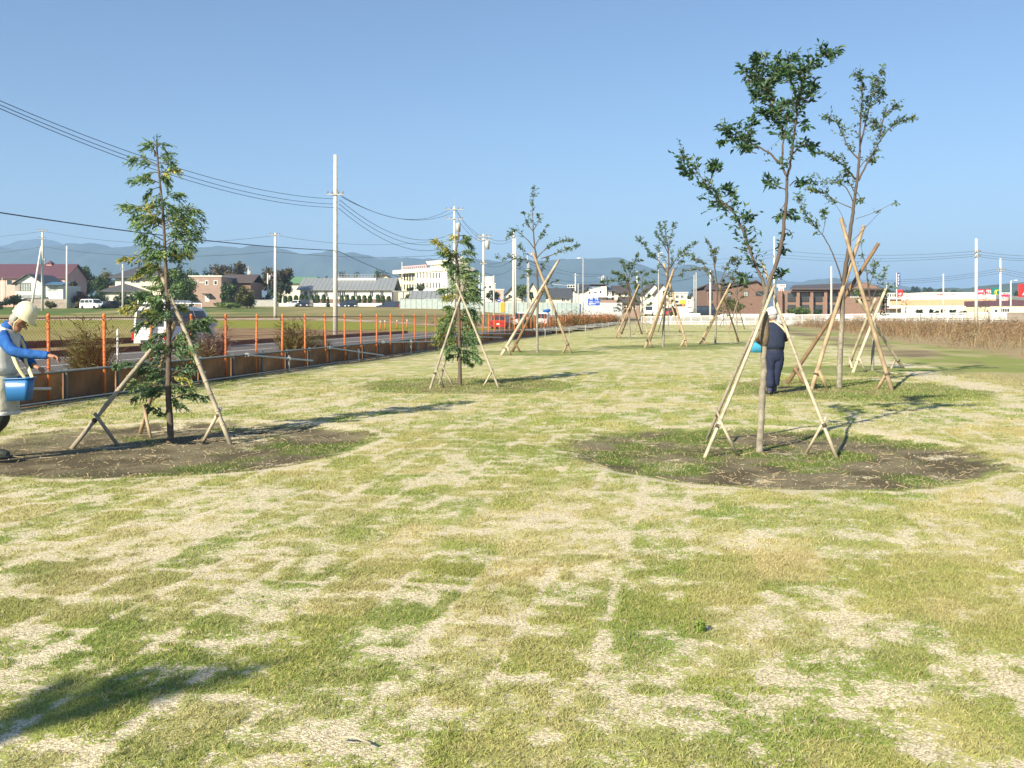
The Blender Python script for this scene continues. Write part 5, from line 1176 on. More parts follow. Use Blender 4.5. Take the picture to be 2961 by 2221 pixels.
fingers(N, E, 'wrR', L1(184, 1028, -0.235), (1, 0.1, -0.12), (0, 0.25, 1), 'hR', 0.95, 1.1)
fingers(N, E, 'wrL', (0.36, 0.11, 0.96), (1, -0.3, -0.2), (0, 0, 1), 'hL', 0.8)
N['hpR'] = ((-0.02, -0.09, 0.82), 0.085); N['knR'] = ((0.035, -0.10, 0.48), 0.055); N['anR'] = ((-0.02, -0.10, 0.09), 0.04); N['ftR'] = ((0.12, -0.10, 0.035), 0.035)
N['hpL'] = ((-0.04, 0.09, 0.82), 0.085); N['knL'] = ((-0.10, 0.10, 0.48), 0.055); N['anL'] = ((-0.28, 0.11, 0.11), 0.04); N['ftL'] = ((-0.14, 0.11, 0.035), 0.035)
E += [('pel', 'hpR'), ('hpR', 'knR'), ('knR', 'anR'), ('anR', 'ftR'), ('pel', 'hpL'), ('hpL', 'knL'), ('knL', 'anL'), ('anL', 'ftL')]
skin("body", N, E, M['skin'], man, 'pel')
tilt = lambda a: (Vector((math.cos(a), 0, -math.sin(a))), Y_)
def rg(x, z, rx, ry, a=0.0): A, Bx = tilt(a); return (Vector((x, 0, z)), rx, ry, A, Bx)
loft("shirt", [rg(-0.02, 0.90, .155, .175), rg(-0.01, 1.05, .15, .175), rg(0.015, 1.22, .155, .19, .1), rg(0.045, 1.33, .135, .19, .25), rg(0.078, 1.40, .072, .085, .4), rg(0.10, 1.425, .070, .074, .5), rg(0.122, 1.45, .068, .070, .6)], M['blue_cloth'], man, 26, 0.01)
loft("vest", [rg(-0.015, 0.90, .185, .20), rg(0.0, 0.98, .182, .196), rg(0.008, 1.08, .176, .192), rg(0.018, 1.18, .17, .196, .08), rg(0.032, 1.27, .163, .20, .16), rg(0.048, 1.335, .150, .202, .25), rg(0.062, 1.378, .125, .165, .33), rg(0.078, 1.405, .098, .115, .42), rg(0.084, 1.412, .09, .10, .42)], M['vest'], man, 28, 0.022)
limb("sleeve", [L1(30, 962, -0.12), L1(36, 972, -0.175), L1(52, 990, -0.245), L1(79, 1013, -0.27), L1(120, 1021, -0.255), L1(160, 1024, -0.24), L1(171, 1025, -0.238)], [0.042, 0.058, 0.063, 0.059, 0.050, 0.043, 0.039], M['blue_cloth'], man, 18, 0.09)
limb("sleeve", [(0.07, 0.12, 1.32), (0.09, 0.19, 1.23), (0.14, 0.26, 1.09), (0.22, 0.2, 1.03), (0.29, 0.15, 0.985)], [0.075, 0.08, 0.066, 0.055, 0.042], M['blue_cloth'], man, 16, 0.08)
loft("trousers", [rg(-0.02, 0.95, .15, .18), rg(-0.02, 0.86, .19, .20), rg(-0.012, 0.74, .185, .205), rg(0.0, 0.62, .175, .195), rg(0.018, 0.53, .172, .19), rg(0.024, 0.47, .168, .185), rg(0.022, 0.455, .14, .165)], M['beige_cloth'], man, 28, 0.035)
loft("trouser_hem", [rg(0.024, 0.50, .176, .194), rg(0.027, 0.475, .178, .196), rg(0.024, 0.458, .172, .19)], M['vest'], man, 28, 0.03, False)
for nm_, pts, rr, toe in (("boot", [(0.05, -0.075, 0.50), (0.035, -0.085, 0.40), (-0.035, -0.10, 0.27), (-0.04, -0.10, 0.13), (-0.03, -0.10, 0.05)], [0.10, 0.098, 0.072, 0.062, 0.062], (0.15, -0.10, 0.03)),
                     ("boot", [(-0.06, 0.075, 0.50), (-0.11, 0.09, 0.40), (-0.22, 0.105, 0.27), (-0.28, 0.11, 0.13), (-0.28, 0.11, 0.05)], [0.10, 0.098, 0.072, 0.062, 0.062], (-0.10, 0.11, 0.03))):
    bt = limb(nm_, [Vector(p) for p in pts], rr, M['boot'], man, 14, 0.05)
    a = Vector(pts[-1]); mb = MB(); mb.tube(smooth([a + Vector((-0.065, 0, 0)), a, a.lerp(Vector(toe), 0.6), Vector(toe)], 4), [0.045] * 2 + [0.06] * 3 + [0.055] * 4 + [0.05, 0.045, 0.04, 0.03], 12); mb.box(a.x - 0.075, toe[0] + 0.02, a.y - 0.05, a.y + 0.05, -0.005, 0.022); mb.build("sole", M['boot'], bt, True)
hm_, Mx = helmet(man, Vector((0.268, 0, 1.552)), hf, hu, M['helmet'])
mb = MB()
for a_, b_ in ((0.03, 0.010), (0.010, 0.03)): mb.box(-a_, a_, -0.004, 0.004, -b_, b_, Mx @ Matrix.Translation((-0.012, -0.1055, 0.045)) @ Matrix.Rotation(R(14), 4, 'X'))
mb.build("green_cross", M['greenmark'], hm_)
mb = MB(); Hm = Matrix((hf.normalized(), hf.cross(hu).normalized(), hu.normalized())).transposed().to_4x4(); Hm.translation = hc
mb.ball((0, 0, 0), 0.094, 0.088, 0.09, 14, 10, None)
vs = []; 
for v in mb.v:
    p = Vector(v); p.x = min(p.x, 0.012) - 0.022; vs.append(tuple(Hm @ (p + Vector((0, 0, 0.005)))))
mb.v = vs; mb.build("hair", M['hair'], man, True)
mb = MB()
for s in (-1, 1): mb.ball(Hm @ Vector((0.083, s * 0.032, 0.008)), 0.010, 0.012, 0.008, 8, 6)
mb.build("eyes", M['darktrim'], man, True)
mb = MB()
for s in (-1, 1): mb.tube([Hm @ Vector((0.02, s * 0.098, 0.06)), Hm @ Vector((0.005, s * 0.096, -0.02)), Hm @ Vector((0.03, s * 0.06, -0.095)), Hm @ Vector((0.05, 0, -0.118))], 0.0065, 6)
mb.build("chin_strap", M['strap'], man, True)
mb = MB(); mb.tube([Hm @ Vector((-0.06, -0.102, 0.045)), Hm @ Vector((0.0, -0.108, 0.0)), Hm @ Vector((0.01, -0.10, -0.04))], 0.006, 5); mb.build("helmet_band", M['strap_dk'], man, True)
def band(name, pts, w, m, parent, axis=Vector((1, 0, 0.4))):
    S = smooth(pts, 5); vs = []; A = Vector(axis).normalized()
    for i, p in enumerate(S):
        t = (S[min(i + 1, len(S) - 1)] - S[max(i - 1, 0)]).normalized(); a = (A - t * A.dot(t)).normalized() * w / 2; nn = t.cross(a).normalized() * 0.003
        vs += [p - a - nn, p + a - nn, p + a + nn, p - a + nn]
    n = len(S); mb = MB(); mb.add(vs, [(i*4+k, i*4+(k+1)%4, (i+1)*4+(k+1)%4, (i+1)*4+k) for i in range(n-1) for k in range(4)] + [(3, 2, 1, 0), tuple(range(4*n-4, 4*n))])
    return mb.build(name, m, parent, True)
band("carrying_strap", [Vector((0.10, -0.115, 1.40)), Vector((0.19, -0.15, 1.24)), Vector((0.235, -0.17, 1.10)), Vector((0.285, -0.17, 0.98)), Vector((0.345, -0.12, 0.85))], 0.035, M['strap'], man)
band("carrying_strap", [Vector((0.10, 0.10, 1.40)), Vector((0.20, 0.12, 1.2)), Vector((0.24, 0.08, 1.03)), Vector((0.285, 0.06, 0.95)), Vector((0.345, 0.02, 0.85))], 0.035, M['strap'], man)
basket("blue plastic basket hung from the neck of the man with blue sleeves", tuple(base1 + Vector((0.238, -0.05, 0.615))), 0.0, 0.138, 0.085, 0.245, M['bucket'], 0.03)

# -- the man in navy, seen from behind between the props
D2 = 18.1; K2 = D2 / F; base2 = Vector(((2240 - CX) * K2, D2, 0.0))
man2 = thing("person", "man in navy vest and trousers with white helmet, seen from behind", "person", tuple(base2))
N, E = {}, []
N['pel'] = ((0.0, 0, 0.86), (0.13, 0.11)); N['sp1'] = ((0.01, -0.01, 1.03), (0.13, 0.10)); N['sp2'] = ((0.015, 0.02, 1.23), (0.14, 0.10)); N['neck'] = ((0.0, 0.06, 1.39), 0.055); N['neck2'] = ((-0.005, 0.085, 1.435), 0.052)
E += [('pel', 'sp1'), ('sp1', 'sp2'), ('sp2', 'neck'), ('neck', 'neck2')]
h2 = Vector((-0.015, 0.12, 1.50)); f2_ = Vector((-0.28, 0.85, -0.36)); u2 = Vector((-0.08, 0.40, 0.92)); u2 = (u2 - f2_.normalized() * u2.dot(f2_.normalized())).normalized()
head_nodes(N, E, 'neck2', h2, f2_, u2)
N['shR'] = ((0.19, 0.03, 1.32), 0.055); N['elR'] = ((0.245, 0.10, 1.09), 0.042); N['wrR'] = ((0.10, 0.27, 1.02), 0.028)
N['shL'] = ((-0.17, 0.03, 1.32), 0.055); N['elL'] = ((-0.235, 0.11, 1.10), 0.042); N['wrL'] = ((-0.27, 0.30, 1.03), 0.028)
E += [('sp2', 'shR'), ('shR', 'elR'), ('elR', 'wrR'), ('sp2', 'shL'), ('shL', 'elL'), ('elL', 'wrL')]
fingers(N, E, 'wrR', (0.05, 0.31, 1.02), (-0.7, 0.7, 0), (0, 0, 1), 'hR', 0.8); fingers(N, E, 'wrL', (-0.28, 0.35, 1.025), (-0.1, 1, 0), (0, 0, 1), 'hL', 0.8)
for s, n_ in ((1, 'R'), (-1, 'L')):
    xk = 0.05 * s - 0.02; N['hp' + n_] = ((0.075 * s, 0, 0.80), 0.08); N['kn' + n_] = ((0.065 * s - 0.015, 0.02, 0.45), 0.055); N['an' + n_] = ((0.055 * s - 0.06, 0.0 + 0.05 * s, 0.09), 0.038); N['ft' + n_] = ((0.06 * s - 0.085, 0.13 + 0.05 * s, 0.035), 0.035)
    E += [('pel', 'hp' + n_), ('hp' + n_, 'kn' + n_), ('kn' + n_, 'an' + n_), ('an' + n_, 'ft' + n_)]
skin("body", N, E, M['skin'], man2, 'pel')
def r2(x, y, z, rx, ry): return (Vector((x, y, z)), rx, ry, X_, Y_)
loft("vest", [r2(0.012, 0, 0.875, .172, .125), r2(0.012, -0.005, 0.96, .18, .13), r2(0.012, -0.005, 1.08, .185, .132), r2(0.015, 0.01, 1.2, .195, .132), r2(0.015, 0.03, 1.30, .19, .12), r2(0.01, 0.045, 1.365, .135, .095), r2(0.0, 0.06, 1.405, .075, .075)], M['navy'], man2, 28, 0.02)
loft("belt", [r2(0.012, 0, 0.858, .166, .12), r2(0.012, 0, 0.885, .168, .121)], M['strap_dk'], man2, 24, 0.0)
limb("sleeve", [(0.15, 0.03, 1.34), (0.20, 0.04, 1.29), (0.235, 0.07, 1.19), (0.25, 0.10, 1.09), (0.18, 0.2, 1.045), (0.115, 0.26, 1.02)], [0.06, 0.075, 0.068, 0.064, 0.052, 0.042], M['brown_cloth'], man2, 16, 0.09)
limb("sleeve", [(-0.13, 0.03, 1.34), (-0.18, 0.04, 1.29), (-0.22, 0.07, 1.19), (-0.24, 0.11, 1.10), (-0.26, 0.2, 1.05), (-0.27, 0.28, 1.03)], [0.06, 0.075, 0.068, 0.062, 0.052, 0.042], M['brown_cloth'], man2, 16, 0.09)
loft("trousers", [r2(0.01, 0, 0.885, .16, .115), r2(0.01, 0, 0.80, .168, .125), r2(0.008, 0.0, 0.72, .165, .12), r2(0.006, 0, 0.66, .15, .10), r2(0.004, 0, 0.63, .10, .06)], M['navy2'], man2, 24, 0.02)
for s in (1, -1):
    limb("trouser_leg", [(0.082 * s + 0.01, 0, 0.76), (0.078 * s, 0.01, 0.6), (0.066 * s - 0.015, 0.02, 0.45), (0.062 * s - 0.035, 0.015 + 0.03 * s, 0.30), (0.06 * s - 0.05, 0.05 * s, 0.19), (0.06 * s - 0.052, 0.05 * s, 0.165)], [0.095, 0.095, 0.085, 0.085, 0.09, 0.075], M['navy2'], man2, 16, 0.10)
    bt = limb("boot", [(0.058 * s - 0.05, 0.045 * s, 0.26), (0.056 * s - 0.056, 0.05 * s, 0.14), (0.055 * s - 0.06, 0.05 * s, 0.04)], [0.062, 0.058, 0.055], mat("navy_rubber", (0.05, 0.055, 0.10), 0.45, 0.1, 8), man2, 12, 0.04)
    mb = MB(); a = Vector((0.055 * s - 0.06, 0.05 * s - 0.05, 0.035)); mb.tube([a, a + Vector((-0.01, 0.09, 0)), a + Vector((-0.02, 0.17, 0)), a + Vector((-0.026, 0.21, 0))], [0.042, 0.052, 0.05, 0.03], 10); mb.build("sole", M['boot'], bt, True)
hm_, Mx = helmet(man2, h2 + u2 * 0.062 + f2_.normalized() * 0.0, f2_, u2, M['white'])
Hm = Matrix((f2_.normalized(), f2_.normalized().cross(u2), u2)).transposed().to_4x4(); Hm.translation = h2
mb = MB(); mb.ball((0, 0, 0), 0.094, 0.088, 0.075, 14, 10); vs = []
for v in mb.v:
    p = Vector(v); p.x = min(p.x, 0.012) - 0.018; vs.append(tuple(Hm @ (p + Vector((0, 0, 0.0)))))
mb.v = vs; mb.build("hair", M['hair'], man2, True)
band("carrying_strap", [Vector((-0.08, 0.12, 1.385)), Vector((-0.02, 0.0, 1.415)), Vector((0.06, -0.058, 1.36)), Vector((0.13, -0.085, 1.29)), Vector((0.19, -0.05, 1.21)), Vector((0.2, 0.08, 1.13))], 0.034, M['strap'], man2, (0.5, 0, 1))
basket("pale blue bucket held in front of the man in navy, showing left of the trunk", tuple(base2 + Vector((-0.27, 0.33, 0.80))), 0.0, 0.135, 0.09, 0.225, M['cyan'])

# ================================================================== BUILDINGS
class Bd:
    """a building whose front stands on the line between two photo columns; local x right along the front, y into the depth, z up"""
    def __init__(s, name, label, cat, px0, px1, ytop, ybase, d, d1=None, group=None):
        p0, p1 = W(px0, ybase, d), W(px1, ybase, d1 or d); dx, dy = p1.x - p0.x, p1.y - p0.y
        s.w = math.hypot(dx, dy); s.h = (ybase - ytop) / F * d; s.d = d; s.px0, s.px1, s.yb, s.d1 = px0, px1, ybase, d1 or d
        s.t = thing(name, label, cat, tuple(p0), math.atan2(dy, dx), group)
    def u(s, px):                                   # photo column -> distance along the front
        k0, k1 = (s.px0 - CX) / F * s.d, (s.px1 - CX) / F * s.d1; q = (px - CX) / F
        t = (q * s.d - k0) / ((k1 - k0) - q * (s.d1 - s.d)); return t * s.w
    def z(s, py, px=None):
        dd = s.d if px is None else s.d + (s.d1 - s.d) * s.u(px) / s.w
        return EYE + (HY - py) / F * dd - s.t.location.z
    def walls(s, m, dp, x0=0, x1=None, z0=-1.5, z1=None, y0=0.0, name="wall"):
        mb = MB(); mb.box(x0, s.w if x1 is None else x1, y0, y0 + dp, z0, s.h if z1 is None else z1); return mb.build(name, m, s.t)
    def win(s, x0, x1, z0, z1, glass='glass', frame='trim', fw=0.07, y=0.0, mull=0, name="window", side=0):
        """frame mesh with its pane as a child; side=1 puts it on the right-hand wall"""
        mb = MB()
        def bx(a, b, c, e, ya, yb):
            if side: mb.box(s.w - yb, s.w - ya, a, b, c, e)
            else: mb.box(a, b, y + ya, y + yb, c, e)
        for a, b, c, e in ((x0 - fw, x1 + fw, z1, z1 + fw), (x0 - fw, x1 + fw, z0 - fw, z0), (x0 - fw, x0, z0, z1), (x1, x1 + fw, z0, z1)): bx(a, b, c, e, -0.06, 0.02)
        for k in range(mull): a = x0 + (x1 - x0) * (k + 1) / (mull + 1); bx(a - fw * 0.4, a + fw * 0.4, z0, z1, -0.05, 0.0)
        f = mb.build(name, M[frame], s.t); mb = MB(); bx(x0, x1, z0, z1, -0.02, 0.015); mb.build("pane", M[glass], f); return f
    def pwin(s, a, b, c, e, **k):                    # window from photo coordinates left, right, top, bottom
        return s.win(s.u(a), s.u(b), s.z(e, a), s.z(c, a), **k)
    def gable(s, m, dp, z, rise, over=0.4, axis='x', x0=0, x1=None, y0=0.0, wallm=None, th=0.12, name="roof"):
        x1 = s.w if x1 is None else x1; mb = MB(); o = over
        if axis == 'x':
            ym = y0 + dp / 2; sl = rise / (dp / 2)
            A = [(x0 - o, y0 - o, z - sl * o), (x1 + o, y0 - o, z - sl * o), (x1 + o, ym, z + rise), (x0 - o, ym, z + rise)]
            Bq = [(x0 - o, y0 + dp + o, z - sl * o), (x1 + o, y0 + dp + o, z - sl * o), (x1 + o, ym, z + rise), (x0 - o, ym, z + rise)]
        else:
            xm = (x0 + x1) / 2; sl = rise / ((x1 - x0) / 2)
            A = [(x0 - o, y0 - o, z - sl * o), (xm, y0 - o, z + rise), (xm, y0 + dp + o, z + rise), (x0 - o, y0 + dp + o, z - sl * o)]
            Bq = [(x1 + o, y0 - o, z - sl * o), (xm, y0 - o, z + rise), (xm, y0 + dp + o, z + rise), (x1 + o, y0 + dp + o, z - sl * o)]
        for Q in (A, Bq): mb.hexa([Vector(q) for q in Q], [Vector(q) + Vector((0, 0, th)) for q in Q])
        r = mb.build(name, m, s.t)
        if wallm:
            q = ([(x0 + 0.02, 0), (x1 - 0.02, 0)] if axis == 'x' else [(y0 + 0.02, 1), (y0 + dp - 0.02, 1)])
            for v, ky in q:
                mb = MB()
                if ky: tri = lambda e: [Vector((x0, v + e, z - .02)), Vector((x1, v + e, z - .02)), Vector((xm, v + e, z + rise - .02))]
                else: tri = lambda e: [Vector((v + e, y0, z - .02)), Vector((v + e, y0 + dp, z - .02)), Vector((v + e, ym, z + rise - .02))]
                mb.hexa(tri(-.02), tri(.02)); mb.build("gable_wall", wallm, s.t)
        return r
    def hip(s, m, dp, z, rise, over=0.5, x0=0, x1=None, y0=0.0, ridge=None, name="roof"):
        x1 = s.w if x1 is None else x1; o = over; w = x1 - x0; ins = min(w, dp) / 2 if ridge is None else (w - ridge) / 2
        b = [Vector(p) for p in ((x0 - o, y0 - o, z), (x1 + o, y0 - o, z), (x1 + o, y0 + dp + o, z), (x0 - o, y0 + dp + o, z))]
        ym = y0 + dp / 2; r0, r1 = Vector((x0 + ins, ym, z + rise)), Vector((x1 - ins, ym, z + rise)); lo = [p - Vector((0, 0, 0.16)) for p in b]
        mb = MB(); mb.add(lo + b + [r0, r1], [(3, 2, 1, 0), (0, 1, 5, 4), (1, 2, 6, 5), (2, 3, 7, 6), (3, 0, 4, 7), (4, 5, 9, 8), (5, 6, 9), (6, 7, 8, 9), (7, 4, 8)])
        return mb.build(name, m, s.t)
    def slab(s, m, x0, x1, y0, y1, z0, z1, name, parent=None):
        mb = MB(); mb.box(x0, x1, y0, y1, z0, z1); return mb.build(name, m, parent or s.t)
def glyphs(mb, x0, x1, z0, z1, n, y0, y1, th=0.16, seed=1):
    """a row of brush-like characters, strokes of boxes"""
    rr = random.Random(seed); w = (x1 - x0) / n; h = z1 - z0
    for i in range(n):
        a = x0 + i * w + w * 0.08; b = x0 + (i + 1) * w - w * 0.08; t = h * th
        for k in range(rr.choice((2, 3))):
            zz = z0 + h * (0.08 + 0.84 * rr.random()); mb.box(a + (b - a) * rr.uniform(0, .25), b - (b - a) * rr.uniform(0, .25), y0 - 0.001 * k, y1, zz - t / 2, zz + t / 2)
        for k in range(rr.choice((1, 2))):
            xx = a + (b - a) * rr.uniform(0.15, 0.85); mb.box(xx - t / 2, xx + t / 2, y0 - 0.004 - 0.001 * k, y1, z0 + h * rr.uniform(0, .2), z1 - h * rr.uniform(0, .2))
def letter(txt, size, m, parent, loc, name="lettering", rot=(R(90), 0, 0), bold=0.0, shear=0.0):
    cu = bpy.data.curves.new(name, 'FONT'); cu.body = txt; cu.size = size; cu.extrude = 0.02; cu.offset = bold; cu.shear = shear; cu.align_x = 'CENTER'; cu.align_y = 'CENTER'
    o = bpy.data.objects.new(name, cu); COL.objects.link(o); bpy.context.view_layer.update()
    me = bpy.data.meshes.new_from_object(o.evaluated_get(bpy.context.evaluated_depsgraph_get())); bpy.data.objects.remove(o); bpy.data.curves.remove(cu)
    me.materials.clear(); me.materials.append(m); q = bpy.data.objects.new(name, me); COL.objects.link(q); q.parent = parent; q.location = loc; q.rotation_euler = rot; return q

# -- left: pink house with the long purple roof
b = Bd("house", "long pink house under a purple metal roof at the left edge", "house", -170, 188, 801, 868, 178)
b.walls(M['pink'], 9); b.gable(M['roof_purple'], 9, b.h, 2.6, 0.5, 'x', wallm=M['pink'])
for x in (12.6, 14.6): b.win(x, x + 1.0, b.h - 1.5, b.h - 0.6)
b.slab(M['trim'], b.u(10), b.u(11.2), -0.55, -0.5, -1, b.h - 0.2, "downpipe")
tw = b.slab(M['pink'], b.u(104), b.u(119), 4.0, 5.2, b.h + 1.2, b.z(760), "roof_turret")
mb = MB(); x0, x1 = b.u(102), b.u(121); z = b.z(760); mb.hexa([Vector((x0, 3.8, z)), Vector((x1, 3.8, z)), Vector((x1, 5.4, z)), Vector((x0, 5.4, z))], [Vector(((x0 + x1) / 2 + q, 4.6 + r_, z + .7)) for q, r_ in ((-.05, -.05), (.05, -.05), (.05, .05), (-.05, .05))]); mb.build("turret_roof", M['roof_purple'], tw)
mb = MB()
for px in (90, 96): mb.tube([(b.u(px), 4.5, b.h + 1.5), (b.u(px), 4.5, b.z(745))], 0.09, 6)
mb.box(b.u(89), b.u(97), 4.3, 4.7, b.z(748), b.z(745)); mb.build("roof_frame", M['steel'], b.t)
# -- white gabled house before it
b = Bd("house", "white house with a front gable and a blue side canopy at the left edge", "house", 44, 122, 818, 858, 158)
b.walls(M['cream_w'], 8); b.gable(M['roof_dark'], 8, b.h, 1.45, 0.55, 'y', wallm=M['cream_w'])
b.pwin(60, 88, 820, 841, mull=3, glass='glass_lt', frame='darktrim'); b.slab(M['block'], 0, b.u(58), -0.05, 0.0, b.z(842), b.z(819), "brown_cladding")
b.slab(M['cream_w'], b.w, b.u(178), 0.5, 7, -1.5, b.z(825), "side_wing")
mb = MB(); x0, x1 = b.u(130), b.u(184); mb.hexa([Vector((x0, -0.5, b.z(824))), Vector((x1, -0.5, b.z(824))), Vector((x1, 2.5, b.z(815))), Vector((x0, 2.5, b.z(815)))], [Vector((x0, -0.5, b.z(823))), Vector((x1, -0.5, b.z(823))), Vector((x1, 2.5, b.z(814))), Vector((x0, 2.5, b.z(814)))]); mb.build("blue_canopy", M['roof_blue'], b.t)
b.pwin(133, 161, 826, 842, mull=1, glass='glass_lt', y=0.5)
mb = MB(); x0, x1 = b.u(62), b.u(128); mb.hexa([Vector((x0, -1.6, b.z(863))), Vector((x1, -1.6, b.z(863))), Vector((x1, 0, b.z(853))), Vector((x0, 0, b.z(853)))], [Vector((x0, -1.6, b.z(862))), Vector((x1, -1.6, b.z(862))), Vector((x1, 0, b.z(852))), Vector((x0, 0, b.z(852)))]); mb.build("lean_to_roof", M['roof_grey'], b.t)
def bwall(name, label, cat, px0, px1, yt, yb, d, m, th=0.15, d1=None, cap=True):
    q = Bd(name, label, cat, px0, px1, yt, yb, d, d1); q.walls(m, th, z0=-1.2)
    if cap: q.slab(M['concrete_grey'], -0.03, q.w + 0.03, -0.04, th + 0.04, q.h, q.h + 0.07, "coping")
    return q
bwall("garden_wall", "low brown block wall in front of the white gabled house", "wall", 60, 190, 866, 892, 152, M['block'])
# -- cream house with the dark hip roof
b = Bd("house", "cream two-storey house with a dark hipped roof behind the feathery cypress", "house", 333, 470, 801, 872, 170)
b.walls(M['cream'], 8.5); b.hip(M['roof_dark'], 8.5, b.h, 2.2, 0.9, ridge=3.2)
b.pwin(378, 405, 806, 818, mull=1); b.pwin(350, 361, 806, 823); b.slab(M['brick2'], -1.5, b.u(330), 0.8, 5, -1.5, b.z(826), "side_wall")
b.hip(M['roof_dark'], 3.4, b.z(843), 1.35, 0.5, x0=b.u(318), x1=b.u(425), y0=-3.4, ridge=0.4, name="porch_roof"); b.slab(M['cream'], b.u(320), b.u(420), -3.2, 0, -1.5, b.z(845), "porch_wall")
# -- brown box building with white lettering
b = Bd("clinic_building", "flat-roofed brown building with white lettering and two small windows", "building", 547, 640, 800, 872, 175)
b.walls(M['brick'], 9); b.slab(M['cream_w'], -0.15, b.w + 0.15, -0.15, 9.1, b.h, b.h + 0.2, "parapet")
for a, e in ((594.8, 601), (620, 627.5)): b.pwin(a, e, 812.5, 823, frame='cream_w' if False else 'trim', fw=0.11)
mb = MB(); glyphs(mb, b.u(557), b.u(574), b.z(813), b.z(810), 6, -0.05, 0, 0.3, 3); glyphs(mb, b.u(558), b.u(591.5), b.z(819.5), b.z(814.5), 8, -0.05, 0, 0.22, 8); mb.build("lettering", M['trim'], b.t)
b.slab(M['darktrim'], b.u(591), b.u(611), -1.2, -0.01, b.z(852.5), b.z(849), "door_canopy")
dr = b.slab(M['white'], b.u(593), b.u(606), -0.06, 0.02, b.z(872), b.z(854), "door"); b.slab(M['glass'], b.u(599), b.u(602), -0.08, -0.061, b.z(861.5), b.z(858), "door_window", dr)
b.slab(M['white'], b.u(588), b.u(590.5), 3, 3.3, b.h + 0.2, b.z(793), "roof_vent")
b = Bd("house", "low house with a dark brown roof behind the two green bushes", "house", 641, 725, 815, 868, 182)
b.walls(M['brick2'], 8); b.gable(M['roof_brown'], 8, b.h, 1.5, 0.6, 'x')
# -- long school hall with the grey ribbed roof
b = Bd("school_hall", "long white hall under a grey ribbed metal roof behind the clipped shrubs", "building", 868, 1132, 838, 876, 205)
b.walls(M['cream_w'], 13); b.slab(M['brick2'], -0.02, b.w + 0.02, -0.06, 0.0, -1.0, b.z(865), "brick_base")
b.gable(M['roof_grey'], 13, b.z(836), 2.6, 0.7, 'x')
mon = b.slab(M['cream_w'], b.u(957), b.u(1077), 5.2, 8.0, b.z(836) + 1.6, b.z(801.5), "roof_monitor")
mb = MB(); x0, x1 = b.u(957), b.u(1077); z0, z1 = b.z(801), b.z(791)
for zz in (z0, (z0 + z1) / 2, z1): mb.box(x0, x1, 5.3, 5.34, zz - 0.03, zz + 0.03)
for k in range(15): a = x0 + (x1 - x0) * k / 14; mb.box(a - 0.03, a + 0.03, 5.26, 5.30, z0, z1)
mb.build("roof_railing", M['steel'], mon)
for a in (880, 895, 910, 938, 978, 989, 1023, 1070, 1100): b.pwin(a, a + 9, 843, 858, mull=1)
b = Bd("gym_building", "pale building with a green roof behind the grey-roofed hall", "building", 790, 908, 820, 872, 260)
b.walls(M['cream'], 12); b.slab(M['roof_green'], -1, b.w + 1, -0.8, 12.5, b.h, b.z(801), "roof")
b = Bd("house", "yellow gabled house between the grey-roofed hall and the school", "house", 1080, 1156, 812, 874, 232)
b.walls(M['yellowish'], 9); b.gable(M['roof_brown'], 9, b.h, 1.6, 0.7, 'y', x1=b.u(1140), wallm=M['yellowish']); b.pwin(1143, 1148, 822, 838)
# -- three-storey school
b = Bd("school", "long pale-yellow three-storey school with recessed windows and a roof block", "school", 1153, 1303, 791, 850, 232, 214)
b.walls(M['yellowish'], 6); b.slab(M['cream'], -0.6, b.w + 0.5, -1.4, 6.4, b.h - 0.15, b.h + 0.75, "eaves")
for px in range(1160, 1212, 8): b.pwin(px, px + 4.6, 792, 812, frame='yellowish', y=0.0); b.pwin(px, px + 4.6, 822, 838, frame='yellowish')
b.slab(M['cream_w'], b.u(1213), b.w + 0.2, -1.1, 0.0, -1.5, b.h - 0.16, "front_bay")
for px in range(1218, 1284, 9): b.pwin(px, px + 3.4, 789, 805, frame='cream_w', y=-1.1); b.pwin(px, px + 3.4, 817, 833, frame='cream_w', y=-1.1)
for px in range(1214, 1284, 9): b.slab(M['cream_w'], b.u(px), b.u(px) + 0.35, -1.3, -1.1, b.z(812, px), b.z(786, px), "fin")
b.slab(M['cream_w'], b.u(1234), b.u(1296), 1, 5, b.h + 0.7, b.z(766, 1250), "penthouse")
mb = MB(); x0, x1 = b.u(1228), b.u(1300); z0, z1 = b.z(765, 1250), b.z(754, 1250); mb.hexa([Vector((x0 + .6, 0.5, z0)), Vector((x1, 0.5, z0)), Vector((x1, 5.6, z0)), Vector((x0 + .6, 5.6, z0))], [Vector((x0, 0.3, z1)), Vector((x1, 0.3, z1)), Vector((x1, 6, z1)), Vector((x0, 6, z1))]); mb.build("penthouse_roof", M['cream'], b.t)
b.slab(M['cream_w'], b.u(1274), b.u(1296), 2, 4.5, z1, b.z(740, 1280), "water_tank")
mb = MB()
for px in range(1164, 1236, 6): mb.box(b.u(px), b.u(px) + 0.25, 0, 0.2, b.h + 0.7, b.h + 1.7)
mb.box(b.u(1163), b.u(1232), 0.05, 0.15, b.h + 1.5, b.h + 1.7); mb.build("roof_railing", M['pink'], b.t)
for px in (1168, 1184, 1201): b.slab(M['cream_w'], b.u(px), b.u(px + 6), 1, 1.6, b.h + 0.7, b.z(780, px), "roof_vent")
b = Bd("school_wing", "plain cream end wing of the school half hidden by the bushy cypress", "school wing", 1304, 1352, 786, 850, 214.5, 219)
b.walls(M['cream_w'], 2); b.slab(M['cream'], -0.0, b.w + 0.3, -0.8, 2.3, b.h - 0.1, b.h + 0.7, "eaves"); b.pwin(1332, 1340, 793, 812); b.pwin(1343, 1349, 793, 812)
mb = MB()
for px in range(1330, 1350, 6): mb.box(b.u(px), b.u(px) + 0.2, 0, 0.2, b.h + 0.6, b.h + 1.8)
mb.build("roof_railing", M['pink'], b.t)
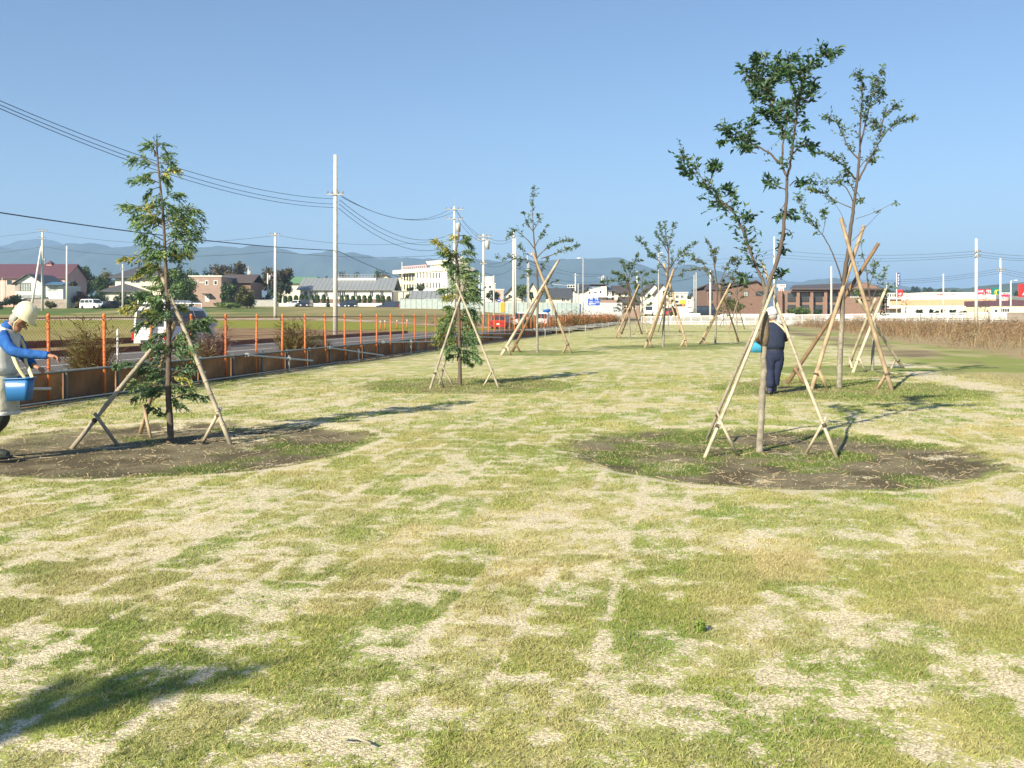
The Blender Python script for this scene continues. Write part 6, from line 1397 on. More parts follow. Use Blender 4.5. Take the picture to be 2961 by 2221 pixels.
fp = pole("white flagpole at the left end of the pale-yellow school", 1162.5, 757, 226, 0.12, 0.06, m='white', name="flagpole", cat="flagpole")
# -- covered walk and small grey-roofed shed before the school
b = Bd("covered_walkway", "long low grey walkway roof in front of the pale-yellow school", "walkway", 1133, 1330, 841, 880, 196)
b.slab(M['roof_grey'], 0, b.w, 0, 3, b.h - 0.25, b.h, "roof")
for k in range(7): b.slab(M['darktrim'], b.w * k / 6.2, b.w * k / 6.2 + 0.2, 0.2, 0.4, -1.5, b.h - 0.25, "post")
b = Bd("shed", "low shed with a dark grey pitched roof behind the pale panel wall", "shed", 1189, 1276, 862, 886, 176)
b.walls(M['cream'], 6); b.gable(M['roof_grey'], 6, b.h, 1.3, 0.4, 'x', wallm=M['cream'])
# -- pale panel hoarding, white end, low wall
b = Bd("panel_wall", "long pale blue-green corrugated panel wall round the building site", "panel wall", 1156, 1676, 864, 899, 150, 162)
b.walls(M['hoard'], 0.12, z0=-0.9, name="panels", x1=b.u(1280)); b.slab(M['hoard'], b.u(1280) + 0.03, b.w, 0, 0.12, -0.9, b.z(874, 1400), "panels")
b.slab(M['steel'], 0, b.u(1226), -0.05, 0.17, b.h, b.h + 0.1, "top_rail"); b.slab(M['yellow'], b.u(1447), b.u(1459), -0.06, -0.005, b.z(903, 1450), b.z(875, 1450), "yellow_panel")
for px in range(1300, 1676, 34): b.slab(M['steel_dark'], b.u(px), b.u(px) + 0.1, 0.13, 0.25, -0.9, b.z(876, px), "back_post")
b = Bd("panel_wall", "plain white panel wall with black scribbled marks at its right end", "panel wall", 1677, 1801, 875, 910, 162.3, 166)
b.walls(M['hoard_w'], 0.12, z0=-0.9, name="panels")
mb = MB(); glyphs(mb, b.u(1783), b.u(1797), b.z(884), b.z(879.5), 3, -0.03, 0, 0.16, 5); glyphs(mb, b.u(1771), b.u(1789), b.z(893), b.z(886.5), 4, -0.03, 0, 0.10, 9); glyphs(mb, b.u(1773), b.u(1797), b.z(902), b.z(894), 4, -0.03, 0, 0.08, 12); mb.build("black_marks", M['plastic_dk'], b.t)
bwall("low_wall", "low blue-grey wall behind the slim white pole", "wall", 730, 800, 868, 889, 180, M['concrete_grey'])
bwall("low_wall", "long low white wall in front of the clipped shrubs", "wall", 806, 1150, 877, 890, 182, M['white'], cap=False)
# -- road direction sign
b = Bd("road_sign", "blue road direction sign with white writing and an arrow before the white panel wall", "road sign", 1700, 1734.5, 863, 883, 150)
for x in (0.35, b.w - 0.45): b.slab(M['pole_grey'], x, x + 0.09, 0.05, 0.14, -2.2, b.h, "post")
sb = b.slab(M['sign_blue'], 0, b.w, -0.03, 0.03, 0, b.h, "panel")
mb = MB(); w, h = b.w, b.h
glyphs(mb, w * .14, w * .40, h * .74, h * .96, 2, -0.05, -0.031, 0.16, 21); glyphs(mb, w * .60, w * .90, h * .70, h * .96, 2, -0.05, -0.031, 0.16, 22)
glyphs(mb, w * .10, w * .46, h * .46, h * .62, 3, -0.05, -0.031, 0.15, 23); glyphs(mb, w * .54, w * .97, h * .42, h * .60, 4, -0.05, -0.031, 0.15, 24); mb.box(w * .12, w * .44, -0.05, -0.031, h * .34, h * .40); mb.box(w * .58, w * .96, -0.05, -0.031, h * .33, h * .37)
mb.box(w * .06, w * .63, -0.05, -0.031, h * .17, h * .26); mb.hexa([Vector((w * .05, -.031, h * .22)), Vector((w * .20, -.031, h * .06)), Vector((w * .24, -.031, h * .06)), Vector((w * .13, -.031, h * .26))], [Vector((w * .05, -.052, h * .22)), Vector((w * .20, -.052, h * .06)), Vector((w * .24, -.052, h * .06)), Vector((w * .13, -.052, h * .26))])
mb.build("lettering", M['white'], sb)
b.slab(M['white'], w * .04, w * .29, -0.03, 0.03, h + 0.02, h + 0.26, "top_plate"); b.slab(M['white'], w * .52, w * .84, -0.03, 0.03, h + 0.02, h + 0.26, "top_plate")
# -- traffic light on its arm
p = W(1672, 828, 172); zb = zgs(p.x, 172) - 0.1
t = thing("traffic_light", "white-framed three-lens traffic light hanging over the crossing", "traffic light", (p.x, 172, zb)); hh = p.z - zb
mb = MB(); mb.tube([(0, 0, -0.5), (0, 0, hh + 0.5)], 0.10, 8); mb.build("post", M['pole_grey'], t, True)
mb = MB(); mb.tube([(0, 0, hh + 0.1), (-2.2, 0, hh + 0.15), (-5.0, 0, hh + 0.45)], 0.05, 6); mb.build("arm", M['pole_grey'], t, True)
mb = MB(); x0, x1 = (1640.5 - 1672) / F * 172, (1662 - 1672) / F * 172; zc = 0.0 + hh; mb.box(x0, x1, -0.25, 0.0, zc - 0.28, zc + 0.28); hd = mb.build("housing", M['white'], t)
for k in range(3):
    mb = MB(); mb.lathe([(0.19, 0), (0.19, 0.04), (0.02, 0.045)], 14, Matrix.Translation((x0 + (x1 - x0) * (k + .5) / 3, -0.25, zc)) @ Matrix.Rotation(R(90), 4, 'X')); mb.build("lens", M['plastic_dk'], hd, True)
p = W(1443, 869, 122); t = thing("round_sign", "small round sign plate on an arm before the panel wall", "sign", tuple(p))
mb = MB(); mb.lathe([(0.02, 0), (0.26, 0.005), (0.26, 0.03), (0.02, 0.035)], 16, Matrix.Rotation(R(90), 4, 'X')); mb.build("plate", M['sign_blue'], t); mb = MB(); mb.tube([(-0.68, 0.05, 0.1), (0, 0.05, 0.1)], 0.02, 5); mb.build("arm", M['pole_grey'], t); mb = MB(); mb.box(-0.14, 0.14, -0.045, -0.036, -0.05, 0.05); mb.build("white_mark", M['white'], t)
# -- houses behind the panel wall
def house(label, px0, px1, yt, yb, d, dp, wall, roof, kind, rise, wins=(), over=0.5, name="house", cat="house", **k):
    b = Bd(name, label, cat, px0, px1, yt, yb, d); b.walls(M[wall], dp)
    if kind == 'hip': b.hip(M[roof], dp, b.h, rise, over, ridge=k.get('ridge'))
    elif kind == 'flat': b.slab(M[roof], -0.2, b.w + 0.2, -0.2, dp + 0.2, b.h, b.h + rise, "roof")
    else: b.gable(M[roof], dp, b.h, rise, over, kind, wallm=M[wall])
    for w_ in wins: b.pwin(*w_[:4], mull=w_[4] if len(w_) > 4 else 0, glass=w_[5] if len(w_) > 5 else 'glass', fw=0.08)
    return b
house("white stepped building far behind the stacked-crossarm pole", 1392, 1432, 822, 885, 330, 10, 'cream_w', 'cream_w', 'flat', 0.4, ((1400, 1406, 828, 834), (1414, 1420, 826, 833)))
house("white rooftop block far behind the stacked-crossarm pole", 1400, 1424, 803, 830, 345, 8, 'cream_w', 'cream_w', 'flat', 0.4)
house("pinkish low house left of the cream gabled house", 1432, 1456, 840, 880, 260, 8, 'pink', 'cream', 'flat', 0.4)
b = house("cream gabled house behind the close pair of poles", 1463, 1502, 848, 885, 205, 9, 'cream', 'roof_brown', 'y', 1.5, ((1470, 1477, 852, 860),))
b.gable(M['roof_brown'], 4, b.z(868), 1.0, 0.4, 'y', x0=b.u(1456), x1=b.u(1515), y0=-4, wallm=M['cream'], name="porch_roof"); b.slab(M['cream'], b.u(1458), b.u(1513), -3.8, 0, -1.5, b.z(868), "porch_wall")
house("cream house with a steep dark roof behind the street lamp", 1526, 1552, 840, 884, 215, 8, 'yellowish', 'roof_brown', 'y', 1.8, ((1536, 1542, 846, 856),))
b = house("low house with a broad black tiled roof left of the traffic light", 1590, 1650, 860, 884, 200, 10, 'cream', 'roof_dark', 'x', 2.0, ((1625, 1633, 863, 872, 1), (1638, 1645, 863, 872, 1)))
house("house with a black hipped roof behind the traffic light", 1582, 1640, 848, 880, 230, 9, 'cream', 'roof_dark', 'hip', 1.7)
house("white house with a dark roof left of the white two-storey house", 1664, 1700, 842, 886, 215, 9, 'cream_w', 'roof_dark', 'x', 1.6, ((1670, 1676, 844, 852),))
b = Bd("house", "white two-storey house with a slanting roofline above the blue road sign", "house", 1699, 1778, 841, 888, 196)
mb = MB(); xs = [b.u(q) for q in (1699, 1754)]; zt = [b.z(841), b.z(824)]
mb.hexa([Vector(q) for q in ((0, 0, -1.5), (xs[1], 0, -1.5), (xs[1], 8, -1.5), (0, 8, -1.5))], [Vector(q) for q in ((0, 0, b.z(840)), (xs[1], 0, b.z(825)), (xs[1], 8, b.z(825)), (0, 8, b.z(840)))]); mb.build("wall", M['cream_w'], b.t)
mb = MB(); q = [(-0.3, -0.4, b.z(840.5)), (b.u(1706), -0.4, b.z(824.5)), (b.u(1706), 8.4, b.z(824.5)), (-0.3, 8.4, b.z(840.5))]; mb.hexa([Vector(v) for v in q], [Vector(v) + Vector((0, 0, .22)) for v in q])
q = [(b.u(1706), -0.4, b.z(824.5)), (b.u(1755), -0.4, b.z(824.5)), (b.u(1755), 8.4, b.z(824.5)), (b.u(1706), 8.4, b.z(824.5))]; mb.hexa([Vector(v) for v in q], [Vector(v) + Vector((0, 0, .22)) for v in q]); mb.build("roof", M['darktrim'], b.t)
mb = MB(); x0, x1 = b.u(1706), b.u(1754); mb.hexa([Vector((0, 0.0, b.z(841))), Vector((x0, 0.0, b.z(841))), Vector((x0, 7.9, b.z(841))), Vector((0, 7.9, b.z(841)))], [Vector((x0 - .05, 0.0, b.z(825))), Vector((x0, 0.0, b.z(825))), Vector((x0, 7.9, b.z(825))), Vector((x0 - .05, 7.9, b.z(825)))]); mb.build("upper_wall", M['cream_w'], b.t)
b.slab(M['brick2'], xs[1], b.w, 1, 7, -1.5, b.z(840), "side_wing"); b.slab(M['cream_w'], b.u(1758), b.u(1770), 0.5, 1.0, -1.5, b.z(842), "bay")
b.hip(M['roof_dark'], 7, b.z(840), 1.0, 0.5, x0=xs[1] - 0.6, x1=b.w, y0=0.6, name="wing_roof")
for a in ((1714, 1724, 831.6, 833.6), (1732, 1739, 831.6, 833.6), (1716, 1726, 844, 847), (1734, 1739, 841, 848), (1702, 1706.5, 844, 850)): b.pwin(*a, fw=0.05)
for a in ((1759, 1762, 847, 851), (1765, 1768, 847, 851)): b.pwin(*a, fw=0.05, y=0.5)
b.slab(M['white'], b.u(1712), b.w + 0.3, -1.4, 0, b.z(860), b.z(856.5), "balcony"); b.slab(M['brick'], b.u(1735), b.w + 1, -1.5, -1.2, -1.5, b.z(868), "front_wall")
house("cream house behind the low dense cherry tree", 1780, 1822, 846, 900, 210, 9, 'cream', 'roof_brown', 'x', 1.6, ((1788, 1796, 848, 856), (1806, 1813, 848, 856)))
b = house("white twin-gabled house right of the low dense cherry", 1866, 1912, 845, 898, 225, 9, 'cream_w', 'roof_brown', 'y', 2.0, ((1872, 1880, 848, 860, 1), (1889, 1896, 846, 868)))
b = house("white gabled house behind the fan-shaped cherry tree", 1896, 1934, 845, 898, 222, 9, 'cream_w', 'roof_brown', 'y', 1.9, ((1916, 1922, 848, 860, 1),))
house("tan house at the far end of the orange fence", 1802, 1848, 876, 912, 185, 8, 'brick', 'roof_brown', 'x', 1.2, ((1812, 1820, 882, 892), (1830, 1838, 882, 892)))
b = house("pale flat-roofed building with rooftop shed above the yellow shop", 1950, 1988, 848, 900, 250, 8, 'cream', 'cream_w', 'flat', 0.3, ((1954, 1962, 854, 862, 1), (1969, 1976, 854, 862, 1)))
b.slab(M['roof_dark'], b.u(1964), b.u(1988), 2, 6, b.h + 0.3, b.z(844), "roof_shed")
b = Bd("shop", "low shop with a yellow front panel and white sign panels behind the railing", "shop", 1946, 2001, 866, 904, 205)
b.walls(M['cream_w'], 6); b.slab(M['yellow'], b.u(1966), b.u(1984), -0.08, -0.005, b.z(879), b.z(867.5), "yellow_panel"); b.slab(M['white'], b.u(1986), b.w, -0.25, -0.005, b.z(888), b.z(866), "white_panel")
mb = MB(); mb.box(b.u(1989), b.u(1992), -0.27, -0.251, b.z(873), b.z(870)); mb.box(b.u(1990), b.u(1993), -0.27, -0.251, b.z(879), b.z(876)); mb.build("panel_marks", M['plastic_dk'], b.t); b.pwin(1949, 1962, 869, 876); b.slab(M['darktrim'], b.u(1948), b.u(1982), -0.05, -0.003, b.z(886), b.z(880), "shopfront")
house("low cream house with a dark roof between the posts and the gabled apartments", 2014, 2042, 868, 900, 210, 8, 'cream', 'roof_dark', 'x', 1.6, ((2018, 2024, 880, 886), (2031, 2037, 880, 886)))
t = Bd("roadwork_sign", "orange road-works sign board on a white post behind the railing", "sign", 1972, 1979.5, 876, 888, 158)
mb = MB(); mb.hexa([Vector((0, 0, t.h * .5)), Vector((t.w / 2, 0, 0)), Vector((t.w, 0, t.h * .5)), Vector((t.w / 2, 0, t.h))], [Vector((0, .04, t.h * .5)), Vector((t.w / 2, .04, 0)), Vector((t.w, .04, t.h * .5)), Vector((t.w / 2, .04, t.h))]); mb.build("board", M['sign_orange'], t.t); t.slab(M['white'], t.w / 2 - 0.07, t.w / 2 + 0.07, 0.05, 0.12, -1.6, 0.3, "post")
# -- brown apartment blocks
b = Bd("apartment_block", "brown brick apartment block with a broad gable, nearer the railing middle", "apartment block", 2044, 2214, 838, 912, 172)
b.walls(M['brick2'], 12)
mb = MB(); x0, xm, x1 = b.u(2100), b.u(2186), b.u(2226); zz, zr = b.z(838), b.z(815)
mb.hexa([Vector((x0, 0.0, b.h - .02)), Vector((b.w, 0.0, b.h - .02)), Vector((xm, 0.0, zr))], [Vector((x0, 12, b.h - .02)), Vector((b.w, 12, b.h - .02)), Vector((xm, 12, zr))]); mb.build("gable_wall", M['brick2'], b.t)
mb = MB(); q = [(b.u(2084), -0.5, b.z(834)), (xm, -0.5, zr + 0.1), (xm, 12.5, zr + 0.1), (b.u(2084), 12.5, b.z(834))]; mb.hexa([Vector(v) for v in q], [Vector(v) + Vector((0, 0, .2)) for v in q]); q = [(xm, -0.5, zr + 0.1), (b.w + 0.7, -0.5, b.z(836)), (b.w + 0.7, 12.5, b.z(836)), (xm, 12.5, zr + 0.1)]; mb.hexa([Vector(v) for v in q], [Vector(v) + Vector((0, 0, .2)) for v in q])
q = [(-0.6, -0.4, b.z(838)), (b.u(2100), -0.4, b.z(838)), (b.u(2092), 5, b.z(819)), (b.u(2064), 5, b.z(821))]; mb.hexa([Vector(v) for v in q], [Vector(v) + Vector((0, 0, .2)) for v in q]); q = [(b.u(2064), 5, b.z(821)), (b.u(2092), 5, b.z(819)), (b.u(2150), 6, b.z(817)), (b.u(2150), 12, b.z(830)), (-0.6, 12, b.z(838))]; mb.hexa([Vector(v) for v in q], [Vector(v) + Vector((0, 0, .2)) for v in q]); mb.build("roof", M['roof_brown'], b.t)
for a in ((2106, 2112, 846, 857), (2128, 2132, 843, 850), (2150, 2162, 843.5, 856.5)): b.pwin(*a, glass='glass_lt', frame='darktrim', fw=0.08, mull=1)
for a in ((2186, 2209, 843, 855), (2050, 2060, 845, 868), (2103, 2113, 861, 872), (2084, 2095, 845, 868), (2052, 2062, 878, 892)): b.pwin(*a, frame='darktrim', fw=0.06)
b.slab(M['darktrim'], b.u(2170), b.u(2174), -0.1, 0.0, b.z(881), b.z(878), "vent")
b = Bd("apartment_block", "long brown brick apartment block with dark balconies and a grey roof", "apartment block", 2246, 2562, 841, 906, 176, 170)
b.walls(M['brick2'], 12); b.slab(M['brick2'], b.u(2286), b.w, -1.5, 0, b.z(843, 2400), b.h - 0.1, "fascia")
mb = MB(); x0, x1 = b.u(2284), b.u(2560); q0 = [(x0, -2.0, b.z(838, 2300)), (x1, -2.0, b.z(838, 2550)), (b.u(2500), 6, b.z(816.5, 2500)), (b.u(2292), 6, b.z(825, 2292))]; mb.hexa([Vector(v) for v in q0], [Vector(v) + Vector((0, 0, .18)) for v in q0]); q0 = [(b.u(2292), 6, b.z(825, 2292)), (b.u(2500), 6, b.z(816.5, 2500)), (x1, 12.5, b.z(838, 2550)), (x0, 12.5, b.z(838, 2300))]; mb.hexa([Vector(v) for v in q0], [Vector(v) + Vector((0, 0, .18)) for v in q0]); mb.build("roof", M['roof_brown'], b.t)
mb = MB(); mb.hexa([Vector((b.u(2455), -1.55, b.h - .1)), Vector((b.w, -1.55, b.h - .1)), Vector((b.u(2498), -1.55, b.z(817, 2500)))], [Vector((b.u(2455), 5, b.h - .1)), Vector((b.w, 5, b.h - .1)), Vector((b.u(2498), 5, b.z(817, 2500)))]); mb.build("gable_wall", M['brick2'], b.t)
for a, e in ((2278, 2300), (2316, 2339), (2354, 2378), (2393, 2418)):
    for c, f_ in ((848, 873), (882, 904)):
        o = b.pwin(a, e, c, f_, frame='darktrim', fw=0.05, y=-0.0, name="balcony_opening")
        b.slab(M['plastic_dk'], b.u(a), b.u(e), -0.14, -0.09, b.z(f_, a), b.z(f_ - 10, a), "railing", o)
for a in (2254, 2304, 2343, 2383, 2423): b.slab(M['brick2'], b.u(a), b.u(a + 9), -1.2, 0.0, -1.5, b.z(843, a), "pier")
for a in ((2459, 2482, 846, 859), (2522, 2536, 845, 858), (2546, 2553, 845, 859), (2258, 2264, 858, 870), (2546, 2556, 879, 895)): b.pwin(*a, glass='glass_lt' if a[0] == 2459 else 'glass', frame='trim' if a[0] == 2459 else 'darktrim', fw=0.06)
for k, px in enumerate((2262, 2330, 2392, 2470)): pass
b = Bd("roof_sign", "white two-part sign with red characters standing behind the brown apartment roofs", "sign", 2247, 2272, 824, 843, 215)
b.slab(M['white'], 0, b.w, 0, 0.3, b.z(831), b.z(822), "upper_panel"); b.slab(M['white'], b.w * .2, b.w * .8, 0, 0.3, b.z(842), b.z(832), "lower_panel"); mb = MB(); glyphs(mb, b.w * .25, b.w * .75, b.z(840), b.z(834), 2, -0.05, 0, 0.18, 31); glyphs(mb, b.w * .06, b.w * .94, b.z(828.5), b.z(824.5), 5, -0.05, 0, 0.2, 33); mb.build("lettering", M['sign_red'], b.t)
for x in (b.w * .3, b.w * .65): b.slab(M['pole_grey'], x, x + 0.15, 0.3, 0.45, -8, b.z(823), "post")
# -- the store on the right
b = Bd("store", "wide cream store with a tan band along its wall, behind the railing on the right", "store", 2564, 2880, 856, 906, 190, 176)
x7 = b.u(2606)
b.slab(M['cream_w'], x7, b.w, 0, 20, b.z(866, 2700), b.z(855, 2700), "top_band"); b.slab(M['tan_band'], x7, b.w, 0.02, 19.9, b.z(884, 2700), b.z(866, 2700), "tan_band"); b.slab(M['cream_w'], x7, b.w, 0, 20, -1.5, b.z(884, 2700), "wall")
b.slab(M['cream_w'], 0, x7 - 0.02, 1.5, 18, -1.5, b.z(883, 2580), "wall"); b.slab(M['tan_band'], 0.05, x7 - 0.05, 1.52, 17.9, b.z(883, 2580), b.z(865, 2580), "tan_band"); b.slab(M['trim'], -0.4, x7, 0.9, 18.2, b.z(865, 2580), b.z(861, 2580), "eaves"); b.slab(M['pink'], b.u(2545), x7, -0.6, 1.5, b.z(893, 2580), b.z(890, 2580), "awning")
b = Bd("shop", "small pale shop with dark upper windows between the apartments and the store", "shop", 2564, 2592, 847, 866, 215)
b.walls(M['cream_w'], 8); 
for a in (2566, 2573, 2580, 2586): b.pwin(a, a + 3.6, 850, 858, fw=0.06)
b = Bd("tall_sign", "red sign box with a white character standing over the store's left end", "sign", 2595, 2611, 838, 860, 200)
b.slab(M['sign_red'], 0, b.w, 0, 1.0, 0, b.h, "box"); mb = MB(); glyphs(mb, b.w * .08, b.w * .72, b.h * .3, b.h * .62, 2, -0.06, 0, 0.18, 41); glyphs(mb, b.w * .15, b.w * .65, b.h * .08, b.h * .22, 3, -0.06, 0, 0.2, 43); mb.build("lettering", M['white'], b.t); b.slab(M['pole_grey'], b.w * .4, b.w * .6, 0.3, 0.7, -4.5, 0, "post")
b = Bd("warehouse", "white flat building with magenta lettering behind the cream store", "warehouse", 2676, 2862, 845, 880, 232)
b.walls(M['cream_w'], 14); b.slab(M['cream'], b.u(2676), b.u(2716), -0.5, 0, -1, b.z(845.5), "front_box")
b.slab(M['sign_pink'], b.u(2724), b.u(2757), -0.1, 0, b.z(855.5), b.z(849), "sign_band"); mb = MB(); glyphs(mb, b.u(2726), b.u(2755), b.z(854.5), b.z(850), 8, -0.16, -0.1, 0.25, 51); mb.build("lettering", M['white'], b.t); mb = MB(); glyphs(mb, b.u(2704), b.u(2723), b.z(855.5), b.z(849), 4, -0.56, -0.45, 0.2, 53); mb.build("lettering", M['sign_pink'], b.t)
b = Bd("roof_sign", "pair of red sign boards with white lettering above the store's right end", "sign", 2826, 2868, 836, 856, 205)
b.slab(M['sign_pink'], 0, b.w * .46, 0, 0.3, 0, b.h, "panel"); b.slab(M['sign_red'], b.w * .54, b.w * .92, 0, 0.3, 0, b.h, "panel"); b.slab(M['sign_pink'], b.w * .92, b.w, 0, 0.3, 0, b.h * .9, "panel"); mb = MB(); glyphs(mb, b.w * .06, b.w * .40, b.h * .5, b.h * .85, 3, -0.07, 0, 0.2, 61); glyphs(mb, b.w * .04, b.w * .42, b.h * .05, b.h * .3, 4, -0.07, 0, 0.25, 62); glyphs(mb, b.w * .58, b.w * .96, b.h * .45, b.h * .9, 3, -0.07, 0, 0.24, 63); glyphs(mb, b.w * .58, b.w * .95, b.h * .05, b.h * .35, 3, -0.07, 0, 0.3, 64); mb.build("lettering", M['white'], b.t)
for x in (b.w * .2, b.w * .75): b.slab(M['pole_grey'], x, x + .2, 0.3, 0.5, -5, 0.4, "post")
b = Bd("roof_sign", "dark green sign board with a yellow-green ring emblem above the store's right end", "sign", 2869, 2897, 832, 856, 198)
b.slab(M['sign_green'], 0, b.w, 0, 0.4, 0, b.h, "panel"); mb = MB()
c0 = Vector((b.w * .52, -0.05, b.h * .40))
for cx_, rx, a0, a1 in ((-0.10, 0.42, 95, 265), (0.18, 0.40, -175, 175), (0.18, 0.40, 5, 355)):
    mb.tube([c0 + Vector((cx_ + rx * math.cos(R(a0 + (a1 - a0) * k / 14)), 0, 0.56 * math.sin(R(a0 + (a1 - a0) * k / 14)))) for k in range(15)], 0.07, 6)
mb.build("ring_emblem", M['sign_yellow'], b.t); b.slab(M['pole_grey'], b.w * .7, b.w * .8, 0.4, 0.7, -6, 0.5, "post")
b = Bd("price_sign", "white sign board with a large 5 and red panels beside the dark pine", "sign", 2895, 2921, 846, 878, 172)
b.slab(M['white'], b.w * .1, b.w * .98, 0, 0.25, b.h * .83, b.h, "top_panel"); b.slab(M['sign_pink'], b.w * .12, b.w * .85, 0.03, 0.22, b.h * .62, b.h * .82, "band_panel"); b.slab(M['white'], 0, b.w * .42, 0, 0.25, 0, b.h * .62, "number_panel"); b.slab(M['sign_red'], b.w * .43, b.w * .8, 0.02, 0.24, b.h * .0, b.h * .22, "red_panel"); b.slab(M['pink'], b.w * .43, b.w * .8, 0.02, 0.24, b.h * .22, b.h * .60, "pale_panel")
letter("5", b.h * .36, M['plastic_dk'], b.t, (b.w * .20, -0.03, b.h * .46), "number"); b.slab(M['pole_grey'], b.w * .4, b.w * .5, 0.26, 0.4, -4, b.h * .8, "post"); mb = MB(); glyphs(mb, b.w * .18, b.w * .9, b.h * .86, b.h * .96, 5, -0.03, 0, 0.2, 71); glyphs(mb, b.w * .04, b.w * .38, b.h * .08, b.h * .26, 3, -0.03, 0, 0.16, 73); mb.build("lettering", M['plastic_dk'], b.t)
b = Bd("tall_sign", "large red sign box with a white slanted letter at the right edge", "sign", 2951, 3000, 821, 859, 180)
b.slab(M['sign_red'], 0, b.w, 0, 0.8, 0, b.h, "box"); b.slab(M['pole_grey'], b.w * .5, b.w * .6, 0.2, 0.5, -6, 0, "post"); letter("A", b.h * .95, M['white'], b.t, (b.w * .36, -0.03, b.h * .46), "letter", bold=0.06, shear=0.35)
house("low cream shop under a dark purple roof at the right end of the store", 2864, 3010, 884, 912, 165, 9, 'yellowish', 'roof_purple', 'flat', 0.9, ((2876, 2884, 896, 903), (2892, 2918, 893, 902, 3)))
p = W(2593, 930, 150); t = thing("banner_pole", "tall grey pole carrying a narrow blue vertical banner in front of the store", "banner pole", (p.x, 150, zgs(p.x, 150) - 0.1)); zt = EYE + (HY - 789) / F * 150 - t.location.z
mb = MB(); mb.tube([(0, 0, -0.4), (0, 0, zt)], [0.11, 0.07], 8); mb.build("shaft", M['concrete'], t, True); mb = MB(); mb.box(0.05, 0.55, -0.02, 0.02, zt - 2.05, zt); bn = mb.build("banner", M['sign_navy'], t); mb = MB()
for k in range(4): glyphs(mb, 0.13, 0.47, zt - 0.5 - k * 0.46, zt - 0.14 - k * 0.46, 1, -0.04, -0.021, 0.16, 80 + k)
mb.build("lettering", M['white'], bn)
p = W(2932, 915, 118); t = thing("notice_board", "small white notice board on a thin post at the right end of the railing", "sign", (p.x, 118, 0.3)); mb = MB(); mb.box(-0.32, 0.32, -0.02, 0.02, 0.82, 1.35); mb.build("board", M['white'], t); mb = MB(); mb.tube([(0, 0.04, -0.4), (0, 0.04, 1.3)], 0.025, 6); mb.build("post", M['white'], t)
# -- distant town specks on the right
for i, (px, yt, wd_) in enumerate(((2616, 856, 9), (2628, 859, 10), (2641, 857, 8), (2652, 860, 9), (2662, 856, 8))):
    b = Bd("house", "tiny pale house of the distant town beyond the store", "house", px, px + wd_, yt, 872, 420 + 15 * i, group="houses of the distant town"); b.walls(M[('cream', 'pink', 'cream_w')[i % 3]], 7); b.gable(M[('roof_grey', 'roof_brown', 'roof_dark')[i % 3]], 7, b.h, 1.6, 0.4, 'xy'[i % 2], wallm=M['cream'])
b = bwall("block_wall", "dark block wall at the right end of the white railing", "wall", 2914, 3000, 905, 927, 117, M['block'])
# ------------------------------------------------------------------ white railing on its low wall
ra, rb_ = W(1856, 934, 150), W(2916, 927, 117)
rl = thing("railing", "long white vertical-bar railing on a low concrete wall at the far end of the lawn", "railing", tuple(ra), math.atan2(rb_.y - ra.y, rb_.x - ra.x)); Lr = math.hypot(rb_.x - ra.x, rb_.y - ra.y); dz = rb_.z - ra.z
def slope(x): return dz * x / Lr
def rbar(mb, x0, x1, z0, z1, y0, y1):
    mb.hexa([Vector((x0, y0, z0 + slope(x0))), Vector((x1, y0, z0 + slope(x1))), Vector((x1, y1, z0 + slope(x1))), Vector((x0, y1, z0 + slope(x0)))], [Vector((x0, y0, z1 + slope(x0))), Vector((x1, y0, z1 + slope(x1))), Vector((x1, y1, z1 + slope(x1))), Vector((x0, y1, z1 + slope(x0)))])
mb = MB(); rbar(mb, 0, Lr, -1.2, 0.0, -0.1, 0.15); mb.build("base_wall", M['concrete_grey'], rl)
mb = MB(); rbar(mb, 0, Lr, 0.97, 1.05, -0.03, 0.03); rbar(mb, 0, Lr, 0.10, 0.16, -0.025, 0.025); mb.build("rail", M['white'], rl)
npan = 30
for k in range(npan):
    mb = MB(); x0, x1 = Lr * k / npan, Lr * (k + 1) / npan; nb = 12
    for j in range(nb): x = x0 + (x1 - x0) * (j + 0.5) / nb; rbar(mb, x - 0.022, x + 0.022, 0.16, 0.97, -0.018, 0.018)
    mb.build("bar_panel", M['white'], rl)
    mb = MB(); rbar(mb, x0 - 0.05, x0 + 0.05, -0.35, 1.08, -0.17, -0.10); mb.build("post", M['white'], rl)
for i, (a, e, yt, yb, d) in enumerate(((1970, 2026, 906, 914, 152), (2084, 2205, 908, 917, 145), (2262, 2300, 907, 916, 141), (2395, 2470, 914, 921, 134), (2530, 2640, 905, 920, 131))):
    q = Bd("guard_panel", "long white guard panel standing just behind the railing", "barrier", a, e, yt, yb, d, group="white guard panels behind the railing"); q.slab(M['white'], 0, q.w, 0.3, 0.38, 0.0, q.h, "panel")
    for x in (0.4, q.w - 0.5): q.slab(M['white'], x, x + 0.1, 0.39, 0.47, -1.4, q.h * .9, "leg")

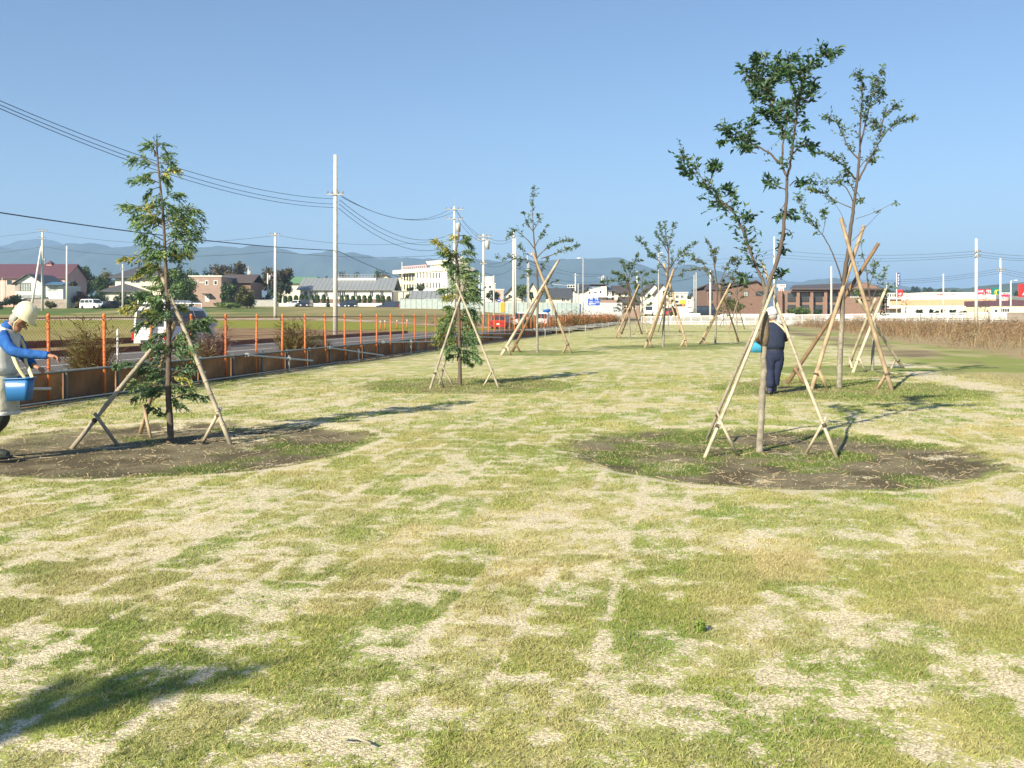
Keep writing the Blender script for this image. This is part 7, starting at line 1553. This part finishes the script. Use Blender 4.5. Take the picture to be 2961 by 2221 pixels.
# ================================================================== VEHICLES
def car(name, label, cat, loc, rz, L, Wd, Ht, paint, kind='hatch', rack=False, plate=True):
    """nose towards local +y; rz turns it"""
    t = thing(name, label, cat, loc, rz); hw = Wd / 2; P = {
        'van':   (0.30, 0.98, -L/2, L/2 - 0.35, -L/2 + 0.08, L/2 - 1.25, 0.95, 0.88),
        'wagon': (0.24, 0.92, -L/2 + 0.05, L/2 - 1.05, -L/2 + 0.45, L/2 - 1.75, 0.80, 0.80),
        'hatch': (0.22, 0.90, -L/2 + 0.10, L/2 - 0.95, -L/2 + 0.55, L/2 - 1.65, 0.78, 0.80),
        'mini':  (0.22, 0.95, -L/2 + 0.03, L/2 - 0.75, -L/2 + 0.25, L/2 - 1.45, 0.82, 0.84)}[kind]
    z0, zb, c0, c1, t0, t1, hz_, tw = P; zh = zb - (0.10 if kind == 'van' else 0.12); h_ = L / 2
    secs = [(-h_, 0.90, z0 + 0.12, zb - 0.10), (-h_ + 0.06, 0.97, z0, zb - 0.02), (-h_ * 0.5, 1.0, z0 - 0.05, zb), (h_ * 0.4, 1.0, z0 - 0.05, zb), (c1, 0.99, z0, zb - 0.01), (h_ - 0.18, 0.94, z0 + 0.02, zh - 0.12), (h_, 0.82, z0 + 0.12, zh - 0.26)]
    rings = []
    for y, k, a, b in secs:
        w = hw * k; rings.append([Vector(p) for p in ((-w * .94, y, a), (w * .94, y, a), (w, y, a + (b - a) * .3), (w, y, a + (b - a) * .75), (w * .93, y, b), (-w * .93, y, b), (-w, y, a + (b - a) * .75), (-w, y, a + (b - a) * .3))])
    mb = MB(); n = 8; vs = [v for r in rings for v in r]; mb.add(vs, [(i*n+k, i*n+(k+1)%n, (i+1)*n+(k+1)%n, (i+1)*n+k) for i in range(len(rings)-1) for k in range(n)] + [tuple(range(n-1, -1, -1)), tuple(range((len(rings)-1)*n, len(rings)*n))])
    w0, w1 = hw * .95, hw * tw; zr = Ht; B0 = [(-w0, c0, zb - .03), (w0, c0, zb - .03), (w0, c1, zb - .03), (-w0, c1, zb - .03)]; zm = zr - 0.07
    T0 = [(-w1, t0, zm), (w1, t0, zm), (w1, t1, zm), (-w1, t1, zm)]; T1 = [(-w1 * .86, t0 + .2, zr), (w1 * .86, t0 + .2, zr), (w1 * .86, t1 - .15, zr), (-w1 * .86, t1 - .15, zr)]
    B0, T0, T1 = [[Vector(p) for p in q] for q in (B0, T0, T1)]; mb.hexa(B0, T0); mb.hexa(T0, T1); mb.build("body", paint, t)
    def pane(a, b, c, e, u0, u1, v0, v1, nm):          # inset panel on the quad a b (bottom) c e (top, c above b)
        def q(u, v): return (a.lerp(b, u)).lerp(e.lerp(c, u), v)
        nn = (b - a).cross(e - a).normalized() * 0.012; pts = [q(u0, v0), q(u1, v0), q(u1, v1), q(u0, v1)]; m_ = MB(); m_.hexa([p - nn for p in pts], [p + nn for p in pts]); return m_.build(nm, M['glass'], t)
    pane(B0[0], B0[1], T0[1], T0[0], 0.06, 0.94, 0.12, 0.90, "rear_window"); pane(B0[2], B0[3], T0[3], T0[2], 0.05, 0.95, 0.10, 0.93, "windscreen")
    for a, b_, c, e in ((B0[1], B0[2], T0[2], T0[1]), (B0[3], B0[0], T0[0], T0[3])):
        for u0, u1 in (((0.03, 0.34), (0.37, 0.66), (0.69, 0.95)) if kind in ('van', 'mini') else ((0.06, 0.30), (0.33, 0.60), (0.63, 0.93))): 
            if a is B0[3]: u0, u1 = 1 - u1, 1 - u0
            pane(a, b_, c, e, u0, u1, 0.14, 0.88, "side_window")
    rw = 0.31 if kind != 'van' else 0.33
    for sx in (-1, 1):
        for y in (-h_ + 0.78 * L / 4.4, h_ - 0.80 * L / 4.4):
            m_ = MB(); Mx = Matrix.Translation((sx * (hw - 0.10), y, rw)) @ Matrix.Rotation(R(90), 4, 'Y'); m_.lathe([(rw * .6, -0.10), (rw * .96, -0.10), (rw, -0.06), (rw, 0.06), (rw * .96, 0.10), (rw * .6, 0.10)], 16, Mx); tr = m_.build("wheel", M['tyre'], t, True); m_ = MB(); m_.lathe([(rw * .62, -0.085), (rw * .62, 0.085)], 14, Matrix.Translation((sx * 0.012, 0, 0)) @ Mx); m_.build("rim", M['rim'], tr)
        m_ = MB(); zl = (z0 + zb) / 2 + 0.12; m_.box(sx * hw * .93 - 0.09, sx * hw * .93 + 0.02, -h_ - 0.02, -h_ + 0.12, zl - (0.30 if kind == 'van' else 0.14), zl + 0.16); m_.build("taillight", M['red_lens'], t)
        m_ = MB(); m_.box(sx * hw * .66 - 0.14, sx * hw * .66 + 0.14, h_ - 0.12, h_ + 0.015, zl - 0.18, zl + 0.0); m_.build("headlight", M['clear_lens'], t)
        m_ = MB(); m_.box(sx * (hw + 0.09) - 0.10, sx * (hw + 0.09) + 0.10, c1 - 0.30, c1 - 0.14, zb + 0.05, zb + 0.24); m_.build("mirror", paint, t)
    m_ = MB(); m_.box(-hw * .90, hw * .90, -h_ - 0.04, -h_ + 0.05, z0 + 0.02, z0 + 0.20); m_.build("rear_bumper", paint, t)
    m_ = MB(); m_.box(-0.17, 0.17, -h_ - 0.055, -h_ + 0.0, z0 + 0.26, z0 + 0.42); m_.build("number_plate", M['white'], t)
    if kind == 'van': m_ = MB(); m_.box(-0.42, 0.30, -h_ - 0.05, -h_ - 0.02, z0 + 0.03, z0 + 0.16); m_.build("bumper_step", M['plastic_dk'], t)
    if rack:
        m_ = MB()
        for sx in (-1, 1):
            m_.tube([(sx * w1 * .95, t0 + 0.1, zr + 0.22), (sx * w1 * .95, t1 - 0.1, zr + 0.22)], 0.022, 6)
            for k in range(6): y = t0 + 0.15 + (t1 - t0 - 0.3) * k / 5; m_.tube([(sx * w1 * .95, y, zr - 0.02), (sx * w1 * .95, y, zr + 0.22)], 0.016, 5)
        for k in range(6): y = t0 + 0.15 + (t1 - t0 - 0.3) * k / 5; m_.tube([(-w1 * .95, y, zr + 0.17), (w1 * .95, y, zr + 0.17)], 0.02, 6)
        m_.box(-w1 * .9, w1 * .9, t0 + 0.02, t0 + 0.05, zr + 0.12, zr + 0.30); m_.build("roof_rack", M['white'], t)
        m_ = MB()
        for x, l in ((-0.4, 2.6), (0.1, 3.0), (0.5, 2.2)): m_.tube([(x, t0 + 0.3, zr + 0.24), (x, t0 + 0.3 + l, zr + 0.24)], 0.05, 8)
        tag(m_.build("rack_pipes", M['white'], t))
    return t
RA = -math.atan(0.19)
vp = Vector((xf(44.3) - 13.25, 44.3, -0.06))
car("van", "white work van with a roof rack seen from behind through the cypress branches", "van", tuple(vp), RA, 4.7, 1.70, 1.98, M['carwhite'], 'van', True)
p = W(1451, 910, 101); car("red_car", "red hatchback driving away behind the orange fence", "car", (p.x, 101, -0.01), RA, 3.9, 1.75, 1.52, M['carred'], 'mini')
p = W(1512, 910, 116); car("white_car", "white minivan half hidden by the dark bush behind the orange fence", "car", (p.x, 116, -0.01), RA + math.pi, 4.5, 1.70, 1.85, M['carwhite'], 'van')
tk = W(1574, 910, 128); car("white_car", "white kei van with a blue bundle on its roof behind the orange fence", "car", (tk.x, 128, -0.01), RA, 3.4, 1.5, 1.85, M['carwhite'], 'van')
o = thing("blue_bundle", "blue tarpaulin bundle lying on the roof of the white kei van", "bundle", (tk.x + 0.3, 128.2, 1.84)); mb = MB(); mb.ball((0, 0, 0.22), 0.5, 0.8, 0.24, 12, 8); mb.ball((0.25, -0.3, 0.3), 0.3, 0.4, 0.22, 10, 6); mb.build("tarpaulin", M['blue_cloth'], o, True); mb = MB(); mb.tube([(-0.45, -0.2, 0.25), (-0.1, -0.3, 0.47), (0.4, -0.3, 0.5), (0.56, -0.2, 0.3)], 0.02, 5); mb.build("rope", M['strap'], o)
def parked(label, px, py, d, rz, L, Wd, Ht, paint, kind): 
    p = W(px, py, d); return car("parked_car", label, "car", tuple(p), rz, L, Wd, Ht, M[paint], kind)
parked("white people carrier parked by the hedge left of the cream house", 268, 894, 150, R(-118), 4.4, 1.7, 1.62, 'carwhite', 'mini')
parked("dark car parked close beside the white people carrier", 308, 894, 151, R(165), 4.2, 1.65, 1.35, 'cardark', 'hatch')
parked("small white car parked before the white wall left of the tallest white pole", 858, 891, 176, R(160), 3.6, 1.55, 1.5, 'carwhite', 'mini')
parked("black people carrier parked beside the small white car before the white wall", 886, 892, 175, R(180), 4.5, 1.75, 1.75, 'cardark', 'mini')
parked("dark hatchback just right of the tallest white pole, left of a pair", 998, 894, 172, R(175), 4.0, 1.68, 1.5, 'carnavy', 'hatch')
parked("dark green people carrier just right of the tallest white pole, right of a pair", 1020, 894, 172, R(185), 4.4, 1.72, 1.75, 'cardark', 'mini')
parked("navy estate car standing side-on before the panel wall's left end", 1122, 895, 170, R(90), 4.3, 1.7, 1.5, 'carnavy', 'wagon')
parked("dark car half hidden behind the panel wall's left end", 1148, 894, 178, R(100), 4.3, 1.7, 1.5, 'cardark', 'hatch')
p = W(1878, 912, 170); parked("small white van behind the railing at the twin-gabled house", 1877, 914, 172, R(170), 3.6, 1.5, 1.9, 'carwhite', 'van')
parked("red car behind the railing under the fan-shaped cherry", 1936, 914, 170, R(150), 4.0, 1.7, 1.5, 'carred', 'hatch')
parked("black people carrier behind the railing by the two thin posts", 2030, 914, 168, R(80), 4.8, 1.8, 1.85, 'cardark', 'mini')
# things on the grass by the railing
p = G(2012, 937.5); t = thing("person", "person in dark clothes crouching at the foot of the far railing", "person", (p.x, p.y - 0.5, 0)); N, E = {}, []
for k, v in {'pel': ((0, 0, 0.38), (0.15, 0.13)), 'sp': ((0.05, 0, 0.66), (0.16, 0.13)), 'nk': ((0.14, 0, 0.88), 0.06), 'hd': ((0.20, 0, 1.02), 0.10), 'hd2': ((0.22, 0, 1.13), 0.07), 'k1': ((0.30, -0.12, 0.50), 0.09), 'a1': ((0.10, -0.12, 0.08), 0.06), 't1': ((0.24, -0.12, 0.05), 0.05), 'k2': ((0.28, 0.14, 0.50), 0.09), 'a2': ((0.08, 0.14, 0.08), 0.06), 't2': ((0.24, 0.14, 0.05), 0.05), 's1': ((0.12, -0.19, 0.76), 0.06), 'e1': ((0.28, -0.22, 0.58), 0.05), 'h1': ((0.42, -0.1, 0.45), 0.045), 's2': ((0.12, 0.19, 0.76), 0.06), 'e2': ((0.28, 0.22, 0.58), 0.05), 'h2': ((0.42, 0.1, 0.45), 0.045)}.items(): N[k] = v
E = [('pel', 'sp'), ('sp', 'nk'), ('nk', 'hd'), ('hd', 'hd2'), ('pel', 'k1'), ('k1', 'a1'), ('a1', 't1'), ('pel', 'k2'), ('k2', 'a2'), ('a2', 't2'), ('sp', 's1'), ('s1', 'e1'), ('e1', 'h1'), ('sp', 's2'), ('s2', 'e2'), ('e2', 'h2')]
skin("body", N, E, mat("dark_workwear", (0.07, 0.07, 0.085), 0.85, 0.2, 8), t, 'pel')
mb = MB(); mb.ball((0.21, 0, 1.08), 0.115, 0.11, 0.10, 12, 8); mb.build("cap", M['pole_grey'], t, True)
# ================================================================== BACKGROUND TREES, SHRUBS, HEDGES
TP = {'green': [(0.035, 0.065, 0.022), (0.055, 0.095, 0.03), (0.08, 0.125, 0.038)], 'dark': [(0.022, 0.042, 0.020), (0.035, 0.062, 0.026), (0.055, 0.08, 0.03)], 'bright': [(0.06, 0.10, 0.022), (0.10, 0.155, 0.032), (0.15, 0.20, 0.045)],
      'rust': [(0.06, 0.055, 0.028), (0.10, 0.075, 0.035), (0.13, 0.085, 0.04)], 'red': [(0.12, 0.05, 0.03), (0.18, 0.075, 0.04), (0.10, 0.06, 0.03)], 'olive': [(0.07, 0.075, 0.022), (0.11, 0.11, 0.03), (0.16, 0.14, 0.035)]}
def crown_mesh(name, lobes, n, size, pal, parent):
    vols = np.array([l[1][0] * l[1][1] * l[1][2] for l in lobes]) ** (2 / 3); k = rng.choice(len(lobes), n, p=vols / vols.sum())
    c = np.array([l[0] for l in lobes])[k]; r = np.array([l[1] for l in lobes])[k]
    v = rng.normal(0, 1, (n, 3)); v /= np.linalg.norm(v, axis=1)[:, None]; rad = rng.random(n) ** 0.33 * rng.uniform(0.75, 1.10, n); P = c + v * r * rad[:, None]
    nr = v + rng.normal(0, 0.55, (n, 3)); nr /= np.linalg.norm(nr, axis=1)[:, None]; a = np.cross(nr, rng.normal(0, 1, (n, 3))); a /= np.linalg.norm(a, axis=1)[:, None]; b = np.cross(nr, a)
    s = size * rng.uniform(0.5, 1.25, n)[:, None]; V = np.stack([P - a * s, P + b * s * 0.55, P + a * s, P - b * s * 0.55], 1).reshape(-1, 3); o = np.arange(n)[:, None] * 4
    p = np.array(pal); tone = rng.normal(0.9, 0.7, len(lobes))[k] + rng.normal(0, 0.7, n); C = p[np.clip(tone, 0, 2.99).astype(int)] * rng.uniform(0.8, 1.25, n)[:, None]
    return mesh_np(name, V, np.concatenate([o, o + 1, o + 2, o + 3], 1), M['leaf'], np.repeat(C, 4, 0), parent=parent)
def tree(label, px0, px1, yt, yb, d, pal='green', n=1500, name="tree", cat="tree", group=None, conical=False, trunk=0.22, size=None):
    """crown fills the photo box px0..px1, yt..yb(ground) at depth d"""
    cx_ = (px0 + px1) / 2; g0 = W(cx_, yb, d); w = (px1 - px0) / F * d / 2; h = (yb - yt) / F * d; t = thing(name, label, cat, tuple(g0), 0, group)
    mb = MB(); tr_ = max(0.08, h * 0.028); mb.tube([(0, 0, -1), (0.05 * w, 0, h * 0.4), (0, 0, h * 0.8)], [tr_ * 1.3, tr_, tr_ * 0.3], 7)
    lobes = []; zc0 = h * trunk
    if conical:
        for k in range(6): f = k / 5; lobes.append(((random.uniform(-.1, .1) * w, random.uniform(-.1, .1) * w, zc0 + (h - zc0) * (0.08 + 0.86 * f)), (w * (1 - 0.85 * f), w * (1 - 0.85 * f), (h - zc0) * 0.14)))
    else:
        ln_ = max(4, int(5 + w)); 
        lobes.append(((0, 0, zc0 + (h - zc0) * 0.5), (w * 0.68, w * 0.62, (h - zc0) * 0.42)))
        for k in range(ln_ + 3):
            a = random.uniform(0, 6.283); q = random.uniform(0.45, 0.72); zz = random.uniform(0.22, 0.80); env = math.sqrt(max(0.1, 1 - (2 * zz - 1) ** 2 * 0.8)); lr = random.uniform(0.24, 0.40)
            lobes.append(((math.cos(a) * w * q * env, math.sin(a) * w * q * env, zc0 + (h - zc0) * zz), (w * lr, w * lr, min((h - zc0) * lr * 0.75, w * lr * 1.3))))
            mb.tube([(0, 0, zc0 + h * 0.1), Vector(lobes[-1][0])], [tr_ * 0.4, tr_ * 0.12], 5)
    mb.build("trunk", M['bark_dark'], t, True)
    crown_mesh("crown", lobes, n, size or max(0.16, 0.055 * (w + h * 0.5) ** 0.8), TP[pal], t); return t
# left groups
tree("broad green tree left of the bare grey pole", 118, 165, 762, 880, 215, 'rust', 1200); tree("reddish-brown tree behind the bare grey pole", 165, 205, 768, 880, 205, 'red', 1200)
tree("large green tree between the bare grey pole and the cream house", 196, 282, 768, 888, 192, 'green', 2600); tree("dark green tree top behind the large green tree", 208, 246, 760, 870, 230, 'dark', 1100); tree("pale olive tree left of the cream house roof", 276, 332, 768, 880, 225, 'olive', 1300); tree("dense dark tree at the corner of the large green tree", 178, 232, 806, 892, 172, 'dark', 1500)
tree("mid-green tree close to the cream house wall", 262, 325, 798, 888, 182, 'green', 1600); tree("small reddish bush above the white people carrier", 206, 256, 838, 892, 162, 'red', 1100, cat="bush"); tree("round dark bush right behind the dark parked car", 252, 312, 842, 892, 165, 'dark', 1300, cat="bush"); tree("small round green bush left of the white people carrier", 214, 236, 870, 895, 154, 'olive', 500, cat="bush", trunk=0.02)
tree("dark shrubbery bush at the foot of the white gabled house", 0, 78, 850, 885, 150, 'dark', 1400, cat="bush", trunk=0.02); tree("dark bush at the very left edge behind the bowing man", -60, 25, 868, 897, 146, 'dark', 900, cat="bush", trunk=0.02); tree("low green bush before the brown block wall", 126, 166, 868, 895, 150, 'olive', 600, cat="bush", trunk=0.02)
tree("bushy tree behind the cypress, left of the brown box building", 455, 545, 778, 886, 160, 'dark', 2200); tree("bright green rounded bush behind the white van", 480, 580, 800, 892, 152, 'bright', 2400, cat="bush", trunk=0.03)
tree("pointed bluish conifer behind the brown box building", 492, 545, 750, 875, 240, 'dark', 1200, conical=True); tree("dark green tree behind the brown box building's left half", 520, 585, 764, 872, 230, 'green', 1400); tree("small dark tree behind the brown box building's lettering", 575, 615, 768, 872, 240, 'dark', 1000)
tree("wide rust-tinged tree behind the brown box building's right end", 600, 722, 755, 875, 225, 'rust', 3200); tree("rounded green bush right of the brown box building", 628, 690, 812, 886, 158, 'green', 2200, cat="bush", trunk=0.03); tree("yellow-green bush right of the rounded green bush", 676, 750, 824, 894, 152, 'olive', 2400, cat="bush", trunk=0.06); tree("low leafy bed of shrubs under the two bushes", 616, 712, 872, 892, 148, 'bright', 1200, cat="bush", trunk=0.01)
tree("flat-topped spreading tree beside the slim white pole", 738, 858, 768, 880, 200, 'rust', 3600, trunk=0.32); tree("dark lower tree under the flat-topped spreading tree", 770, 852, 812, 884, 196, 'dark', 1500)
tree("small clump of distant trees above the grey-roofed hall", 975, 1010, 778, 850, 330, 'dark', 600); tree("second small distant tree above the grey-roofed hall", 1000, 1046, 786, 850, 330, 'dark', 600); tree("tiny distant tree left of the roof railing", 936, 950, 795, 830, 330, 'dark', 250)
tree("round green tree between the hall roof and the school", 1074, 1138, 774, 860, 290, 'green', 1500); tree("dark bush before the lower windows of the school", 1200, 1232, 818, 852, 205, 'green', 900, cat="bush"); tree("small bush by the school's left end", 1170, 1198, 830, 850, 208, 'dark', 500, cat="bush"); tree("dark tree right of the bushy cypress", 1352, 1388, 822, 884, 175, 'dark', 1400); tree("dark pine behind the stacked-crossarm pole", 1396, 1450, 836, 886, 185, 'dark', 1400)
tree("dark tree behind the shed at the covered walkway", 1166, 1192, 846, 882, 185, 'olive', 600)
tree("bright green tree between the cream house and the street lamp", 1488, 1530, 816, 888, 195, 'bright', 1500); tree("dark bush beside the street lamp behind the panel wall", 1528, 1545, 840, 880, 180, 'dark', 500, cat="bush"); tree("dark tree left of the white two-storey house", 1660, 1692, 818, 862, 250, 'dark', 700); tree("dark tree right of the white two-storey house", 1778, 1812, 830, 870, 235, 'green', 800); tree("dark tree behind the yellow shop", 1984, 2012, 846, 890, 230, 'green', 700); tree("thin greyish tree before the gabled brown apartments", 2086, 2150, 858, 912, 166, 'olive', 1500, trunk=0.1)
tree("green bushy hedge row at the foot of the long brown apartment block", 2270, 2350, 888, 914, 160, 'bright', 1600, name="hedge", cat="hedge", trunk=0.0); tree("small green bush at the foot of the long apartment block", 2352, 2378, 894, 914, 160, 'green', 500, cat="bush", trunk=0.0)
for i, (a, e, yt) in enumerate(((2648, 2674, 893), (2684, 2702, 892), (2700, 2716, 896), (2718, 2734, 891), (2742, 2768, 895), (2768, 2800, 897))): tree("low dark shrub along the foot of the cream store", a, e, yt, 912, 168, 'dark', 500, name="shrub", cat="shrub", group="shrubs along the cream store", trunk=0.0)
tree("dark pine beside the white sign with the large 5", 2912, 2962, 842, 892, 195, 'dark', 1300, conical=True)
for i, (a, e, yt) in enumerate(((2636, 2664, 826), (2664, 2700, 832), (2700, 2740, 834), (2742, 2790, 838), (2600, 2640, 838), (2560, 2604, 842))): tree("dark distant tree on the skyline above the cream store", a, e, yt, 870, 620, 'dark', 500, group="distant trees above the store", size=1.2)
for i, (a, e, yt) in enumerate(((2236, 2262, 846), (2026, 2050, 850), (1814, 1838, 852), (1838, 1866, 856), (1940, 1956, 852))): tree("dark distant tree among the far houses", a, e, yt, 892, 330, 'dark', 450, group="distant trees among the houses")
for k in range(16): a = -120 + k * 52 + random.uniform(-8, 8); tree("dark distant tree in the far tree line on the left", a, a + random.uniform(42, 70), random.uniform(792, 812), 868, 380, random.choice(('dark', 'green', 'dark')), 420, group="far tree line on the left", size=0.7)
# clipped shrubs in a row before the grey-roofed hall
first = None
for x in (808, 825, 839, 856, 872, 885, 901, 918, 936, 988, 1004, 1021, 1038, 1054, 1070, 1093, 1107, 1124):
    p = W(x, 879, 184)
    if first is None:
        first = thing("clipped_shrub", "dome-topped clipped green shrub in the row before the grey-roofed hall", "shrub", tuple(p), 0, "clipped shrubs before the hall")
        mb = MB(); mb.tube([(0, 0, -0.6), (0, 0, 0.5)], 0.08, 6); mb.build("trunk", M['bark_dark'], first)
        crown_mesh("crown", [((0, 0, 0.85), (0.52, 0.52, 0.8)), ((0, 0, 1.35), (0.47, 0.47, 0.55))], 900, 0.15, TP['green'], first)
    else: q = copy_tree(first); q.location = p; q.scale = (random.uniform(.9, 1.12), 1, random.uniform(.88, 1.12)); q.rotation_euler.z = random.uniform(0, 6)
tree("small dark cone-shaped conifer just left of the tallest white pole", 940, 957, 852, 892, 172, 'dark', 500, conical=True, trunk=0.0)
tree("long clipped hedge in front of the cream house", 316, 430, 848, 892, 158, 'dark', 3000, name="hedge", cat="hedge", trunk=0.0)
tree("dark bush at the foot of the slim white pole's left", 752, 792, 850, 886, 186, 'dark', 900, cat="bush", trunk=0.0)
g0 = G(2130, 938); tree("dark green bush lying at the foot of the railing", 2120, 2152, 921, 938, 146, 'dark', 500, cat="bush", trunk=0.0)

# ================================================================== AIR
mb = MB(); mb.box(-13000, 13000, -700, 12900, -9, 440)
hz = mb.build("haze", bpy.data.materials.new("haze_air")); hm = hz.data.materials[0]; hm.use_nodes = True; hn = hm.node_tree
for nd in list(hn.nodes):
    if nd.type == 'BSDF_PRINCIPLED': hn.nodes.remove(nd)
pv = hn.nodes.new("ShaderNodeVolumePrincipled"); pv.inputs["Density"].default_value = 2.7e-4
pv.inputs["Color"].default_value = (0.38, 0.57, 0.88, 1); pv.inputs["Anisotropy"].default_value = 0.0
hn.links.new(pv.outputs[0], hn.nodes["Material Output"].inputs["Volume"])
tag(hz, kind="stuff")
